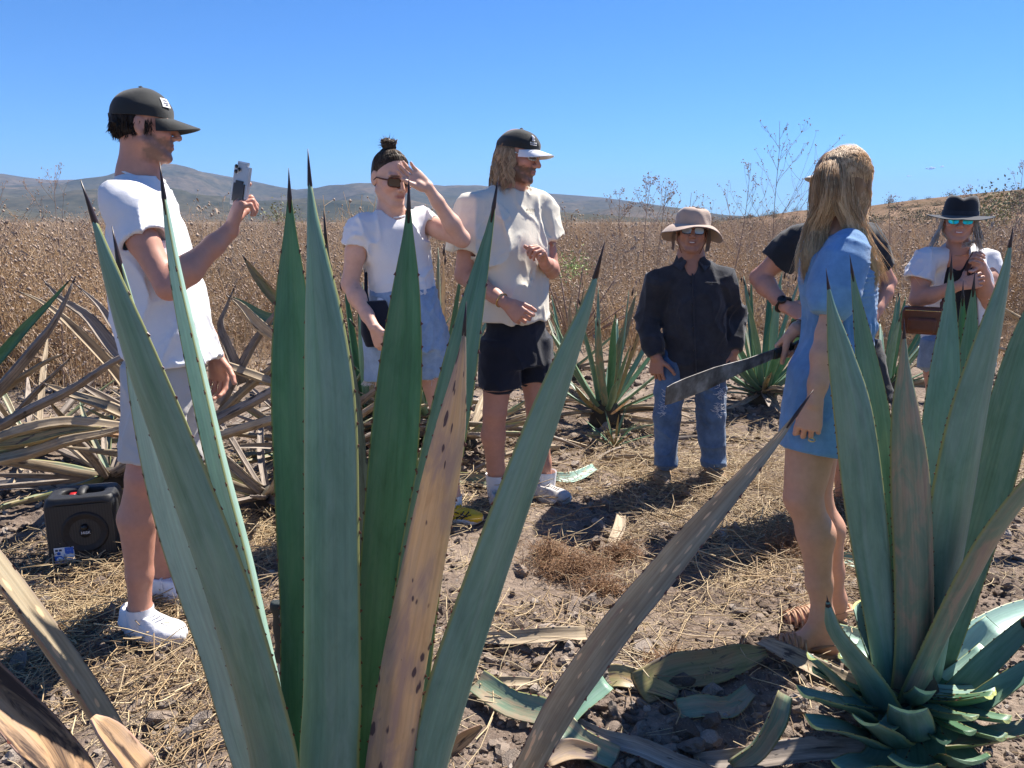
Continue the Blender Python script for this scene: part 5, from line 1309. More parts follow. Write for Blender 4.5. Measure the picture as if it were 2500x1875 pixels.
def glasses(H, frame, lens, w=.026, hgt=.019, sq=3.0, fr=.0026, y=.098, z=.006, gap=.0335, name='sunglasses', temple_mat=None, tilt=0.0):
    mb, objs = MB(), []
    a = np.linspace(0, 2 * math.pi, 22, endpoint=False)
    def ringpt(x0, q, k=1.0):
        cx, sx = math.cos(q), math.sin(q); px = w * k * math.copysign(abs(cx) ** (2 / sq), cx); pz = hgt * k * math.copysign(abs(sx) ** (2 / sq), sx)
        xx = x0 + px
        return H.p(xx, y - 5.5 * xx * xx + tilt * pz, z + pz)
    for sx in (-1, 1):
        mb.tube([ringpt(sx * gap, q) for q in np.append(a, a[:2])], fr, 5, cap=False)
        mb.tube([H.p(sx * (gap + w), y - .020, z + hgt * .45), H.p(sx * .074, y - .045, z + hgt * .4), H.p(sx * .079, .01, z + .006), H.p(sx * .081, -.012, z - .012)], [.003, .0034, .003, .0022], 5)
    mb.tube([H.p(-gap + w, y - .001, z + .004), H.p(0, y + .003, z + .007), H.p(gap - w, y - .001, z + .004)], fr, 5)
    o = mb.build(name, frame)
    for sx in (-1, 1):
        lb = MB(); pts = [ringpt(sx * gap, q, .97) for q in a]; cc = np.mean(pts, 0) + H.f * .0015
        lb.add(pts + [cc], tris=[[i, (i + 1) % 22, 22] for i in range(22)]); pts2 = [p_ - H.f * .002 for p_ in pts]; lb.add(pts2 + [cc - H.f * .002], tris=[[(i + 1) % 22, i, 22] for i in range(22)])
        lb.build('lens', lens, o)
    return o
def shoe(heel, toe, mat, sole_mat, wide=.044, high=.075, collar=.10, sole=.028, name='shoe', laces=True, lace_mat=None, tongue=True, k=1.0):
    """heel, toe: ground points of the sole ends"""
    heel, toe = np.asarray(heel, float), np.asarray(toe, float); L = np.linalg.norm(toe - heel); f = (toe - heel) / L; f3 = unit(f); side = unit(np.cross(f3, V3(0, 0, 1))); up = np.cross(side, f3)
    pt = lambda x, y, z: heel + f3 * x * L + side * y + up * z
    W_ = wide
    P = [loft(pt(-.01, 0, sole + .006), pt(1.0, 0, sole), side, [(0, W_ * .62, .016), (.12, W_ * .78, .030), (.4, W_ * .82, .030), (.7, W_ * 1.0, .026), (.9, W_ * .8, .02), (1, W_ * .35, .010)], k=.01, n=2.4),
         ellip(pt(.14, 0, sole + .022), (f3, side, up), (.135 * L + .006, W_ * .74, .040), .02), ellip(pt(.74, 0, sole + .012), (f3, side, up), (.25 * L, W_ * .94, high * .42), .02),
         cone(pt(.55, 0, sole + .025), pt(.26, 0, collar * .84), W_ * .64, W_ * .78, .025), cone(pt(.10, 0, sole + .02), pt(.10, 0, collar * .80), W_ * .66, W_ * .70, .02),
         loft(pt(.19, 0, collar * .74), pt(.17, 0, collar * 1.5), f3, [(0, .036, W_ * .52), (1, .042, W_ * .62)], k=.006, op='sub')]
    cut_z = plane_cut(pt(.2, 0, collar), unit(up + f3 * .22), pt(.2, 0, .1) - .2, pt(.2, 0, .1) + .2); P.append(cut_z)
    P.insert(len(P) - 2, cone(pt(.62, -.018, sole + high * .42 + .006), pt(.36, -.020, collar * .82), .008, .008, .006)); P.insert(len(P) - 2, cone(pt(.62, .018, sole + high * .42 + .006), pt(.36, .020, collar * .82), .008, .008, .006))
    P.insert(len(P) - 2, cone(pt(.60, -W_ * .86, sole + .012), pt(.36, -W_ * .74, collar * .62), .0045, .0045, .004)); P.insert(len(P) - 2, cone(pt(.60, W_ * .86, sole + .012), pt(.36, W_ * .74, collar * .62), .0045, .0045, .004))
    v, q = solid(P, .0038, folds(.0007, (30, 30, 30), 3.0)); o = add_obj(name, np_mesh(name, v, q), mat)
    sb = MB(); n = 28; ring = []
    for j in range(n):
        a = 2 * math.pi * j / n; ca, sa = math.cos(a), math.sin(a)
        x = .5 + .53 * math.copysign(abs(ca) ** .8, ca); ww = np.interp(x, [0, .12, .4, .72, .92, 1.03], [.55, .84, .84, 1.06, .84, .3]) * W_ * 1.04
        ring.append((x, ww * math.copysign(abs(sa) ** .55, sa)))
    R0 = [pt(x * 1.0, y * .96, -.004 + (.012 * max(0, x - .8) / .2)) for x, y in ring]; R1 = [pt(x, y * 1.03, sole * .5 + (.010 * max(0, x - .8) / .2)) for x, y in ring]; R2 = [pt(x, y * 1.0, sole + .004 + (.008 * max(0, x - .8) / .2)) for x, y in ring]; R3 = [pt(.5 + (x - .5) * .5, y * .5, sole) for x, y in ring]
    R_ = [pt(.5 + (x - .5) * .3, y * .3, -.003) for x, y in ring]
    sb.grid(np.stack([R_, R0, R1, R2, R3])[::-1], close=True); sb.build('sole', sole_mat, o)
    if laces:
        lb = MB()
        for i in range(5):
            x = .38 + i * .065; z = np.interp(x, [.3, .7], [collar * .80 + .012, sole + high * .42 + .012])
            lb.tube([pt(x, -.024, z - .006), pt(x + .02, 0, z + .005), pt(x - .005, .024, z - .006)], .0028, 5)
        lb.tube([pt(.36, 0, collar * .86 + .012), pt(.34, -.03, collar * .86 + .012), pt(.40, -.045, collar * .6)], .0026, 5); lb.tube([pt(.36, 0, collar * .86 + .012), pt(.33, .03, collar * .86 + .012), pt(.42, .048, collar * .62)], .0026, 5)
        lb.build('laces', lace_mat or mat, o)
    return o
def sock(ankle, dirv, r, L, mat, name='sock', below=.05):
    a = np.asarray(ankle); d = unit(dirv); t = np.linspace(0, 1, 9); g = 1 + .38 * np.clip((L - .04) / .08, 0, 1)
    pts = [a - d * below + d * (L + below) * q for q in t]; rad = [r * (1.14 + (g - 1) * q) * (1 + .012 * (i % 2)) for i, q in enumerate(t)]
    mb = MB(); mb.tube(pts, rad, 18, cap=False); mb.tube([pts[-1], pts[-1] - d * .006], [rad[-1], rad[-1] * .9], 18, cap=False)
    return mb.build(name, mat)

def short_hair(H, mat, low=-.05, seed=0, front=-.012, wave=.006):
    """short hair below a cap: a thin shell over the back of the skull with ragged locks"""
    hr = hair_shell('hair', [ellip(H.p(0, -.020, .030), (H.r, H.f, H.u), [q * H.s for q in (.0775, .090, .086)], .01), ellip(H.p(0, -.045, -.012), (H.r, H.f, H.u), [q * H.s for q in (.060, .054, .046)], .02),
                             plane_cut(H.p(0, 0, .042), H.u, H.c - .2, H.c + .2, .006), plane_cut(H.p(0, front, 0), H.f + H.u * .15, H.c - .2, H.c + .2, .006), plane_cut(H.p(0, -.05, low + .016), -H.u + H.f * .35, H.c - .2, H.c + .2, .01)], mat, .004, folds(.005, (55, 55, 30), 1.0 + seed), tone=.25)
    cs = []; r = random.Random(seed)
    for _ in range(420):
        a = r.uniform(-1.0, 1.0) * 1.75; x0, y0, z0 = .078 * math.sin(a), -.022 - .086 * math.cos(a), r.uniform(low + .02, .036)
        k_ = 1 - max(0, -.005 - z0) * 5.5; x0 *= k_; y0 = -.022 + (y0 + .022) * k_
        p0 = H.p(x0, y0, z0); d = unit(-H.u + H.r * (-x0 * 3 + r.gauss(0, .35)) - H.f * r.uniform(-.3, .25)); L = r.uniform(.012, .030) * (1 if z0 > 0 else .7)
        e = unit(d - H.f * r.uniform(-.2, .8) + H.r * r.gauss(0, .5) + H.u * r.uniform(0, .7))
        cs.append([p0, p0 + d * L * .6, p0 + d * L + e * L * .45])
    for _ in range(50):
        for sx in (-1, 1):
            p0 = H.p(sx * .0735, r.uniform(.006, .030), r.uniform(-.012, .03)); cs.append([p0, p0 - H.u * .010 + H.r * sx * .002, p0 - H.u * .020 + H.f * r.gauss(0, .004)])
    st = strands('hair_strands', cs, .0017, mat); tag(st, kind='stuff'); st.parent = hr
    return hr
def sleeve(a, b, r0, r1, ax=(0, 1, .2), open_=True, k=.045):
    """short sleeve from a to its hem b"""
    d = unit(np.asarray(b) - np.asarray(a)); P = [loft(a, b, ax, [(0, r0 * .5, r0 * .5), (.18, r0 * .84, r0 * .84), (.5, (r0 + r1) * .5, (r0 + r1) * .51), (1, r1, r1)], k)]
    H_ = [loft(np.asarray(b) - d * .03, np.asarray(b) + d * .02, ax, [(0, r1 - .022, r1 - .022), (1, r1 - .010, r1 - .010)], .004, 'sub')]
    return P, H_
def collar_ring(H, c, r, axis, mat, tilt=.0, tube=.006):
    """ribbed neckline"""
    ax = unit(axis); u = unit(np.cross(ax, H.f)); v = np.cross(u, ax); mb = MB()
    pts = [c + r * (u * math.cos(t) + v * math.sin(t)) for t in np.linspace(0, 2 * math.pi, 29)]
    mb.tube(pts, tube, 6, cap=False)
    return mb.build('neck_rib', mat)

# ================================================================== man photographing with a phone (white tee, black cap)
def foot_on(px, py, z=0.0):
    p = W(px, py, ground_Y(py)); p[2] = float(gz(p[0], p[1])) + z
    return p
def man_phone():
    H = Head(W(350, 313, 2.57), (.92, .40, -.05), (-.05, 0, 1), .88)
    nb = W(338, 432, 2.58); shR, elR, wrR = W(300, 500, 2.43), W(412, 702, 2.36), W(563, 562, 2.47)
    shL, elL, wrL = W(352, 492, 2.76), W(455, 710, 2.82), W(528, 868, 2.76)
    hipR, knR, anR = W(385, 930, 2.49), W(352, 1165, 2.44), W(342, 1490, 2.45)
    hipL, knL, anL = W(425, 925, 2.66), W(420, 1150, 2.70), W(398, 1425, 2.75)
    P = H.prims(1.05, nose=1.1, smile=.6)
    P += [cone(H.p(0, -.018, -.055), nb + V3(.0, 0, .0), .052, .062, .03), cone(nb, W(335, 520, 2.58), .054, .07, .04),
          loft(W(352, 500, 2.58), W(405, 915, 2.57), (.25, -.97, 0), [(0, .09, .055), (.3, .13, .085), (1, .14, .095)], .04), cone(nb - V3(0, 0, .06), shR, .05, .055, .04), cone(nb - V3(0, 0, .06), shL, .05, .055, .04)]
    P += limb(shR, elR, wrR, .050, .037, .026, .043) + limb(shL, elL, wrL, .050, .037, .026, .042)
    P += limb(hipR, knR, anR, .082, .055, .036, .060, back=V3(-.018, 0, 0)) + limb(hipL, knL, anL, .088, .058, .038, .060, back=V3(-.015, .0, 0))
    P += [cone(anR, anR - V3(0, 0, .06), .036, .034, .02), cone(anL, anL - V3(0, 0, .06), .036, .034, .02), ball(knR + V3(.012, -.004, 0), .050, .03)]
    dR = unit(W(592, 500, 2.49) - W(566, 560, 2.47) + V3(0, 0, .02))
    hp, n, tips = hand_prims(wrR, dR, (-.35, .75, .35), 'R', [(4, 18, 10), (50, 75, 40), (58, 78, 40), (60, 75, 40)], 1.03, thumb=(.7, .5, .5), thumb_curl=10)
    P += hp
    dL = unit(V3(.04, -.03, -1)); hp2, _, _ = hand_prims(wrL, dL, (.9, -.3, 0), 'L', (22, 30, 20), 1.0); P += hp2
    col = dict(skin=SK['tan'], beard=(.15, .10, .075), beard_a=.72, lip=(.40, .17, .14), brow=(.06, .035, .025))
    o = person('man in white tee shirt and black cap photographing with a phone', P, [(H.c - .155, H.c + .155, .0032), hand_box(wrR, dR), hand_box(wrL, dL)], SK['tan'], H, col,
               spots=[(knR + V3(.04, -.03, 0), .07, (.56, .25, .18)), (elR, .06, (.55, .25, .18))])
    # tee
    A, B = W(408, 884, 2.57), W(334, 430, 2.58); lat = V3(.25, -.97, 0)
    T = [loft(A, B, lat, [(0, .195, .152, 0, .02), (.25, .190, .146, 0, .01), (.55, .195, .136, 0, .0), (.73, .185, .118, 0, 0), (.86, .138, .090, 0, -.004), (.95, .086, .070), (1, .070, .064)], .02, n=2.3),
         loft(W(300, 482, 2.45), W(350, 588, 2.405), (0, 1, .2), [(0, .036, .038), (.2, .056, .058), (.5, .067, .069), (1, .073, .078)], .045), loft(W(352, 480, 2.74), W(392, 585, 2.80), (0, 1, .2), [(0, .08, .085), (1, .078, .085)], .045),
         cone(nb - V3(0.005, 0, .062), shR + V3(0, 0, .004), .066, .068, .05), cone(nb - V3(0.005, 0, .062), shL + V3(0, 0, .004), .066, .068, .05),
         loft(W(343, 567, 2.409), W(356, 596, 2.404), (0, 1, .2), [(0, .050, .056), (1, .064, .071)], .004, 'sub'), loft(A + (B - A) * .05, A - (B - A) * .05, lat, [(0, .18, .137, 0, .02), (1, .192, .149, 0, .02)], .004, 'sub'),
         cone(nb + V3(.012, 0, .004), H.p(0, .01, -.05), .066, .072, .010, 'sub')]
    tee = garment('t_shirt', T, CM['white'], None, .0058, folds(.011, (10, 10, 4), 3.3))
    # shorts
    S = [cone(hipR, hipR + (knR - hipR) * .5, .102, .092, .03), cone(hipL, hipL + (knL - hipL) * .5, .102, .092, .03), loft(W(400, 965, 2.57), W(408, 860, 2.57), lat, [(0, .16, .125), (1, .165, .12)], .03, n=2.3),
         loft(W(372, 1122, 2.45), W(385, 900, 2.49), lat, [(0, .108, .098), (.5, .105, .098), (1, .095, .105)], .025), loft(W(440, 1112, 2.69), W(425, 900, 2.66), lat, [(0, .105, .098), (1, .095, .10)], .025),
         loft(W(371, 1130, 2.45), W(374, 1085, 2.455), lat, [(0, .094, .084), (1, .07, .065)], .004, 'sub'), loft(W(441, 1120, 2.69), W(439, 1080, 2.685), lat, [(0, .091, .084), (1, .07, .065)], .004, 'sub')]
    sh = garment('shorts', S, CM['offwhite'], None, .007, folds(.007, (9, 9, 5), 8.1))
    s1 = shoe(foot_on(312, 1545), foot_on(450, 1582), m_leather_w, m_rubber_w, .050, .078, .098, .03, 'sneaker'); s2 = shoe(foot_on(372, 1462), foot_on(492, 1472), m_leather_w, m_rubber_w, .050, .078, .098, .03, 'sneaker')
    k1 = sock(anR - V3(0, 0, .015), V3(0, 0, 1), .039, .03, CM['white']); k2 = sock(anL - V3(0, 0, .015), V3(0, 0, 1), .039, .03, CM['white'])
    cap = baseball_cap(H, CM['capblack'], CM['capblack'], 0, .090, .024, .104)
    patch = cap_patch(H, R(42), R(66), .36, .66, .003, .034, .104, m_white_print, 'cap_badge', cap)
    for t0, t1, a0, a1 in ((.56, .60, 48, 60), (.48, .51, 46, 62), (.42, .445, 50, 58)): cap_patch(H, R(a0), R(a1), t0, t1, .0042, .034, .104, m_navy_print, 'badge_print', patch, 3)
    hr = short_hair(H, HM['brown'], -.052, 3)
    rib = collar_ring(H, nb + V3(.012, 0, .006), .0675, H.p(0, .01, -.05) - nb, CM['white']); rib.parent = tee
    wear_all([tee, sh, s1, s2, k1, k2, cap, hr], o)
    # phone
    up = unit(W(596, 405, 2.50) - W(583, 505, 2.50)); nrm = V3(-.55, -.83, .05); nrm = unit(nrm - up * np.dot(nrm, up)); sd = unit(np.cross(up, nrm)); c = W(588, 455, 2.505)
    ph = empty('smartphone', tuple(c - up * .07)); tag(ph, 'silver smartphone in a clear case held up by the man in the black cap', 'phone')
    loc = np.array(ph.location); ax = (sd, up, nrm)
    def rbox(name, cc, half, mat, par, rad=.2):
        bm = bmesh.new(); bmesh.ops.create_cube(bm, size=2.0); me = bpy.data.meshes.new(name)
        for vv in bm.verts: vv.co = Vector((vv.co.x * half[0], vv.co.y * half[1], vv.co.z * half[2]))
        ed = [e for e in bm.edges if abs((e.verts[0].co - e.verts[1].co).normalized().z) > .9]
        bmesh.ops.bevel(bm, geom=ed, offset=min(half[0], half[1]) * rad * 2, segments=4, affect='EDGES'); bmesh.ops.bevel(bm, geom=[e for e in bm.edges if abs((e.verts[0].co - e.verts[1].co).normalized().z) < .1], offset=half[2] * .4, segments=2, affect='EDGES')
        bm.to_mesh(me); bm.free(); M = Matrix((sd, up, nrm)).transposed().to_4x4()
        me.transform(M); me.transform(Matrix.Translation(Vector(cc - loc)))
        return add_obj(name, me, mat, par)
    m_case = plain('clear_case', (.55, .56, .56), .15, .1, 20, spec=.8); m_back = plain('phone_back', (.42, .42, .41), .25, .05, 20, metal=.3); m_cardh = plain('dark_card_slot', (.02, .02, .022), .35, .2, 20)
    rbox('case', c, (.038, .0755, .0050), m_case, ph, .18); rbox('back', c, (.0355, .073, .0056), m_back, ph, .18)
    cb = rbox('camera_bump', c + up * .050 + sd * (-.015) , (.0165, .0175, .0068), m_case, ph, .3)
    for dx, dz in ((-.007, .008), (-.007, -.008), (.008, 0)):
        mb = MB(); q = c + up * (.050 + dz) + sd * (-.015 + dx) - loc; mb.tube([q + nrm * .008, q + nrm * .0105], [.0062, .0062], 14); mb.build('camera_lens', m_black_gloss, cb)
    rbox('wallet_pouch', c - up * .020, (.029, .040, .0085), m_cardh, ph, .15)
    return o
man_phone()

# ================================================================== woman shading her eyes
def woman_shade():
    H = Head(W(954, 438, 3.49), (.60, -.76, -.22), (.05, -.05, 1), .97)
    nb = W(955, 522, 3.52)
    shR, elR, wrR = W(880, 556, 3.43), W(854, 694, 3.41), W(914, 800, 3.27); shL, elL, wrL = W(1032, 540, 3.60), W(1128, 584, 3.50), W(1044, 456, 3.415)
    hipR, knR, anR = W(940, 800, 3.46), W(962, 1020, 3.42), W(985, 1228, 3.45); hipL, knL, anL = W(1035, 800, 3.58), W(1082, 1010, 3.56), W(1108, 1218, 3.60)
    P = H.prims(.92, True, .85)
    P += [cone(H.p(0, -.018, -.055), nb, .045, .050, .03), cone(nb, W(960, 590, 3.52), .06, .09, .04), loft(W(960, 560, 3.52), W(985, 800, 3.52), (-.86, -.5, 0), [(0, .12, .08), (.6, .11, .08), (1, .14, .10)], .04),
          cone(nb - V3(0, 0, .04), shR, .04, .045, .04), cone(nb - V3(0, 0, .04), shL, .04, .045, .04)]
    P += limb(shR, elR, wrR, .048, .036, .023, .038) + limb(shL, elL, wrL, .048, .036, .023, .038) + limb(hipR, knR, anR, .09, .055, .034, .055) + limb(hipL, knL, anL, .09, .055, .034, .055)
    P += [cone(a, a - V3(0, 0, .05), .032, .030, .02) for a in (anR, anL)]
    dL = unit(W(980, 408, 3.375) - wrL); h1, _, _ = hand_prims(wrL, dL, (-.35, -.35, -.85), 'L', [(10, 12, 8), (12, 14, 8), (14, 16, 10), (18, 20, 12)], .93, spread=.03, thumb=(.9, .25, .15), thumb_curl=5)
    dR = unit(W(932, 850, 3.27) - wrR); h2, _, _ = hand_prims(wrR, dR, (.75, -.6, 0), 'R', (25, 30, 20), .93); P += h1 + h2
    col = dict(skin=SK['fair'], lip=(.42, .16, .14), brow=(.05, .03, .02))
    tat = (.10, .09, .10)
    o = person('woman in white tee and frayed denim shorts shading her eyes with one hand', P, [(H.c - .155, H.c + .155, .0036), hand_box(wrL, dL, .93), hand_box(wrR, dR, .93)], SK['fair'], H, col,
               spots=[(W(866, 682, 3.36), .012, tat), (W(872, 700, 3.35), .008, tat), (W(1089, 575, 3.44), .014, tat)])
    A, B = W(984, 724, 3.52), W(955, 515, 3.52); lat = V3(-.86, -.5, 0)
    sp1, sh1 = sleeve(W(882, 548, 3.43), W(869, 602, 3.42), .062, .060, (.8, .5, 0)); sp2, sh2 = sleeve(W(1028, 532, 3.60), W(1052, 553, 3.57), .058, .060, (0, 1, 0))
    T = [loft(A, B, lat, [(0, .150, .118, 0, 0), (.3, .146, .108), (.6, .155, .122, 0, -.012), (.8, .15, .10), (.93, .11, .07), (1, .07, .055)], .02, n=2.3), *sp1, *sp2, cone(nb - V3(0, 0, .05), W(882, 552, 3.43), .05, .055, .04), cone(nb - V3(0, 0, .05), W(1028, 536, 3.60), .05, .055, .04), *sh1, *sh2,
         loft(A + (B - A) * .05, A - (B - A) * .06, lat, [(0, .125, .09), (1, .136, .104)], .004, 'sub'), cone(nb + V3(.012, -.012, -.006), H.p(0, .01, -.05), .056, .06, .008, 'sub')]
    tee = garment('t_shirt', T, CM['white'], None, .006, folds(.010, (14, 14, 8), 5.7))
    A, B = W(1000, 900, 3.52), W(983, 705, 3.52); hemR, hemL = W(948, 926, 3.47), W(1052, 910, 3.58)
    u = unit(lat - unit(B - A) * np.dot(lat, unit(B - A))); v = np.cross(unit(B - A), u)
    S = [loft(W(990, 850, 3.52), B, lat, [(0, .178, .148), (.5, .168, .140), (1, .146, .112)], .03, n=2.2), loft(hemR, W(948, 790, 3.48), lat, [(0, .112, .118), (.6, .105, .110), (1, .085, .09)], .025), loft(hemL, W(1030, 790, 3.57), lat, [(0, .112, .118), (.6, .105, .110), (1, .085, .09)], .025),
         cone(hipR, hipR + (knR - hipR) * .3, .102, .094, .03), cone(hipL, hipL + (knL - hipL) * .3, .102, .094, .03), loft(hemR + V3(0, 0, .03), hemR - V3(0, 0, .02), lat, [(0, .088, .092), (1, .100, .106)], .004, 'sub'), loft(hemL + V3(0, 0, .03), hemL - V3(0, 0, .02), lat, [(0, .088, .092), (1, .100, .106)], .004, 'sub')]
    sk = garment('denim_shorts', S, CM['denim_light'], None, .006, folds(.008, (10, 10, 5), 2.2))
    fr = MB(); r = random.Random(5)
    for _ in range(300):
        t = r.uniform(0, 6.283); p = r.choice((hemR, hemL)) + u * .110 * math.cos(t) + v * .116 * math.sin(t) + V3(0, 0, .005); L = r.uniform(.008, .022) * (2.4 if r.random() < .06 else 1)
        fr.tube([p, p + V3(r.gauss(0, .003), r.gauss(0, .003), -L * .5), p + V3(r.gauss(0, .008), r.gauss(0, .008), -L)], .0009, 3, cap=False)
    tag(fr.build('frayed_hem', CM['white'], sk), kind='stuff')
    fly = MB().tube([W(1010, 735, 3.405), W(1014, 775, 3.395), W(1016, 820, 3.40)], .003, 5).build('fly_seam', CM['denim'], sk)
    wb = MB(); ring = lambda k_, dz: [B + u * .146 * k_ * math.cos(t) + v * .112 * k_ * math.sin(t) + V3(0, 0, dz) for t in np.linspace(0, 6.283, 33)[:-1]]
    wb.grid(np.stack([ring(1.05, -.040), ring(1.045, -.004), ring(.98, -.002)]), close=True); wb.build('waistband', CM['denim_light'], sk)
    pk = MB(); pk.tube([B + u * .075 - v * .108 + V3(0, 0, -.045), B + u * .10 - v * .112 + V3(0, 0, -.085), B + u * .165 - v * .06 + V3(0, 0, -.105)], .0022, 5); pk.build('pocket_seam', CM['denim'], sk)
    s1 = shoe(foot_on(972, 1288), foot_on(1020, 1300), m_yellow, m_rubber_w, .042, .06, .072, .018, 'trainer', lace_mat=m_yellow); s2 = shoe(foot_on(1092, 1268), foot_on(1178, 1272), m_yellow, m_rubber_w, .042, .06, .072, .018, 'trainer', lace_mat=m_yellow)
    for s_, hl, te in ((s2, foot_on(1092, 1268), foot_on(1178, 1272)),):     # dark stripes on the side of the trainer
        f3 = unit(te - hl); L = np.linalg.norm(te - hl); sd = unit(np.cross(f3, V3(0, 0, 1))); mb = MB()
        for x0, x1 in ((.30, .52), (.44, .66)):
            mb.tube([hl + f3 * L * x0 + sd * .037 + V3(0, 0, .022), hl + f3 * L * (x0 + x1) * .5 + sd * .040 + V3(0, 0, .040), hl + f3 * L * x1 + sd * .032 + V3(0, 0, .062)], .0035, 5)
        for x0, x1 in ((.25, .75), (.3, .72)):
            mb.tube([hl + f3 * L * x0 + sd * .036 + V3(0, 0, .058 if x0 < .28 else .030), hl + f3 * L * .5 + sd * .041 + V3(0, 0, .046 if x0 < .28 else .034), hl + f3 * L * x1 + sd * .038 + V3(0, 0, .024 if x0 < .28 else .048)], .003, 5)
        mb.build('side_stripes', m_black_gloss, s_)
    k1 = sock(anR - V3(0, 0, .03), V3(0, 0, 1), .034, .05, CM['white']); k2 = sock(anL - V3(0, 0, .03), V3(0, 0, 1), .034, .05, CM['white'])
    gl = glasses(H, m_tort, m_lens, .027, .0185, 4.0, .0030, .101, .002, .033, tilt=-.1)
    # pulled back hair with a bun
    hp = [ellip(H.p(0, -.014, .046), (H.r, H.f, H.u), (.0755, .095, .083), .01), ellip(H.p(0, -.05, .0), (H.r, H.f, H.u), (.064, .053, .060), .02),
          plane_cut(H.p(0, .064, .060), unit(H.f * .9 - H.u * .42), H.c - .2, H.c + .2, .006), plane_cut(H.p(0, -.02, -.012), unit(H.f * .75 - H.u * .65), H.c - .2, H.c + .2, .01)]
    hr = hair_shell('hair', hp, HM['pulled'], .004, None, .35); bun = H.p(0, -.045, .145)
    bs = hair_shell('hair_bun', [ellip(bun, (H.r, H.f, H.u), (.034, .034, .028), .01)], HM['pulled'], .004, folds(.006, (40, 40, 40), 3), .35); bs.parent = hr
    cs = []
    for _ in range(620):
        a = r.uniform(-1.75, 1.75); z0 = r.uniform(-.01, .03) + .055 * math.cos(a); p0 = H.p(.077 * math.sin(a), .060 * math.cos(a) - .010 + .02 * max(0, math.cos(a)), z0 + .02)
        q = [p0]
        for t in (.25, .5, .75, 1):
            x = .078 * math.sin(a) * (1 - t) ; y = (.05 * math.cos(a)) * (1 - t) - .05 * t; z = (z0 + .02) * (1 - t) + .125 * t
            e = V3(x, y + .014, z - .046) ; e = e / (math.sqrt((e[0] / .0785) ** 2 + (e[1] / .0985) ** 2 + (e[2] / .086) ** 2) + 1e-6) * r.uniform(1.0, 1.02)
            q.append(H.p(e[0], e[1] - .014, e[2] + .046))
        cs.append(q)
    for _ in range(90):
        a = r.uniform(0, 6.28); rr = r.uniform(.018, .036); q = [bun + H.r * rr * math.cos(a + t) + H.f * rr * math.sin(a + t) + H.u * (r.gauss(0, .006) + .022 - .3 * rr) for t in (0, .5, 1, 1.5, 2.0)]; cs.append(q)
    for _ in range(26): p0 = bun; d = unit(V3(r.gauss(-.5, .5), r.gauss(0, .5), r.gauss(.3, .5))); cs.append([p0, p0 + d * .03, p0 + d * .05])
    st = strands('hair_strands', cs, .0017, HM['pulled']); tag(st, kind='stuff'); st.parent = hr
    rib = collar_ring(H, nb + V3(.010, -.010, .0), .056, H.p(0, .01, -.05) - nb, CM['white'], tube=.005); rib.parent = tee
    wear_all([tee, sk, s1, s2, k1, k2, gl, hr], o)
    # dark shoulder bag hanging at her hip
    c = W(918, 790, 3.36); bag = empty('shoulder_bag', tuple(c - V3(0, 0, .09))); tag(bag, 'small dark shoulder bag at the hip of the bun haired woman', 'bag')
    bp = [loft(c - V3(0, 0, .10), c + V3(0, 0, .10), V3(.8, .6, 0), [(0, .05, .02), (.3, .07, .032), (.8, .066, .026), (1, .05, .015)], .01, n=3)]
    b1 = garment('pouch', bp, CM['navy'], None, .006); wear(b1, bag)
    stp = MB().tube([W(902, 770, 3.36), W(894, 715, 3.42), W(893, 660, 3.52), W(905, 600, 3.63), W(940, 545, 3.62)], .008, 6, flat=((0, -1, 0), .3)).build('strap', CM['navy']); wear(stp, bag)
    return o
woman_shade()

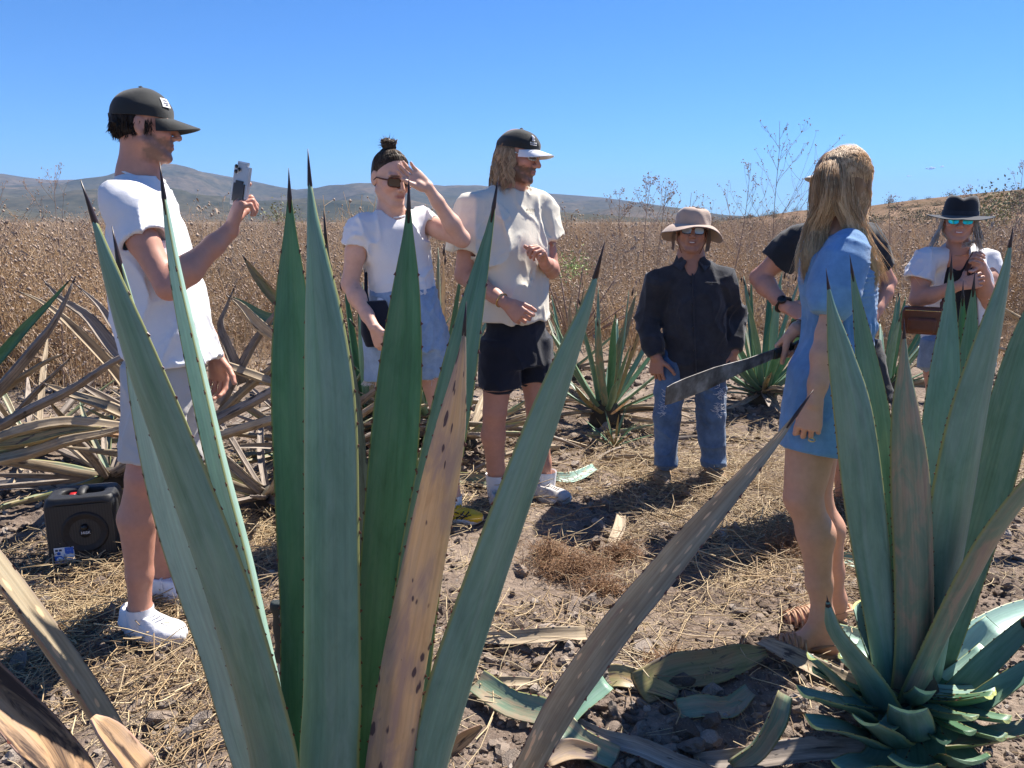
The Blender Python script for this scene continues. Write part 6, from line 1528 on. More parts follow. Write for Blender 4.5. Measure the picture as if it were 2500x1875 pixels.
# ================================================================== man with long curls (cream tee, cap with white brim)
def man_curls():
    H = Head(W(1264, 384, 3.81), (.86, -.44, -.16), (.08, -.02, 1), 1.0)
    nb = W(1248, 470, 3.85); shR, elR, wrR = W(1155, 518, 3.74), W(1132, 672, 3.69), W(1238, 742, 3.52); shL, elL, wrL = W(1318, 512, 3.98), W(1345, 660, 3.94), W(1330, 640, 3.68)
    hipR, knR, anR = W(1222, 850, 3.76), W(1208, 1005, 3.74), W(1214, 1195, 3.80); hipL, knL, anL = W(1300, 850, 3.90), W(1312, 995, 3.86), W(1332, 1180, 3.92)
    P = H.prims(1.04, nose=1.1)
    P += [cone(H.p(0, -.018, -.055), nb, .056, .062, .03), cone(nb, W(1245, 560, 3.85), .07, .1, .04), loft(W(1245, 540, 3.85), W(1262, 860, 3.83), (-.66, -.75, 0), [(0, .14, .09), (1, .14, .10)], .04), cone(nb - V3(0, 0, .05), shR, .05, .055, .04), cone(nb - V3(0, 0, .05), shL, .05, .055, .04)]
    P += limb(shR, elR, wrR, .056, .042, .028, .048) + limb(shL, elL, wrL, .056, .042, .028, .045) + limb(hipR, knR, anR, .088, .058, .038, .060, back=V3(-.012, .008, 0)) + limb(hipL, knL, anL, .088, .058, .038, .060, back=V3(-.012, .008, 0))
    P += [cone(a, a - V3(0, 0, .06), .036, .034, .02) for a in (anR, anL)]
    dR = unit(W(1285, 785, 3.48) - wrR); h1, _, _ = hand_prims(wrR, dR, (.55, -.1, .8), 'R', [(30, 55, 30), (45, 60, 30), (50, 60, 30), (55, 60, 30)], 1.0, thumb=(.8, .4, .3))
    dL = unit(W(1308, 585, 3.58) - wrL + V3(0, 0, .01)); h2, _, _ = hand_prims(wrL, dL, (-.5, -.2, .8), 'L', [(60, 70, 35), (65, 70, 35), (68, 70, 35), (70, 70, 35)], .98, thumb=(.8, .35, .4)); P += h1 + h2
    col = dict(skin=SK['tan'], beard=(.11, .07, .045), beard_a=.85, brow=(.06, .04, .02))
    o = person('man with long wavy hair in cream tee shirt and black shorts', P, [(H.c - .155, H.c + .155, .0036), hand_box(wrR, dR), hand_box(wrL, dL)], SK['tan'], H, col)
    A, B = W(1256, 786, 3.80), W(1247, 468, 3.84); lat = V3(-.66, -.75, 0)
    sp1, sh1 = sleeve(W(1152, 508, 3.74), W(1140, 616, 3.71), .095, .105, (.8, .5, 0)); sp2, sh2 = sleeve(W(1320, 505, 3.97), W(1338, 588, 3.95), .09, .095, (.8, .5, 0))
    T = [loft(A, B, lat, [(0, .215, .145), (.3, .215, .14), (.6, .218, .138), (.80, .185, .11), (.91, .125, .088), (1, .078, .074)], .02, n=2.3), *sp1, *sp2, cone(nb - V3(0, 0, .05), W(1155, 510, 3.74), .07, .08, .05), cone(nb - V3(0, 0, .05), W(1318, 506, 3.97), .07, .08, .05), *sh1, *sh2,
         loft(A + (B - A) * .05, A - (B - A) * .05, lat, [(0, .185, .118), (1, .200, .131)], .004, 'sub'), cone(nb + V3(.012, -.008, .016), H.p(0, .0, -.05), .064, .07, .008, 'sub')]
    tee = garment('t_shirt', T, CM['cream'], None, .0065, folds(.014, (8, 8, 3), 9.9))
    tx = bpy.data.curves.new('chest_print', 'FONT'); tx.body = 'worns'; tx.size = .030; tx.extrude = .0006; tx.align_x = 'CENTER'
    to = bpy.data.objects.new('chest_print', tx); COL.objects.link(to); to.data.materials.append(plain('grey_print', (.20, .19, .18), .8, .1))
    fwd = V3(.75, -.66, 0); pr = W(1318, 516, 3.72)
    sx = unit(V3(.66, .75, 0) * .8 + V3(.5, -.4, 0) * .3); up = V3(0, 0, 1); nz = np.cross(sx, up); M = Matrix((sx, up, nz)).transposed().to_4x4(); M.translation = Vector(pr)
    dg = bpy.context.evaluated_depsgraph_get(); dg.update(); mt = bpy.data.meshes.new_from_object(to.evaluated_get(dg)); bpy.data.objects.remove(to); mt.transform(M)
    # lay the print on the cloth
    tv = np.array([v.co[:] for v in tee.data.vertices]); 
    for v in mt.vertices:
        d = (tv - np.array(v.co)) @ np.stack([sx, up], 1); i = np.argsort((d ** 2).sum(1) + 10 * (((tv - np.array(v.co)) @ nz) < -.12))[:40]; dep = ((tv[i] - np.array(v.co)) @ nz).max(); v.co += Vector(nz * (dep + .002))
    lo_ = add_obj('chest_print', mt); lo_.parent = tee
    S = [cone(hipR, hipR + (knR - hipR) * .5, .102, .094, .03), cone(hipL, hipL + (knL - hipL) * .4, .102, .094, .03), loft(W(1262, 890, 3.82), W(1258, 770, 3.82), lat, [(0, .165, .125), (1, .16, .115)], .03, n=2.3), loft(W(1219, 945, 3.75), W(1222, 830, 3.76), lat, [(0, .108, .100), (1, .10, .10)], .02), loft(W(1307, 925, 3.88), W(1298, 830, 3.89), lat, [(0, .104, .098), (1, .10, .10)], .02),
         loft(W(1219, 950, 3.75), W(1220, 910, 3.75), lat, [(0, .095, .087), (1, .07, .065)], .004, 'sub'), loft(W(1308, 932, 3.88), W(1306, 895, 3.88), lat, [(0, .091, .085), (1, .07, .065)], .004, 'sub')]
    sh = garment('shorts', S, CM['navy'], None, .007, folds(.006, (9, 9, 5), 4.4))
    gm = m_suede_g = plain('grey_canvas_shoe', (.46, .43, .40), .8, .1, 30, bmp=.2)
    s1 = shoe(foot_on(1207, 1238), foot_on(1258, 1262), gm, m_rubber_w, .047, .07, .085, .026, 'sneaker'); s2 = shoe(foot_on(1312, 1212), foot_on(1392, 1226), gm, m_rubber_w, .047, .07, .085, .026, 'sneaker')
    k1 = sock(anR - V3(0, 0, .03), V3(0, 0, 1), .041, .115, CM['white'], below=.04); k2 = sock(anL - V3(0, 0, .03), V3(0, 0, 1), .041, .10, CM['white'], below=.04)
    cap = baseball_cap(H, CM['capblack'], CM['white'], .006, .080, .020, .088, .040)
    q = lambda a, t: on_cap(H, R(a), t, .004, .040, .088); mb = MB()        # small white emblem above a line of lettering
    mb.tube([q(62, .50), q(64, .62), q(61, .72)], [.004, .006, .003], 6); mb.tube([q(58, .47), q(67, .47)], .003, 5)
    for k_ in range(6): mb.tube([q(52 + k_ * 4, .30), q(53 + k_ * 4, .38)], .0018, 4)
    mb.tube([q(52, .25), q(62, .25), q(73, .25)], .0018, 4)
    tag(mb.build('cap_emblem', m_white_print, cap), kind='stuff')
    m_chk, nt, b = new_mat('checkered_acetate'); ck = N(nt, 'TexChecker', Scale=140.0); tc_ = nt.nodes.new('ShaderNodeTexCoord'); nt.links.new(tc_.outputs['Object'], ck.inputs[0]); ck.inputs[1].default_value = (.75, .74, .7, 1); ck.inputs[2].default_value = (.02, .02, .02, 1); nt.links.new(ck.outputs[0], b.inputs['Base Color']); b.inputs['Roughness'].default_value = .3
    gl = glasses(H, m_chk, m_lens, .024, .015, 3.0, .0042, .101, .012, .032)
    hr = hair_shell('hair', [ellip(H.p(0, -.020, .030), (H.r, H.f, H.u), (.081, .093, .086), .01), ellip(H.p(0, -.05, -.05), (H.r, H.f, H.u), (.072, .055, .085), .03), plane_cut(H.p(0, .012, 0), unit(H.f + H.u * .1), H.c - .25, H.c + .25, .006)], HM['sand'], .0045, folds(.010, (30, 30, 14), 6), .25)
    cs = []; r = random.Random(8)
    for g in range(84):
        a = r.uniform(-1.95, 1.95); ph, fq, am = r.uniform(0, 6.28), r.uniform(55, 85), r.uniform(.012, .020); Lc = r.uniform(.15, .235) * (1 if abs(a) > .5 else 1.0)
        for s_ in range(15):
            aa = a + r.gauss(0, .035); q = []; LL = Lc * r.uniform(.85, 1.05); p2 = ph + r.gauss(0, .25)
            for t in np.linspace(0, 1, 16):
                z = .040 - LL * t; rad = 1.0 + .22 * math.sin(t * 2.2) + (.05 if t > .6 else 0); nk = np.interp(t, [0, .5, 1], [1, .93, .86])
                w = am * math.sin(fq * LL * t + p2) * min(1, t * 3)
                x = .084 * math.sin(aa) * rad * nk + w * math.cos(aa); y = -.016 - .092 * math.cos(aa) * rad * nk + w * math.sin(aa) * .8 + (.02 * t if abs(aa) > 1.3 else 0)
                q.append(H.p(x + r.gauss(0, .0009), y + r.gauss(0, .0009), z))
            cs.append(q)
    st = strands('hair_strands', cs, .0016, HM['sand'], tone=lambda i, c, r_: .72 + .3 * math.sin(i // 15 * 1.7) + r_.normal(0, .12)); tag(st, kind='stuff'); st.parent = hr
    br = MB(); ax = unit(wrR - elR); c0 = wrR - ax * .035; u = unit(np.cross(ax, V3(0, 0, 1))); v = np.cross(ax, u); br.tube([c0 + .0335 * (u * math.cos(t) + v * math.sin(t)) for t in np.linspace(0, 6.283, 20)], .003, 5, cap=False); brc = br.build('bracelet', m_gold)
    rib = collar_ring(H, nb + V3(.012, -.008, .018), .0655, H.p(0, .0, -.05) - nb, CM['cream'], tube=.007); rib.parent = tee
    wear_all([tee, sh, s1, s2, k1, k2, cap, gl, hr, brc], o)
    # water bottle carried on his hip
    c = W(1136, 768, 3.86); bt = empty('water_bottle', tuple(c - V3(0, 0, .10))); tag(bt, 'small clear plastic water bottle with a blue cap beside the man in black shorts', 'bottle')
    m_pet = plain('clear_plastic', (.62, .70, .76), .12, .1, 20, spec=.6, Transmission_Weight=.6); m_bcap = plain('blue_cap', (.02, .09, .42), .4, .1, 20)
    MB().tube([V3(0, 0, 0), V3(0, 0, .01), V3(0, 0, .13), V3(0, 0, .16), V3(0, 0, .175)], [.02, .03, .031, .022, .0135], 16).build('bottle_body', m_pet, bt); MB().tube([V3(0, 0, .174), V3(0, 0, .198)], [.016, .015], 14).build('bottle_cap', m_bcap, bt)
    tp = np.array([0, 0, .186]); sh_ = W(1176, 540, 3.90) - np.array(bt.location)
    MB().tube([tp, tp * .6 + sh_ * .4 + V3(-.01, 0, 0), sh_], .003, 5).build('carry_strap', m_black_gloss, bt)
    lb_ = MB(); ring = [[V3(.0318 * math.cos(t), .0318 * math.sin(t), z) for t in np.linspace(0, 6.283, 17)[:-1]] for z in (.05, .11)]; lb_.grid(np.array(ring), close=True).build('bottle_label', plain('blue_white_label', (.45, .55, .72), .5, .4, 60), bt)
    return o
man_curls()

# ================================================================== farm worker in a dark shirt and tan hat
def farmer():
    H = Head(W(1690, 566, 4.16), (-.18, -.98, .02), (.05, 0, 1), .93)
    nb = W(1686, 632, 4.2); shR, elR, wrR = W(1600, 688, 4.17), W(1570, 778, 4.22), W(1602, 872, 4.10); shL, elL, wrL = W(1766, 682, 4.2), W(1796, 772, 4.26), W(1791, 858, 4.14)
    hipR, knR, anR = W(1640, 890, 4.18), W(1626, 1012, 4.13), W(1624, 1128, 4.15); hipL, knL, anL = W(1728, 890, 4.18), W(1742, 1012, 4.13), W(1742, 1130, 4.15)
    P = H.prims(1.12, nose=1.15, smile=.8)
    P += [cone(H.p(0, -.018, -.055), nb, .056, .066, .03), cone(nb, W(1686, 700, 4.2), .07, .1, .04), loft(W(1686, 690, 4.2), W(1686, 900, 4.2), (1, 0, 0), [(0, .13, .09), (1, .13, .10)], .04), cone(nb - V3(0, 0, .05), shR, .05, .05, .04), cone(nb - V3(0, 0, .05), shL, .05, .05, .04)]
    P += limb(shR, elR, wrR, .05, .040, .029, .043) + limb(shL, elL, wrL, .05, .040, .029, .043) + limb(hipR, knR, anR, .065, .042, .032, .044) + limb(hipL, knL, anL, .065, .042, .032, .044)
    dR = unit(V3(.03, -.05, -1)); h1, _, _ = hand_prims(wrR, dR, (.8, -.6, 0), 'R', [(30, 35, 20), (34, 38, 20), (36, 40, 20), (40, 40, 20)], .98); dL = unit(V3(-.02, -.05, -1)); h2, _, _ = hand_prims(wrL, dL, (-.6, -.8, 0), 'L', [(34, 40, 20)] * 4, .96); P += h1 + h2
    col = dict(skin=SK['brown'], lip=(.20, .075, .06), brow=(.03, .025, .02))
    o = person('older farm worker in dark long sleeved shirt, tan sun hat and ripped jeans', P, [(H.c - .15, H.c + .15, .0036), hand_box(wrR, dR), hand_box(wrL, dL)], SK['brown'], H, col)
    tm = MB(); tm.tube([H.p(-.013, .0975, -.0575), H.p(0, .099, -.0585), H.p(.013, .0975, -.0575)], .0022, 5); teeth = tm.build('teeth', m_white_print)
    A, B = W(1700, 922, 4.18), W(1686, 630, 4.2); lat = V3(1, -.1, 0)
    T = [loft(A, B, lat, [(0, .170, .140), (.3, .166, .135), (.6, .166, .130), (.78, .150, .112), (.9, .102, .086), (1, .066, .068)], .02, n=2.4),
         loft(W(1604, 678, 4.17), W(1571, 780, 4.22), (1, 0, 0), [(0, .058, .062), (.25, .064, .068), (1, .056, .060)], .04), loft(W(1569, 768, 4.22), W(1602, 866, 4.11), (1, 0, 0), [(0, .056, .060), (.55, .056, .056), (.8, .058, .056), (1, .044, .044)], .03),
         loft(W(1762, 672, 4.2), W(1795, 774, 4.26), (1, 0, 0), [(0, .058, .062), (.25, .064, .068), (1, .056, .060)], .04), loft(W(1797, 762, 4.26), W(1791, 854, 4.15), (1, 0, 0), [(0, .060, .062), (.8, .058, .056), (1, .045, .045)], .03),
         cone(nb - V3(0, 0, .055), W(1606, 682, 4.17), .056, .056, .05), cone(nb - V3(0, 0, .055), W(1760, 676, 4.2), .056, .056, .05), loft(A + (B - A) * .06, A - (B - A) * .06, lat, [(0, .145, .115), (1, .157, .127)], .004, 'sub'),
         ellip(nb + V3(-.01, -.065, -.015), (V3(1, 0, 0), unit(V3(0, .5, 1)), unit(V3(0, -1, .5))), (.034, .072, .05), .008, 'sub')]
    shirt = garment('long_sleeved_shirt', T, CM['charcoal'], None, .0065, folds(.012, (9, 9, 5), 7.1))
    cl = MB()
    for sx in (-1, 1):       # collar leaves
        p0 = nb + V3(sx * .062 - .005, .015, .035); p1 = nb + V3(sx * .030 - .008, -.082, -.015); p2 = nb + V3(sx * .062 - .008, -.105, -.060); p3 = nb + V3(sx * .100 - .005, -.055, -.030); pb = nb + V3(sx * .02, .072, .045); pb2 = nb + V3(sx * .03, .085, .005)
        for dz in (0, .004):
            cl.grid(np.array([[pb, p0, p1], [pb2 + V3(sx * .03, 0, 0), p3, p2]]) + V3(0, -dz, dz))
    c1 = cl.build('collar', CM['charcoal']); c1.parent = shirt
    vtx = np.array([v_.co[:] for v_ in shirt.data.vertices])
    def front(px, py):       # point on the front of the shirt seen at a photo pixel
        lo_, best = 3.7, None
        ray0 = np.array([0, 0, CAM_H]); d = W(px, py, 4.0) - ray0; d /= np.linalg.norm(d); q = vtx - ray0; t = q @ d; dist = np.linalg.norm(q - t[:, None] * d, axis=1); near = np.where(dist < .012)[0]
        return ray0 + d * (t[near].min() - .003) if len(near) else W(px, py, 4.03)
    pl = MB(); pts = [front(1690 + .035 * (y - 660), y) for y in range(668, 915, 12)]; pl.tube(pts, .004, 5); pl.build('placket_edge', CM['charcoal'], shirt)
    bt = MB()
    pkt = MB(); pkt.tube([front(x, 690) for x in range(1722, 1758, 6)], .003, 5); pkt.build('pocket_edge', CM['charcoal'], shirt)
    for y in (690, 745, 800, 855):
        q = front(1688 + .035 * (y - 660), y); b_ = MB().tube([q, q + V3(0, -.004, 0)], [.0055, .005], 8).build('button', m_black_gloss, shirt)
    J = [cone(knR, anR, .060, .056, .02), cone(knL, anL, .060, .056, .02), cone(hipR, knR, .092, .066, .02), cone(hipL, knL, .092, .068, .02), loft(W(1688, 940, 4.18), W(1686, 880, 4.18), lat, [(0, .15, .12), (1, .15, .12)], .03), loft(W(1625, 1136, 4.15), W(1640, 895, 4.18), lat, [(0, .066, .072), (.08, .062, .068), (.5, .070, .075), (1, .085, .09)], .02), loft(W(1741, 1138, 4.15), W(1728, 895, 4.18), lat, [(0, .068, .074), (.08, .064, .07), (.5, .074, .078), (1, .088, .09)], .02)]
    je = garment('jeans', J, CM['denim'], None, .007, folds(.009, (9, 9, 9), 3.7, .5))
    rp = MB(); r = random.Random(2); jv = np.array([v_.co[:] for v_ in je.data.vertices])
    for cx, cy, n_ in ((1752, 1000, 46), (1760, 960, 36), (1628, 965, 30), (1618, 1000, 26)):
        for _ in range(n_):
            px, py = cx + r.gauss(0, 6), cy + r.gauss(0, 9); ray0 = np.array([0, 0, CAM_H]); d = unit(W(px, py, 4.0) - ray0); q = jv - ray0; t = q @ d; near = np.where(np.linalg.norm(q - t[:, None] * d, axis=1) < .010)[0]
            if not len(near): continue
            p = ray0 + d * (t[near].min() - .002); L = r.uniform(.008, .026); dv = unit(V3(r.gauss(1, .4), 0, r.gauss(0, .5))); rp.tube([p - dv * L * .5, p + V3(0, -.002, 0), p + dv * L * .5], .0013, 3, cap=False)
    if rp.n: tag(rp.build('torn_threads', CM['white'], je), kind='stuff')
    s1 = shoe(foot_on(1622, 1150), foot_on(1614, 1178), m_suede, m_suede, .050, .075, .105, .024, 'work_boot', lace_mat=m_suede); s2 = shoe(foot_on(1732, 1150), foot_on(1756, 1180), m_suede, m_suede, .050, .075, .105, .024, 'work_boot', lace_mat=m_suede)
    def wv(t, a):       # floppy brim: lifted in front, hanging at the sides and back
        f = math.sin(a); sd = math.cos(a)
        return -.010 * t - .055 * t * t * abs(sd) ** 1.5 - .06 * t * max(0, -f) + .012 * t * math.sin(3 * a + 1) + .004 * max(0, f) * t
    hat = brimmed_hat(H, CM['hat_tan'], .098, .112, .095, .075, wv, lambda x, y, z, t, a: (x * (1 - .10 * t) + .004 * math.sin(5 * a + 4 * t), y * (1 - .10 * t) + .004 * math.sin(4 * a), z * (1 + .05 * math.sin(2 * a))), 4.5, None, (0, -.004, .040), name='sun_hat')
    fl = MB(); 
    for sx in (-1, 1): fl.grid(np.array([[H.p(sx * .10, -.02, .03), H.p(sx * .085, -.085, .03)], [H.p(sx * .112, -.03, -.04), H.p(sx * .09, -.10, -.04)], [H.p(sx * .105, -.045, -.105), H.p(sx * .088, -.105, -.11)]]))
    fl.build('neck_flap', CM['hat_tan'], hat)
    cd = MB(); 
    for sx in (-1, 1): cd.tube([H.p(sx * .085, .03, .03), H.p(sx * .078, .035, -.05), H.p(sx * .05, .04, -.12)], .0018, 4)
    cd.build('chin_cord', m_leather_b, hat)
    gl = glasses(H, m_black_gloss, m_clear, .0275, .0185, 3.5, .0020, .103, .006, .0335, 'spectacles')
    hr = short_hair(H, HM['brown'], -.05, 5)
    wear_all([teeth, shirt, je, s1, s2, hat, gl, hr], o)
    return o
farmer()

# ================================================================== blonde woman in a blue dress with the machete
def woman_blue():
    H = Head(W(2050, 462, 2.52), (-.30, .92, -.08), (0, 0, 1), .96)
    nb = W(2042, 580, 2.50); shL, elL, wrL = W(2068, 622, 2.37), W(2020, 815, 2.33), W(1988, 985, 2.28); shR, elR = W(2000, 612, 2.64), W(2022, 772, 2.78)
    g0_, g1_ = W(1955, 842, 2.63), W(1893, 864, 2.55); th_ = unit(g1_ - g0_); dR = V3(-.62, .1, -.55); dR = unit(dR - th_ * np.dot(dR, th_)); wrR = (g0_ * .45 + g1_ * .55) - dR * .082 - np.cross(th_, dR) * .024
    hipL, knL, anL = W(2004, 930, 2.455), W(1960, 1215, 2.39), W(2008, 1500, 2.37); hipR, knR, anR = W(2010, 930, 2.54), W(1988, 1215, 2.57), W(2040, 1460, 2.58)
    P = H.prims(.9, True, .85)
    P += [cone(H.p(0, -.018, -.055), nb, .046, .050, .03), cone(nb, W(2050, 650, 2.5), .06, .085, .04), loft(W(2050, 640, 2.5), W(2030, 940, 2.5), (.5, .85, 0), [(0, .12, .08), (.5, .11, .075), (1, .14, .10)], .04), cone(nb - V3(0, 0, .04), shL, .042, .048, .04), cone(nb - V3(0, 0, .04), shR, .042, .048, .04)]
    P += limb(shL, elL, wrL, .043, .033, .0235, .036) + limb(shR, elR, wrR, .042, .033, .0235, .036)
    bk = V3(.022, -.004, 0)
    P += limb(hipL, knL, anL, .078, .056, .033, .056, .03, back=bk) + limb(hipR, knR, anR, .080, .054, .033, .054, .03, back=bk) + [cone(hipL + (knL - hipL) * .6, hipL + (knL - hipL) * .8, .072, .063, .03)]
    hL, tL = foot_on(2052, 1590), foot_on(1896, 1583); hR, tR = foot_on(2066, 1508), foot_on(1912, 1518)
    for an, he, to in ((anL, hL, tL), (anR, hR, tR)):
        f = unit(to - he); L = np.linalg.norm(to - he)
        P += [cone(an, he + f * L * .20 + V3(0, 0, .045), .036, .036, .02), cone(he + f * L * .14 + V3(0, 0, .040), he + f * L * .72 + V3(0, 0, .030), .031, .026, .02), cone(an - V3(0, 0, .02), he + f * L * .62 + V3(0, 0, .036), .032, .024, .025), loft(he + f * L * .55 + V3(0, 0, .030), he + f * L * .96 + V3(0, 0, .026), V3(-f[1], f[0], 0), [(0, .036, .024), (.5, .042, .019), (1, .028, .012)], .015)]
    dL = unit(W(1972, 1050, 2.27) - wrL); h1, _, _ = hand_prims(wrL, dL, (-.8, .4, 0), 'L', [(42, 48, 25), (46, 52, 25), (50, 55, 25), (54, 55, 25)], .90, thumb=(.92, .16, .35), thumb_curl=8)
    h2, _, _ = hand_prims(wrR, dR, th_, 'R', [(62, 78, 38), (64, 80, 38), (66, 80, 38), (68, 80, 38)], .92, thumb=(.75, .35, .6), thumb_curl=18); P += h1 + h2
    col = dict(skin=SK['legs'])
    o = person('long haired blonde woman in short blue dress gripping a machete', P, [(H.c - .155, H.c + .155, .005), hand_box(wrL, dL, .9), hand_box(wrR, dR, .9)], SK['legs'], H, col, h=.0075, spots=[(knL + V3(-.05, -.02, 0), .06, (.62, .32, .22)), (wrL + dL * .09, .05, (.64, .33, .24))])
    lat = V3(.5, .85, 0)
    A, M_, B = W(1994, 1100, 2.445), W(2052, 790, 2.50), W(2044, 578, 2.50)
    T = [loft(M_ - V3(0, 0, .02), B, lat, [(0, .125, .102), (.3, .135, .108, 0, .0), (.6, .150, .118), (.85, .14, .10), (.96, .08, .07), (1, .06, .06)], .03, n=2.2),
         loft(A, M_, lat, [(0, .178, .118, 0, .0), (.3, .178, .124, 0, .008), (.6, .165, .122, 0, .008), (.85, .140, .106), (1, .125, .10)], .03, n=2.2), cone(hipL, hipL + (knL - hipL) * .22, .096, .092, .03), cone(hipR, hipR + (knR - hipR) * .2, .096, .092, .03),
         loft(W(2072, 596, 2.37), W(2018, 772, 2.325), (0, 1, 0), [(0, .055, .056), (.2, .075, .078), (.65, .082, .080), (.9, .066, .064), (1, .050, .050)], .02), loft(W(2000, 596, 2.63), W(2012, 740, 2.70), (0, 1, 0), [(0, .055, .056), (.3, .07, .075), (.8, .07, .07), (1, .05, .05)], .02),
         cone(nb - V3(0, 0, .045), W(2070, 602, 2.38), .05, .058, .03), cone(nb - V3(0, 0, .045), W(2000, 602, 2.63), .05, .055, .03),
         plane_cut(A, A - M_, A - .3, A + .3), loft(A + (M_ - A) * .06, A - (M_ - A) * .05, lat, [(0, .145, .092), (1, .156, .102)], .004, 'sub'), cone(nb + V3(0, .0, .0), H.p(0, 0, -.06), .058, .07, .01, 'sub')]
    def wr(p):
        base = folds(.0055, (12, 12, 5), 1.7)(p); z = p[:, 2]
        gath = .004 * np.sin((p[:, 0] * .85 + p[:, 1] * .5) * 210) * np.exp(-((z - M_[2]) / .025) ** 2)
        sm_ = .0028 * np.sin(z * 420) * np.exp(-((z - (M_[2] + .14)) / .10) ** 4) * (p[:, 0] > nb[0] + .02)
        return (base + gath + sm_).astype(np.float32)
    dr = garment('dress', T, CM['chambray'], None, .0065, wr)
    hb = MB(); u = unit(lat - unit(M_ - A) * np.dot(lat, unit(M_ - A))); v = np.cross(unit(M_ - A), u)
    hb.tube([A + (M_ - A) * .09 + u * .167 * math.cos(t) + v * (.1185 * math.sin(t) + .002) for t in np.linspace(0, 6.283, 49)], .0022, 4, cap=False); hb.build('hem_stitching', CM['denim_grey'], dr)
    # hair
    hp = [ellip(H.p(0, -.010, .045), (H.r, H.f, H.u), (.077, .096, .085), .01), ellip(H.p(0, -.035, -.03), (H.r, H.f, H.u), (.068, .066, .080), .04), plane_cut(H.p(0, .050, 0), unit(H.f - H.u * .25), H.c - .3, H.c + .3, .01)]
    hr = hair_shell('hair', hp, HM['blonde'], .0045, folds(.004, (30, 30, 10), 2), .30)
    cs = []; r = random.Random(14)
    def flow(u_, clump):
        """one lock: u_ -1..1 over the back of the head as the camera sees it"""
        j = lambda s_: r.gauss(0, s_)
        top = (2040 + 34 * u_ * clump['t'] + j(4), 374 + 20 * u_ * u_ + clump['d'] * 12 + j(2), 2.50 + .06 * (clump['d'] - .4))
        c1 = (2046 + 54 * u_ + j(3), 425 + j(4), 2.50 - .075 * math.sqrt(max(0, 1 - u_ * u_ * .8)) * clump['f'])
        c2 = (2047 + 66 * u_ + j(3), 490 + j(4), 2.50 - .100 * math.sqrt(max(0, 1 - u_ * u_)) * clump['f'])
        if clump['side'] < 0:
            c3 = (2006 + 24 * u_ + clump['e'] * 8 + j(3), 560 + j(4), 2.50 - .05 * clump['f']); c4 = (1990 + 14 * u_ + clump['e'] * 11 + j(3), 625 + j(5), 2.46 - .03 * clump['f']); c5 = (1980 + clump['e'] * 12 + j(4), 655 + 35 * clump['l'] + j(5), 2.45)
        else:
            c3 = (2082 + 20 * u_ + clump['e'] * 8 + j(3), 565 + j(4), 2.47 - .07 * clump['f']); c4 = (2106 + 15 * u_ + clump['e'] * 11 + j(3), 630 + j(5), 2.46 - .07 * clump['f']); c5 = (2122 + 15 * u_ + clump['e'] * 14 + j(5), 655 + 48 * clump['l'] + j(6), 2.46 - .06 * clump['f'])
        pts = np.array([W(*q) for q in (top, c1, c2, c3, c4, c5)]); t, _ = smooth_rows(pts, 16)
        for (ec, er) in ((H.p(0, -.010, .045), (.077, .096, .085)), (H.p(0, -.035, -.03), (.068, .066, .080))):
            q = (t - ec); lx, ly, lz = q @ H.r, q @ H.f, q @ H.u; e_ = np.sqrt((lx / er[0]) ** 2 + (ly / er[1]) ** 2 + (lz / er[2]) ** 2); lim = clump['o']
            t[1:] = np.where((e_ < lim)[1:, None], (ec + q * (lim / np.maximum(e_, 1e-3))[:, None])[1:], t[1:])
        t[0] = H.p(0, -.01, .045) + (t[1] - H.p(0, -.01, .045)) * .93 + (t[1] - t[2]) * .3
        wv_ = clump['w'] * np.sin(np.linspace(0, clump['q'], 16) + clump['p']) * np.linspace(0, 1, 16); t[:, 0] += wv_
        return t
    for g in range(190):
        u_ = r.uniform(-1.05, 1.05); side = -1 if u_ < r.gauss(-.10, .13) else 1
        cl_ = dict(o=r.uniform(1.01, 1.06), t=r.uniform(.3, 1), d=r.random(), f=r.uniform(.85, 1.12), side=side, e=r.gauss(0, 1), l=r.random(), w=r.uniform(.001, .005), q=r.uniform(3, 8), p=r.uniform(0, 6))
        for _ in range(22): cs.append(flow(u_ + r.gauss(0, .045), cl_))
    for _ in range(46):     # stray wisps
        i = r.randrange(len(cs)); c = np.array(cs[i]).copy(); k_ = np.linspace(0, 1, len(c)) ** 2; c += k_[:, None] * V3(r.gauss(.02, .04), r.gauss(0, .03), r.gauss(0, .02)); cs.append(c)
    tone = lambda i, c, r_: np.clip(.55 + .30 * math.sin(i // 22 * 2.3) + r_.normal(0, .10) + (.12 if c[-1][0] > 0 else 0), 0, 1)
    def strand_mesh():
        st = strands('hair_strands', cs, .00095, HM['blonde'], tone=tone); me = st.data
        co = np.empty(len(me.vertices) * 3, np.float32); me.vertices.foreach_get('co', co); z = co.reshape(-1, 3)[:, 2]
        ca = np.empty(len(me.vertices) * 4, np.float32); me.color_attributes['Col'].data.foreach_get('color', ca); ca = ca.reshape(-1, 4)
        ca[:, 0] = np.clip(ca[:, 0] + np.interp(z, [1.15, 1.3, 1.5, 1.7], [.45, .30, -.04, -.06]), 0, 1); me.color_attributes['Col'].data.foreach_set('color', ca.ravel())
        return st
    st = strand_mesh(); tag(st, kind='stuff'); st.parent = hr
    # woven sandals
    sands = []
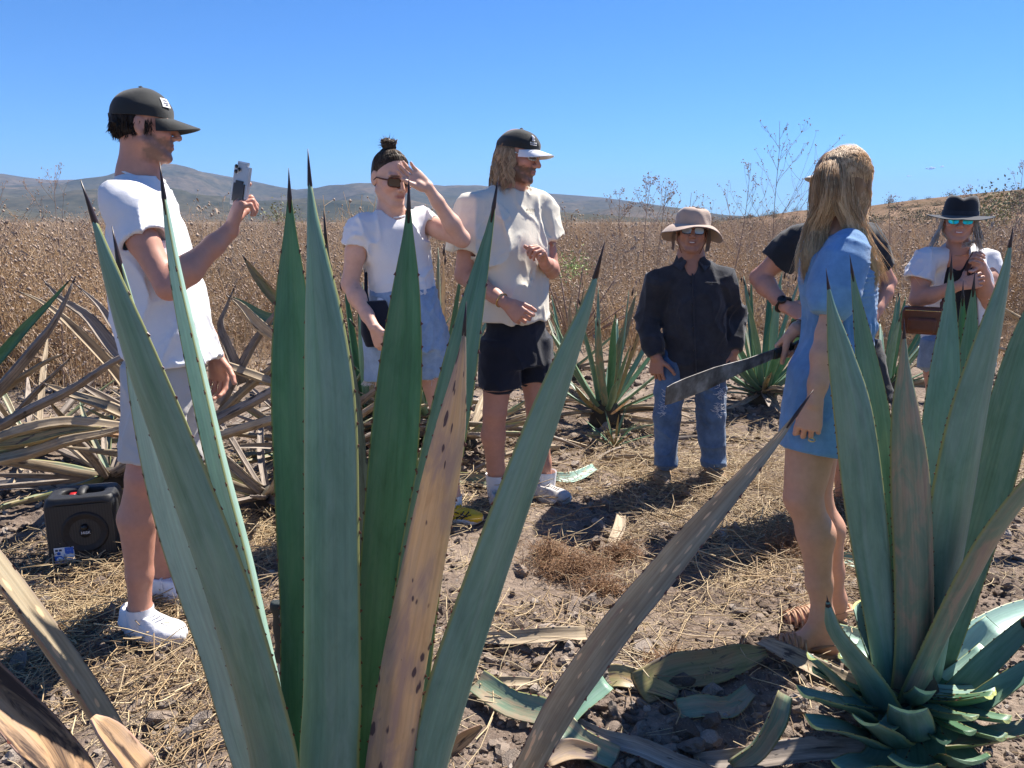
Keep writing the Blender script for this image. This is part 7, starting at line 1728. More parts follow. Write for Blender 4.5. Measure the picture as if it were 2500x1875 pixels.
    for he, to in ((hL, tL), (hR, tR)):
        f = unit(to - he); L = np.linalg.norm(to - he); sd = V3(-f[1], f[0], 0); q = lambda x, y, z: he + f * x * L + sd * y + V3(0, 0, z)
        sb = MB(); ring = []
        for j in range(24):
            a = 2 * math.pi * j / 24; x = .52 + .53 * math.cos(a); ww = np.interp(x, [0, .2, .7, 1.05], [.026, .034, .046, .018]); ring.append((x, ww * math.copysign(abs(math.sin(a)) ** .6, math.sin(a))))
        sb.grid(np.stack([[q(.5 + (x - .5) * .4, y * .4, -.006) for x, y in ring], [q(x, y, -.006) for x, y in ring], [q(x, y, .010) for x, y in ring], [q(.5 + (x - .5) * .4, y * .4, .010) for x, y in ring]])[::-1], close=True)
        s_ = sb.build('sandal', m_strap_tan)
        for i in range(9):       # woven straps across the toes
            x = .58 + i * .045; wv2 = np.interp(x, [.55, .8, 1.0], [.047, .048, .034]); hz_ = np.interp(x, [.55, .75, 1.0], [.064, .052, .036]); sh_ = .05 * (1 if i % 2 else -1)
            pts = [q(x + sh_ * c_, wv2 * math.cos(t), .006 + hz_ * math.sin(t)) for t, c_ in zip(np.linspace(0, math.pi, 9), np.linspace(-1, 1, 9))]
            MB().tube(pts, .0062, 5, flat=((0, 0, 1), .5)).build('strap', m_strap_tan, s_)
        hl = [q(.50, .036, .03), q(.25, .036, .052), q(.0, .030, .062), q(-.05, 0, .064), q(.0, -.030, .062), q(.25, -.036, .052), q(.50, -.036, .03)]
        MB().tube(hl, .0085, 6, flat=((0, 0, 1), .4)).build('heel_strap', m_strap_tan, s_); sands.append(s_)
    bc = MB(); ax = unit(wrR - elR); c0 = wrR - ax * .012; u = unit(np.cross(ax, V3(0, 0, 1))); v = np.cross(ax, u); bc.tube([c0 + .029 * (u * math.cos(t) + v * math.sin(t)) for t in np.linspace(0, 6.283, 20)], .0022, 5, cap=False); bco = bc.build('bracelet', m_leather_b)
    rg = MB(); c0 = wrL + dL * .108 + unit(np.cross(dL, V3(0, 0, 1))) * 0; rg.tube([W(1982, 1074, 2.235) + .0098 * (V3(1, 0, 0) * math.cos(t) + V3(0, .6, .4) * math.sin(t)) for t in np.linspace(0, 6.283, 14)], .0018, 4, cap=False); rgo = rg.build('ring', m_gold)
    wear_all([dr, hr, *sands, bco, rgo], o)
    return o, wrR, dR
blue, mw, md = woman_blue()

# ================================================================== man in black tee, hand on hip, behind her
def man_hip():
    H = Head(W(2047, 440, 3.78), (-.92, -.30, -.05), (0, 0, 1), 1.0)
    nb = W(2042, 540, 3.8); shR, elR, wrR = W(1952, 590, 3.77), W(1852, 678, 3.88), W(1916, 748, 3.68); shL, elL, wrL = W(2112, 590, 3.82), W(2166, 690, 3.90), W(2128, 780, 3.74)
    hipR, knR, anR = W(2010, 850, 3.78), W(2040, 1005, 3.74), W(2058, 1175, 3.78); hipL, knL, anL = W(2088, 850, 3.8), W(2135, 1005, 3.76), W(2172, 1170, 3.82)
    P = H.prims(1.05)
    P += [cone(H.p(0, -.018, -.055), nb, .056, .062, .03), cone(nb, W(2050, 620, 3.8), .07, .1, .04), loft(W(2050, 610, 3.8), W(2054, 860, 3.8), (1, 0, 0), [(0, .14, .09), (1, .14, .1)], .04), cone(nb - V3(0, 0, .05), shR, .05, .055, .04), cone(nb - V3(0, 0, .05), shL, .05, .055, .04)]
    P += limb(shR, elR, wrR, .056, .042, .029, .048) + limb(shL, elL, wrL, .056, .042, .028, .046) + limb(hipR, knR, anR, .088, .058, .038, .06) + limb(hipL, knL, anL, .088, .058, .038, .06)
    P += [cone(a, a - V3(0, 0, .06), .036, .034, .02) for a in (anR, anL)]
    dR = unit(W(1965, 768, 3.63) - wrR); h1, _, _ = hand_prims(wrR, dR, (.1, .6, .75), 'R', [(10, 18, 10)] * 4, 1.0, spread=.2); dL = unit(W(2100, 800, 3.66) - wrL); h2, _, _ = hand_prims(wrL, dL, (0, .6, .75), 'L', [(10, 18, 10)] * 4, 1.0); P += h1 + h2
    o = person('man in black tee shirt with hand on hip, hidden behind the blonde woman', P, [hand_box(wrR, dR)], SK['tan'], H, dict(skin=SK['tan'], beard=(.1, .07, .05)))
    A, B = W(2040, 815, 3.8), W(2042, 540, 3.8); lat = V3(1, 0, 0)
    sp1, sh1 = sleeve(W(1950, 580, 3.77), W(1896, 640, 3.82), .082, .084, (.5, .2, -.8)); sp2, sh2 = sleeve(W(2112, 580, 3.82), W(2142, 648, 3.86), .082, .084, (.5, .2, .8))
    T = [loft(A, B, lat, [(0, .165, .13), (.4, .168, .13), (.75, .170, .12), (.9, .15, .10), (1, .08, .075)], .02, n=2.3), *sp1, *sp2, cone(nb - V3(0, 0, .05), W(1952, 582, 3.77), .065, .072, .04), cone(nb - V3(0, 0, .05), W(2112, 582, 3.82), .065, .072, .04), *sh1, *sh2, loft(A + (B - A) * .05, A - (B - A) * .05, lat, [(0, .17, .115), (1, .178, .123)], .004, 'sub'), cone(nb, H.p(0, 0, -.06), .066, .08, .01, 'sub')]
    tee = garment('t_shirt', T, CM['black'], None, .0075, folds(.009, (9, 9, 4), 1.2))
    S = [cone(hipR, hipR + (knR - hipR) * .5, .1, .09, .03), cone(hipL, hipL + (knL - hipL) * .5, .1, .09, .03), loft(W(2046, 880, 3.8), W(2044, 790, 3.8), lat, [(0, .15, .125), (1, .145, .115)], .03), loft(W(2036, 975, 3.76), W(2012, 840, 3.78), lat, [(0, .10, .10), (1, .1, .1)], .02), loft(W(2130, 975, 3.78), W(2098, 840, 3.8), lat, [(0, .10, .10), (1, .1, .1)], .02)]
    sh = garment('shorts', S, CM['black'], None, .008, folds(.006, (9, 9, 5), 2.4))
    s1 = shoe(foot_on(2050, 1212), foot_on(2092, 1240), m_leather_w, m_rubber_w, .048, .07, .088, .026, 'sneaker'); s2 = shoe(foot_on(2168, 1206), foot_on(2205, 1232), m_leather_w, m_rubber_w, .048, .07, .088, .026, 'sneaker')
    cap = baseball_cap(H, CM['offwhite'], CM['offwhite'], 0, .078, .02); hr = short_hair(H, HM['brown'], -.05, 9)
    wt = MB(); ax = unit(wrR - elR); c0 = wrR - ax * .012; u = unit(np.cross(ax, V3(0, 0, 1))); v = np.cross(ax, u); wt.tube([c0 + .036 * (u * math.cos(t) + v * math.sin(t)) for t in np.linspace(0, 6.283, 24)], .010, 6, cap=False, flat=(ax, .35)); w_ = wt.build('wristwatch', m_black_gloss)
    fc = unit(V3(-.2, -.9, .3)); fc = unit(fc - ax * np.dot(fc, ax)); MB().tube([c0 + fc * .034, c0 + fc * .047], [.021, .020], 18).build('watch_face', m_black_gloss, w_)
    wear_all([tee, sh, s1, s2, cap, hr, w_], o)
man_hip()

# ================================================================== woman in black hat with mirrored glasses
def woman_hat():
    H = Head(W(2342, 540, 4.28), (-.42, -.90, -.02), (.04, 0, 1), .96)
    nb = W(2340, 608, 4.33); shR, elR, wrR = W(2258, 640, 4.27), W(2240, 732, 4.2), W(2345, 696, 4.06); shL, elL, wrL = W(2416, 640, 4.40), W(2412, 738, 4.22), W(2394, 648, 4.12)
    hipR, knR, anR = W(2296, 850, 4.32), W(2290, 985, 4.3), W(2288, 1120, 4.32); hipL, knL, anL = W(2376, 850, 4.36), W(2384, 985, 4.34), W(2388, 1115, 4.36)
    P = H.prims(.95, True, .95, .9)
    P += [cone(H.p(0, -.018, -.055), nb, .047, .054, .03), cone(nb, W(2340, 680, 4.34), .06, .09, .04), loft(W(2340, 660, 4.34), W(2336, 860, 4.34), (.9, -.42, 0), [(0, .13, .085), (1, .14, .1)], .04), cone(nb - V3(0, 0, .04), shR, .042, .05, .04), cone(nb - V3(0, 0, .04), shL, .042, .05, .04)]
    P += limb(shR, elR, wrR, .052, .040, .026, .043) + limb(shL, elL, wrL, .052, .040, .026, .043) + limb(hipR, knR, anR, .092, .057, .036, .057) + limb(hipL, knL, anL, .092, .057, .036, .057)
    dR = unit(W(2390, 684, 4.05) - wrR); h1, _, _ = hand_prims(wrR, dR, (0, .2, 1), 'R', [(20, 40, 20)] * 4, .92); dL = unit(W(2366, 618, 4.08) - wrL); h2, _, _ = hand_prims(wrL, dL, (-.5, -.2, -.7), 'L', [(58, 70, 30), (62, 72, 30), (64, 72, 30), (66, 72, 30)], .92); P += h1 + h2
    for an in (anR, anL): P += [cone(an, an - V3(0, 0, .05), .034, .032, .02)]
    o = person('woman in black felt hat and open white shirt hugging her bag strap', P, [(H.c - .15, H.c + .15, .0038), hand_box(wrR, dR, .92), hand_box(wrL, dL, .92)], SK['mature'], H, dict(skin=SK['mature'], lip=(.45, .17, .15), brow=(.2, .15, .1)))
    tm = MB(); tm.tube([H.p(-.015, .0970, -.0575), H.p(0, .0985, -.059), H.p(.015, .0970, -.0575)], .0028, 5); tt = tm.build('teeth', m_white_print)
    lat = V3(.905, -.42, 0); A, B = W(2336, 818, 4.34), W(2340, 608, 4.34); fw = V3(-.42, -.905, 0)
    T = [loft(A, B, lat, [(0, .142, .112), (.4, .138, .108), (.7, .142, .115), (.86, .12, .085), (1, .10, .06)], .02, n=2.2), cone(nb + fw * .05 + V3(0, 0, .01), nb + fw * .09 - V3(0, 0, .07), .055, .045, .01, 'sub'), cone(nb, H.p(0, 0, -.05), .085, .09, .01, 'sub')]
    tank = garment('tank_top', T, CM['black'], None, .0075, folds(.005, (12, 12, 6), 2.5))
    A2 = W(2336, 850, 4.34); sp1, sh1 = sleeve(W(2260, 630, 4.27), W(2242, 684, 4.24), .066, .078, (.9, .4, 0)); sp2, sh2 = sleeve(W(2414, 630, 4.40), W(2420, 684, 4.36), .066, .076, (.9, .4, 0))
    Ws = [loft(A2, B, lat, [(0, .178, .135), (.4, .165, .128), (.7, .165, .128), (.86, .145, .098), (.95, .09, .07), (1, .07, .06)], .02, n=2.3), *sp1, *sp2, cone(nb - V3(0, 0, .045), W(2262, 634, 4.27), .055, .06, .04), cone(nb - V3(0, 0, .045), W(2412, 634, 4.40), .055, .06, .04), *sh1, *sh2,
          loft(A2 + fw * .13 - V3(0, 0, .05), B + fw * .10 + V3(0, 0, .03), lat, [(0, .115, .10), (.4, .095, .09), (.7, .075, .08), (.9, .055, .06), (1, .05, .06)], .006, 'sub'), cone(nb, H.p(0, 0, -.06), .060, .08, .01, 'sub')]
    ws = garment('open_shirt', Ws, CM['white'], None, .0065, folds(.009, (11, 11, 5), 8.8))
    cl = MB()
    for sx in (-1, 1):
        q = lambda x, y, z: nb + lat * sx * x + fw * y + V3(0, 0, z)
        for d_ in (0, .004): cl.grid(np.array([[q(.02, -.055, .05), q(.055, .0, .045), q(.045, .075, -.025)], [q(.04, -.07, .01), q(.098, .02, .005), q(.085, .092, -.055)]]) + fw * d_)
    c1 = cl.build('collar', CM['white']); c1.parent = ws
    S = [cone(hipR, hipR + (knR - hipR) * .2, .104, .1, .03), cone(hipL, hipL + (knL - hipL) * .2, .104, .1, .03), loft(W(2336, 868, 4.34), W(2336, 800, 4.34), lat, [(0, .17, .135), (1, .145, .115)], .03), loft(W(2292, 898, 4.31), W(2298, 830, 4.32), lat, [(0, .105, .105), (1, .1, .1)], .02), loft(W(2380, 898, 4.35), W(2374, 830, 4.36), lat, [(0, .105, .105), (1, .1, .1)], .02)]
    sh = garment('denim_shorts', S, CM['denim_grey'], None, .0075, folds(.006, (9, 9, 7), 3.1))
    def dent(x, y, z, t, a):
        k_ = 1 - .12 * t; pin = .022 * t * t * math.exp(-(x / .030) ** 2) ; z2 = z - .024 * max(0, t - .6) / .4 * math.exp(-(x / .035) ** 2)
        fr = max(0, math.sin(a)) ** 4; return x * k_ * (1 - .35 * fr * t), y * k_ , z2
    def wv(t, a): return .004 * t + .016 * t * t * abs(math.cos(a)) ** 2 - .022 * t * max(0, math.sin(a)) ** 2 - .02 * t * abs(math.cos(a)) * 1.0
    hat = brimmed_hat(H, CM['felt'], .092, .108, .118, .078, wv, dent, 5.0, CM['charcoal'], (0, -.004, .032), name='fedora')
    m_wire = plain('thin_wire', (.3, .25, .15), .3, .1, metal=1.0)
    gl = glasses(H, m_wire, m_teal, .0275, .0195, 2.6, .0014, .101, .004, .0335)
    hr = hair_shell('hair', [ellip(H.p(0, -.020, .030), (H.r, H.f, H.u), (.080, .090, .085), .01), ellip(H.p(0, -.045, -.04), (H.r, H.f, H.u), (.074, .05, .075), .03), plane_cut(H.p(0, .004, 0), unit(H.f + H.u * .1), H.c - .25, H.c + .25, .006)], HM['silver'], .0045, folds(.006, (40, 40, 14), 6), .3)
    cs = []; r = random.Random(18)
    for g in range(70):
        sx = r.choice((-1, 1)); a = sx * r.uniform(1.15, 1.95); Lc = r.uniform(.14, .215); e = r.gauss(0, .012); ph = r.uniform(0, 6)
        for _ in range(9):
            q = []; aa = a + r.gauss(0, .04)
            for t in np.linspace(0, 1, 9):
                z = .038 - Lc * t; q.append(H.p(.083 * math.sin(aa) * (1 + .12 * t) + sx * .03 * t * t + e * t + .003 * math.sin(6 * t + ph) + r.gauss(0, .0008), -.014 - .088 * math.cos(aa) * (1 - .1 * t) + .03 * t * t + r.gauss(0, .0008), z))
            cs.append(q)
    for _ in range(40):
        p0 = H.p(-.09, .0, -.10); cs.append([p0, p0 + V3(-.02, 0, -.02) + V3(*np.random.default_rng(_).normal(0, .008, 3)), p0 + V3(-.07, .0, -.03 + r.gauss(0, .012))])
    st = strands('hair_strands', cs, .0014, HM['silver']); tag(st, kind='stuff'); st.parent = hr
    bt_ = []
    for an in (anR, anL):
        p = an.copy(); p[2] = float(gz(p[0], p[1])); bt_.append(shoe(p + V3(.03, .06, 0), p + V3(-.08, -.16, 0), m_leather_w, m_rubber_w, .044, .07, .085, .024, 'sneaker'))
    nk = MB(); nk.tube([nb + fw * (.03 + .052 * math.sin(t)) + lat * .062 * math.cos(t) + V3(0, 0, -.004 - .03 * math.sin(t)) for t in np.linspace(0, math.pi, 16)], .0012, 4); nko = nk.build('necklace', m_gold)
    wear_all([tt, tank, ws, sh, hat, gl, hr, nko, *bt_], o)
    # brown leather bag
    c = W(2252, 782, 4.12); bag = empty('crossbody_bag', tuple(c - V3(0, 0, .07))); tag(bag, 'brown leather crossbody bag of the woman in the black hat', 'bag')
    fr = unit(V3(-.50, -.86, 0)); sd = unit(V3(.86, -.50, 0)); U_ = V3(0, 0, 1)
    pb = [loft(c - U_ * .072, c + U_ * .072, sd, [(0, .086, .032), (.15, .098, .038), (.85, .100, .040), (1, .092, .034)], .01, n=5)]
    b1 = garment('bag_body', pb, m_leather_b, None, .005); wear(b1, bag)
    pb = [loft(c + fr * .040 - U_ * .062, c + fr * .040 + U_ * .018, sd, [(0, .060, .010), (.2, .068, .016), (.85, .068, .016), (1, .060, .010)], .01, n=5)]
    b2 = garment('front_pocket', pb, m_leather_b, None, .005); wear(b2, bag)
    zp = MB(); zp.tube([c + fr * .042 + sd * x + U_ * .055 for x in (-.085, 0, .085)], .0025, 5); z1 = zp.build('zip', m_gold); wear(z1, bag)
    st_ = MB(); st_.tube([c + sd * .09 + U_ * .06, W(2300, 742, 4.10), W(2352, 690, 4.06), W(2368, 640, 4.09), W(2378, 618, 4.20), W(2392, 612, 4.34)], .013, 6, flat=((0, 0, 1), .25)); s1 = st_.build('strap', m_leather_b); wear(s1, bag)
    st2 = MB(); st2.tube([c - sd * .095 + U_ * .06, c - sd * .11 + U_ * .02, c - sd * .10 - U_ * .02], .006, 6, flat=((0, 0, 1), .3)); s2 = st2.build('side_tab', m_leather_b); wear(s2, bag)
woman_hat()
# ================================================================== machetes
m_blade, nt, b = new_mat('worn_steel')
f = noise_tex(nt, 14, 6, 0.65, stretch=(1, 1, 1)); f2 = noise_tex(nt, 60, 4)
c = ramp(nt, f, [(0.35, (.055, .05, .045)), (.5, (.16, .15, .14)), (.68, (.36, .35, .34))]); c = mixc(nt, .5, c, ramp(nt, f2, [(.3, (.6, .58, .55)), (.7, (1.1, 1.1, 1.1))]), 'MULTIPLY')
nt.links.new(c, b.inputs['Base Color']); b.inputs['Metallic'].default_value = .35; b.inputs['Roughness'].default_value = .5; bump(nt, b, f2, .15, .002)
m_grip = plain('green_black_grip', (.022, .030, .028), .55, .3, 40, bmp=.3)
def machete(label, grip0, grip1, tip, wide_dir, w0, w1, name='machete', end=.018, gw=.016):
    """grip0 pommel, grip1 guard, tip end of the blade (centre line)"""
    grip0, grip1, tip = (np.asarray(q, float) for q in (grip0, grip1, tip)); root = empty(name, tuple(grip1)); tag(root, label, 'machete')
    d = unit(tip - grip1); wd = unit(np.asarray(wide_dir, float) - d * np.dot(wide_dir, d)); n = np.cross(d, wd); L = np.linalg.norm(tip - grip1)
    bl = MB(); T = [0, .08, .3, .6, .85, .95, 1.0]; up = [w0 * .5, w0 * .55, w0 * .6, w1 * .5, w1 * .5, w1 * .46, w1 * .40]; dn = [w0 * .4, w0 * .5, w0 * .55, w1 * .5, w1 * .52, w1 * .50, w1 * .44]
    rows = []
    for t, a, b_ in zip(T, up, dn):
        p = d * L * t; rows.append([p + wd * a + n * .0012, p + wd * a - n * .0012, p - wd * (b_ - .006) - n * .0012, p - wd * b_, p - wd * (b_ - .006) + n * .0012])
    bl.grid(np.array(rows), close=True); m = len(T); bl.add([rows[-1][i] + d * (.004 if i in (0, 1) else 0) for i in range(5)], quads=[[0, 1, 2, 4]], tris=[[2, 3, 4]])
    bl.build('blade', m_blade, root, smooth=False)
    g = grip0 - grip1; gl = np.linalg.norm(g); gd = g / gl
    P_ = [loft(-gd * .012, g * 1.0, wd, [(0, gw * 1.05, .011), (.1, gw * 1.25, .0125), (.3, gw * .95, .012), (.55, gw * 1.1, .013), (.8, gw * .95, .012), (.93, gw * 1.3, .013), (1, gw * 1.1, .010)], .004, n=2.6)]
    gr = garment('grip', P_, m_grip, root, .0032, pad=.01)
    for t in (.2, .5, .8):
        MB().tube([g * t + n * .0105, g * t + n * .0140], [.0042, .0038], 8).build('rivet', m_blade, root)
    return root
pal = mw + md * .085
machete('long worn steel machete held by the blonde woman', W(1955, 842, 2.63), W(1893, 864, 2.55), W(1626, 966, 2.20), V3(.3, 0, 1), .038, .070)
g0 = D(607, 1300, 1.62); machete('machete with green black grip stuck upright behind the tall agave', g0, D(616, 1420, 1.64), D(632, 1720, 1.68), V3(1, 0, 0), .040, .055, gw=.021)

# ================================================================== loudspeaker
def speaker():
    p0 = foot_on(112, 1388); p1 = foot_on(288, 1368); c = (p0 + p1) * .5 + V3(0, .07, 0); x = unit((p1 - p0) * V3(1, 1, 0)); y = V3(-x[1], x[0], 0); z = V3(0, 0, 1)
    root = empty('loudspeaker', tuple(c + V3(0, 0, -.0))); tag(root, 'black portable loudspeaker with a blue and white sticker standing on straw', 'loudspeaker')
    w = np.linalg.norm((p1 - p0)[:2]) * .5 + .004; hgt = .315; dp = .10
    m_box = plain('black_textured_plastic', (.020, .021, .023), .5, .25, 60, bmp=.25, bscale=500)
    m_gr, nt, b = new_mat('speaker_grille'); vo = N(nt, 'TexVoronoi', Scale=330.0, Randomness=0.1); tc_ = nt.nodes.new('ShaderNodeTexCoord'); nt.links.new(tc_.outputs['Object'], vo.inputs['Vector']); nt.links.new(ramp(nt, vo.outputs['Distance'], [(.25, (.003, .003, .003)), (.5, (.03, .03, .03))]), b.inputs['Base Color']); b.inputs['Roughness'].default_value = .5
    P_ = [loft(V3(0, 0, -.005), V3(0, 0, hgt), x, [(0, w * .95, dp * .92), (.06, w, dp), (.9, w * .985, dp * .98), (.97, w * .93, dp * .93), (1, w * .84, dp * .86)], .01, n=7),
          loft(-y * (dp + .02) + z * hgt * .50 - y * 0, -y * (dp - .010) + z * hgt * .50, x, [(0, w * .88, hgt * .42), (1, w * .86, hgt * .41)], .006, 'sub', n=7),
          loft(z * (hgt - .030), z * (hgt + .02), x, [(0, w * .55, dp * .30), (1, w * .60, dp * .36)], .008, 'sub', n=4)]
    body = garment('cabinet', P_, m_box, root, .0045)
    gq = MB(); gq.box(-y * (dp - .008) + z * hgt * .5, (x, y, z), (w * .865, .003, hgt * .405)); gq.build('grille', m_gr, root, smooth=False)
    hd = MB(); hd.tube([z * (hgt - .012) - y * dp * .62, z * (hgt + .006) - y * .02, z * (hgt + .006) + y * .02, z * (hgt - .012) + y * dp * .62], .018, 8, flat=(z, .6)); hd.build('handle', m_box, root)
    rd = MB(); rd.box(z * (hgt - .02) - x * w * .28 , (x, y, z), (.013, .018, .010)); rd.build('red_switch', plain('red_plastic', (.5, .02, .02), .4), root)
    fc = -y * (dp - .004) + z * hgt * .52
    cn = MB(); a = np.linspace(0, 2 * math.pi, 40, endpoint=False); cc = fc + x * w * .08
    rings = [[cc + x * r_ * math.cos(t) + z * r_ * math.sin(t) - y * d_ for t in a] for r_, d_ in ((.090, .000), (.088, .004), (.080, .006), (.074, .003), (.058, -.001), (.024, -.003), (.022, .004), (.001, .008))]
    m_cone = plain('cone_paper', (.022, .018, .016), .6, .3, 60); cn.grid(np.array(rings), close=True); cn.build('woofer', m_cone, root)
    tw = MB(); tw.tube([cc + z * .022 - y * .004, cc + z * .022 - y * .014], [.016, .010], 16); tw.build('tweeter', m_black_gloss, root)
    def text(s_, size, pos, mat, nm):
        t = bpy.data.curves.new(nm, 'FONT'); t.body = s_; t.size = size; t.extrude = .0004; t.align_x = 'CENTER'; t.align_y = 'CENTER'; ob = bpy.data.objects.new(nm, t); COL.objects.link(ob)
        dg = bpy.context.evaluated_depsgraph_get(); dg.update(); me = bpy.data.meshes.new_from_object(ob.evaluated_get(dg)); bpy.data.objects.remove(ob)
        M = Matrix((x, z, -y)).transposed().to_4x4(); M.translation = Vector(pos); me.transform(M); o = add_obj(nm, me, mat, root); return o
    text('HISK', .017, cc + z * .002 + x * .006 - y * .013, m_white_print, 'brand_lettering')
    # sticker with blue fields, printed marks
    m_blue = plain('sticker_blue', (.02, .12, .50), .4, .08, 40); sc = -y * (dp + .0005) + z * .074 - x * w * .52; lab = MB().box(sc, (x, y, z), (.037, .0008, .035)).build('sticker', plain('sticker_white', (.75, .76, .78), .35, .03, 40), root, smooth=False)
    def rect(nm, dx, dz, hx, hz, mat, k_=.0013): MB().box(sc + x * dx + z * dz - y * k_, (x, y, z), (hx, .0004, hz)).build(nm, mat, lab, smooth=False)
    rect('blue_field', .019, .019, .016, .0145, m_blue); rect('blue_field', -.020, -.017, .0165, .0165, m_blue); rect('printed_mark', -.027, .024, .005, .004, m_navy_print); rect('printed_mark', -.013, .024, .005, .004, m_navy_print)
    rect('printed_line', .017, -.010, .012, .0012, m_navy_print); rect('printed_line', .020, -.018, .010, .0012, m_blue); rect('printed_line', .018, -.026, .013, .0010, m_blue)
    for dx, dz, r_, mt in ((-.020, .010, .007, m_blue), (0, 0, .010, m_white_print), (-.018, -.018, .0125, m_white_print)):
        q = sc + x * dx + z * dz; MB().tube([q - y * .0014, q - y * .0020], [r_, r_], 20).build('printed_disc', mt, lab)
    text('S', .016, sc - y * .0024, m_blue, 'sticker_letter').parent = lab
    text('- - -', .010, sc + x * .019 + z * .022 - y * .0019, m_white_print, 'sticker_lettering').parent = lab
speaker()

# ================================================================== stones, fibre tufts, tall weeds, green bush
m_stone, nt, b = new_mat('field_stone')
oi = nt.nodes.new('ShaderNodeObjectInfo'); c = ramp(nt, oi.outputs['Random'], [(0, (.16, .13, .108)), (1, (.38, .325, .275))]); c = mixc(nt, .6, c, ramp(nt, noise_tex(nt, 5, 6, .65), [(.3, (.5, .48, .46)), (.7, (1.15, 1.1, 1.08))]), 'MULTIPLY')
nt.links.new(c, b.inputs['Base Color']); b.inputs['Roughness'].default_value = .9; bump(nt, b, noise_tex(nt, 12, 5), .6, .03)
st_me = []
for i in range(4):
    me = rock_mesh('stone', 40 + i, 3, .45, .6); me.materials.append(m_stone); st_me.append(me)
def stone(px, py, r_, i, label, group=None):
    p = foot_on(px, py); o = bpy.data.objects.new('stone', st_me[i % 4]); COL.objects.link(o); o.location = (p[0], p[1], p[2] + r_ * .2); o.scale = (r_, r_ * .9, r_ * .85); o.rotation_euler = (.2 * i, .15 * i, i * 1.3); tag(o, label, 'stone', group)
for px, py, r_, i, lb in ((1800, 1500, .045, 0, 'flat grey stone in front of the woven sandals'), (1575, 1592, .07, 1, 'dark stone beside the freckled leaf, biggest of the clods there'), (1640, 1660, .05, 2, 'brown clod behind the orange stained leaf'), (480, 1790, .055, 3, 'pale flat stone under the broad leaning leaf'),
                          (405, 1730, .035, 0, 'light crumbly stone beside the straw'), (1240, 1590, .05, 1, 'grey stone beside the straight dry leaf'), (1690, 1835, .05, 2, 'whitish crumbly clod behind the curled leaf strip'), (1460, 1690, .05, 3, 'rough clod below the folded leaf end'), (1335, 1760, .06, 0, 'brown clod lying against the long cut leaf'),
                          (110, 1560, .04, 1, 'small stone near the leaning dry leaf'), (500, 1255, .05, 2, 'round stone in the shade behind the sneaker'), (1555, 1810, .04, 3, 'small pale stone amid the near cut leaves')):
    stone(px, py, r_, i, lb)
r = random.Random(77)
for i in range(70):
    px = r.choice([r.uniform(1250, 1950), r.uniform(500, 1300), r.uniform(0, 500), r.uniform(1350, 1700)]); py = r.uniform(1180, 1850); stone(px, py, r.uniform(.014, .034), i, 'small grey clod on the open soil', 'small clods on the soil')
m_fib = plain('root_fibre', (.26, .15, .08), .8, .25, 40)
def tuft(px, py, rx, ry, h, n, label, L=(.03, .09)):
    p = foot_on(px, py); mb = MB(); r = random.Random(int(px))
    for _ in range(n):
        a = r.uniform(0, 6.28); q = V3(rx * r.gauss(0, .5), ry * r.gauss(0, .5), abs(r.gauss(0, .5)) * h); d = unit(V3(r.gauss(0, 1), r.gauss(0, 1), r.uniform(-.2, .9))); pts = [q]
        for _s in range(4): d = unit(d + V3(r.gauss(0, .35), r.gauss(0, .35), r.gauss(-.05, .3))); pts.append(pts[-1] + d * r.uniform(*L) / 4)
        pts = np.array(pts); pts[:, 2] = np.maximum(pts[:, 2], -.01); mb.tube(pts, .0011, 3, cap=False)
    core = rock_mesh('tuft_core', int(px), 2, .5, .5); root = empty('fibre_tuft', tuple(p)); tag(root, label, 'root tuft')
    tag(mb.build('fibres', m_fib, root), kind='stuff'); co = add_obj('clod_core', core, m_clod, root); co.scale = (rx * .8, ry * .8, h * .6)
tuft(1395, 1395, .16, .10, .07, 900, 'large fuzzy tuft of brown root fibres on the open soil'); tuft(1340, 1360, .07, .06, .05, 350, 'round brown root tuft touching the large fuzzy one'); tuft(1520, 1355, .08, .06, .06, 500, 'brown fibre tuft around the short dry stub in the shadow'); tuft(1480, 1440, .12, .06, .03, 400, 'flat spread of brown fibres below the large tuft')
tuft(1620, 1640, .05, .04, .04, 260, 'small reddish fibre tuft behind the orange stained leaf'); tuft(2040, 1240, .2, .12, .05, 500, 'tangle of brown fibres behind the legs of the blonde woman', (.05, .16)); tuft(1960, 1340, .18, .12, .06, 700, 'orange brown tangle of dry roots left of the bare legs', (.05, .16))

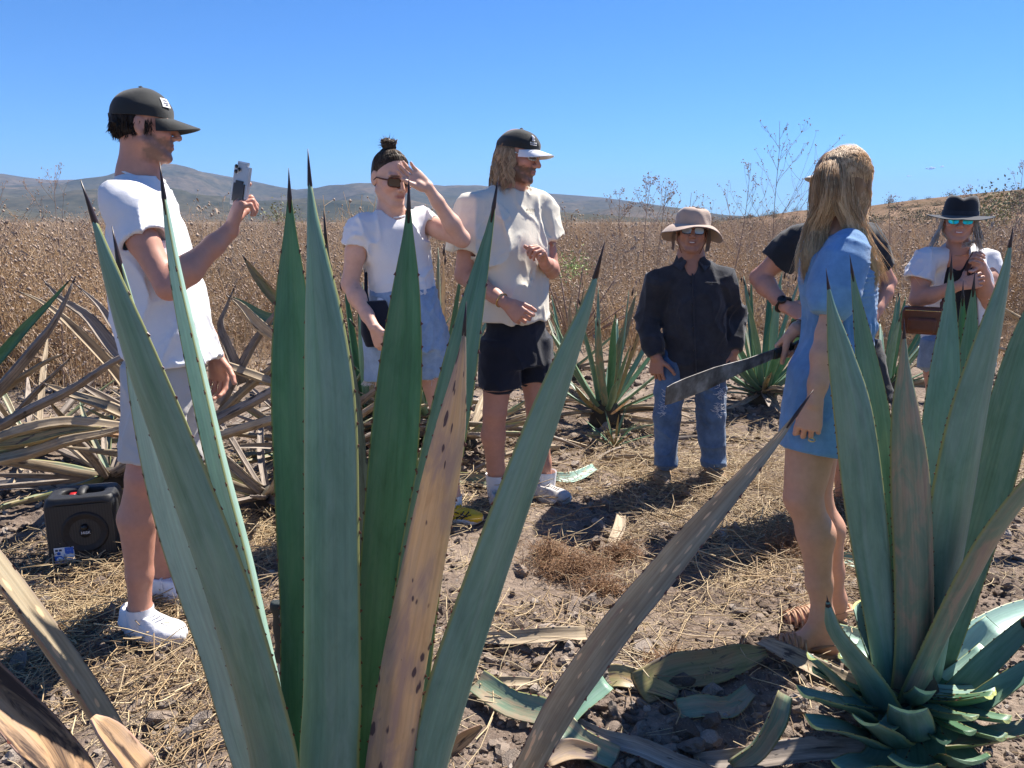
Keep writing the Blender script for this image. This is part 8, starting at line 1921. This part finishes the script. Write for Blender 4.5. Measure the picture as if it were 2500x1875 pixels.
def tall_weed(px, base_y, Y, top, label, seed, spread=.55, n=11, lean=0.0):
    """dry stalk with ascending branches and seed heads"""
    r = random.Random(seed); b0 = W(px, base_y, Y); b0[2] = float(gz(b0[0], b0[1])); hgt = W(px, top, Y)[2] - b0[2]
    root = empty('tall_weed', tuple(b0)); tag(root, label, 'weed', 'tall dry weeds rising above the field'); st, hd = MB(), MB()
    stem = [V3(0, 0, 0)]; d = V3(lean, 0, 1)
    for i in range(8): d = unit(d + V3(r.gauss(0, .05), r.gauss(0, .05), .05)); stem.append(stem[-1] + d * hgt / 8)
    stem = np.array(stem); st.tube(stem, np.linspace(.007, .002, 9) * (Y / 9), 5)
    def branch(p, d, L, lev):
        pts = [p]
        for _ in range(4): d = unit(d + V3(r.gauss(0, .10), r.gauss(0, .10), .10)); pts.append(pts[-1] + d * L / 4)
        st.tube(pts, np.linspace(.0026, .0013, 5) * (Y / 9) * (1 if lev == 0 else .7), 3, cap=False)
        if lev < 1:
            for _ in range(5):
                i = r.randint(1, 4); branch(pts[i], unit(d + V3(r.gauss(0, .7), r.gauss(0, .7), r.uniform(-.1, .3))), L * r.uniform(.18, .38), lev + 1)
        for _ in range(2 if lev else 3): octa(hd, pts[-1] + V3(r.gauss(0, .012), r.gauss(0, .012), r.gauss(0, .012)) * (Y / 9), r.uniform(.0045, .0085) * (Y / 9))
    for i in range(n):
        t = r.uniform(.42, .97); k_ = t * 8; j = min(7, int(k_)); p = stem[j] + (stem[j + 1] - stem[j]) * (k_ - j); a = r.uniform(0, 6.28); branch(p, unit(V3(math.cos(a) * spread * 1.5, math.sin(a) * spread, 1.0)), hgt * (1.05 - t) * r.uniform(.45, .7), 0)
    st.build('stem', m_twig, root); tag(hd.build('seed_heads', m_twig, root), kind='stuff')
tall_weed(1868, 800, 9.5, 295, 'tallest bare weed standing between the tan hat and the blonde hair', 1, .55, 16)
tall_weed(1765, 800, 10.5, 395, 'branched weed right behind the tan sun hat', 2, .6, 14)
tall_weed(1570, 790, 13, 425, 'thin weed between the white brimmed cap and the tan sun hat', 3, .5, 12); tall_weed(1600, 790, 14, 440, 'slender weed close left of the tan sun hat', 4, .5, 10); tall_weed(1655, 790, 14, 465, 'short weed rising behind the tan sun hat', 5, .6, 10); tall_weed(1515, 790, 15, 465, 'low weed on the skyline left of the slender ones', 11, .6, 9)
tall_weed(2150, 780, 13, 478, 'low branched weed on the skyline right of the blonde hair', 6, .9, 12); tall_weed(2440, 780, 9, 400, 'tall leaning weed behind the black felt hat', 7, .4, 10, .06); tall_weed(2475, 780, 11, 430, 'weed with many seed heads beside the tall leaning one', 8, .6, 12); tall_weed(2330, 780, 14, 455, 'weed peeping over the crown of the black felt hat', 9, .9, 10)
tall_weed(40, 900, 6.5, 380, 'tall brown weed with pinkish seed heads behind the withered agave heap', 10, .5, 18, .08); tall_weed(150, 900, 6.2, 400, 'leaning brown weed between the withered agave heap and the man in white', 12, .6, 14, .16); tall_weed(-20, 900, 6.0, 430, 'bushy dry weed at the far end of the withered agave heap', 13, .7, 18, .1)
def bush(px, py, Y, sz, label, mat, seed, n=1500):
    p = W(px, py, Y); root = empty('green_bush', (p[0], p[1], 0.0)); tag(root, label, 'bush', 'green bushes in the dry field'); r = np.random.default_rng(seed)
    me = leaf_ball('foliage', seed, n, mat, sz, .055); o = add_obj('foliage', me, None, root); o.location = (0, 0, max(0.0, p[2] - sz * .5)); 
    mb = MB()
    for _ in range(14): d = unit(V3(*r.normal(size=3) * V3(1, 1, .3)) + V3(0, 0, 1.1)); mb.tube([V3(0, 0, -.05), d * (max(.1, p[2] - sz * .3)), d * (max(.1, p[2] - sz * .5) + sz)], [.012, .008, .003], 4)
    mb.build('stems', m_twig, root)
m_fresh = plain('fresh_green_leaf', (.30, .40, .13), .7, .35, 8); m_olive = plain('olive_leaf', (.20, .21, .10), .8, .35, 8)
bush(1398, 648, 9.2, .24, 'fresh light green bush among the brown weeds beside the cream shirt', m_fresh, 4, 420)
bush(2415, 515, 24, .9, 'yellow green shrub on the hillside behind the black felt hat', m_olive, 5, 500); bush(2470, 500, 30, 1.0, 'dark shrub on the hillside skyline', m_brush, 6, 500); bush(690, 530, 40, 1.0, 'distant round olive shrub beyond the smartphone', m_olive, 7, 500)

# small clouds, far off and above the haze
m_cloud = plain('cloud', (.9, .9, .9), 1.0, .02, 1, spec=0)
def cloud(px, py, Y, wide, label, seed):
    r = np.random.default_rng(seed); X, Y_, Z_ = V3(1, 0, 0), V3(0, 1, 0), V3(0, 0, 1)
    P_ = [ellip(V3(r.normal() * .26, r.normal() * .12, r.normal() * .05), (X, Y_, Z_), (r.uniform(.08, .2), .12, r.uniform(.04, .09)), .05) for _ in range(12)]
    v, q = solid(P_, .014); v = v + fbm(v * 12, 3)[:, None] * .018 * V3(1, 1, 1)
    o = add_obj('cloud', np_mesh('cloud', v, q), m_cloud, loc=tuple(W(px, py, Y))); s = wide * mpp(py, Y); o.scale = (s, s, s); tag(o, label, 'cloud', 'wisps of cloud')
cloud(2273, 411, 14000, 22, 'little white cloud above the hillside, widest of the wisps', 1); cloud(2298, 407, 14000, 13, 'tiny cloud beside the widest wisp', 2); cloud(2218, 430, 14000, 10, 'faint speck of cloud nearest the blonde hair', 3)
# ------------------------------------------------------------------ haze
mh, nt, b = new_mat('haze_air')
nt.nodes.remove(b)
pv = N(nt, 'VolumePrincipled', Density=0.00012, Anisotropy=0.0)
pv.inputs['Color'].default_value = (0.36, 0.57, 1.0, 1)
nt.links.new(pv.outputs[0], nt.nodes['Material Output'].inputs['Volume'])
hz = MB().box((0, 2000, 214), (V3(1, 0, 0), V3(0, 1, 0), V3(0, 0, 1)), (8500, 7200, 216)).build('haze', mh, smooth=False)
tag(hz, 'thin blue haze over the far mountains', 'haze', kind='stuff')
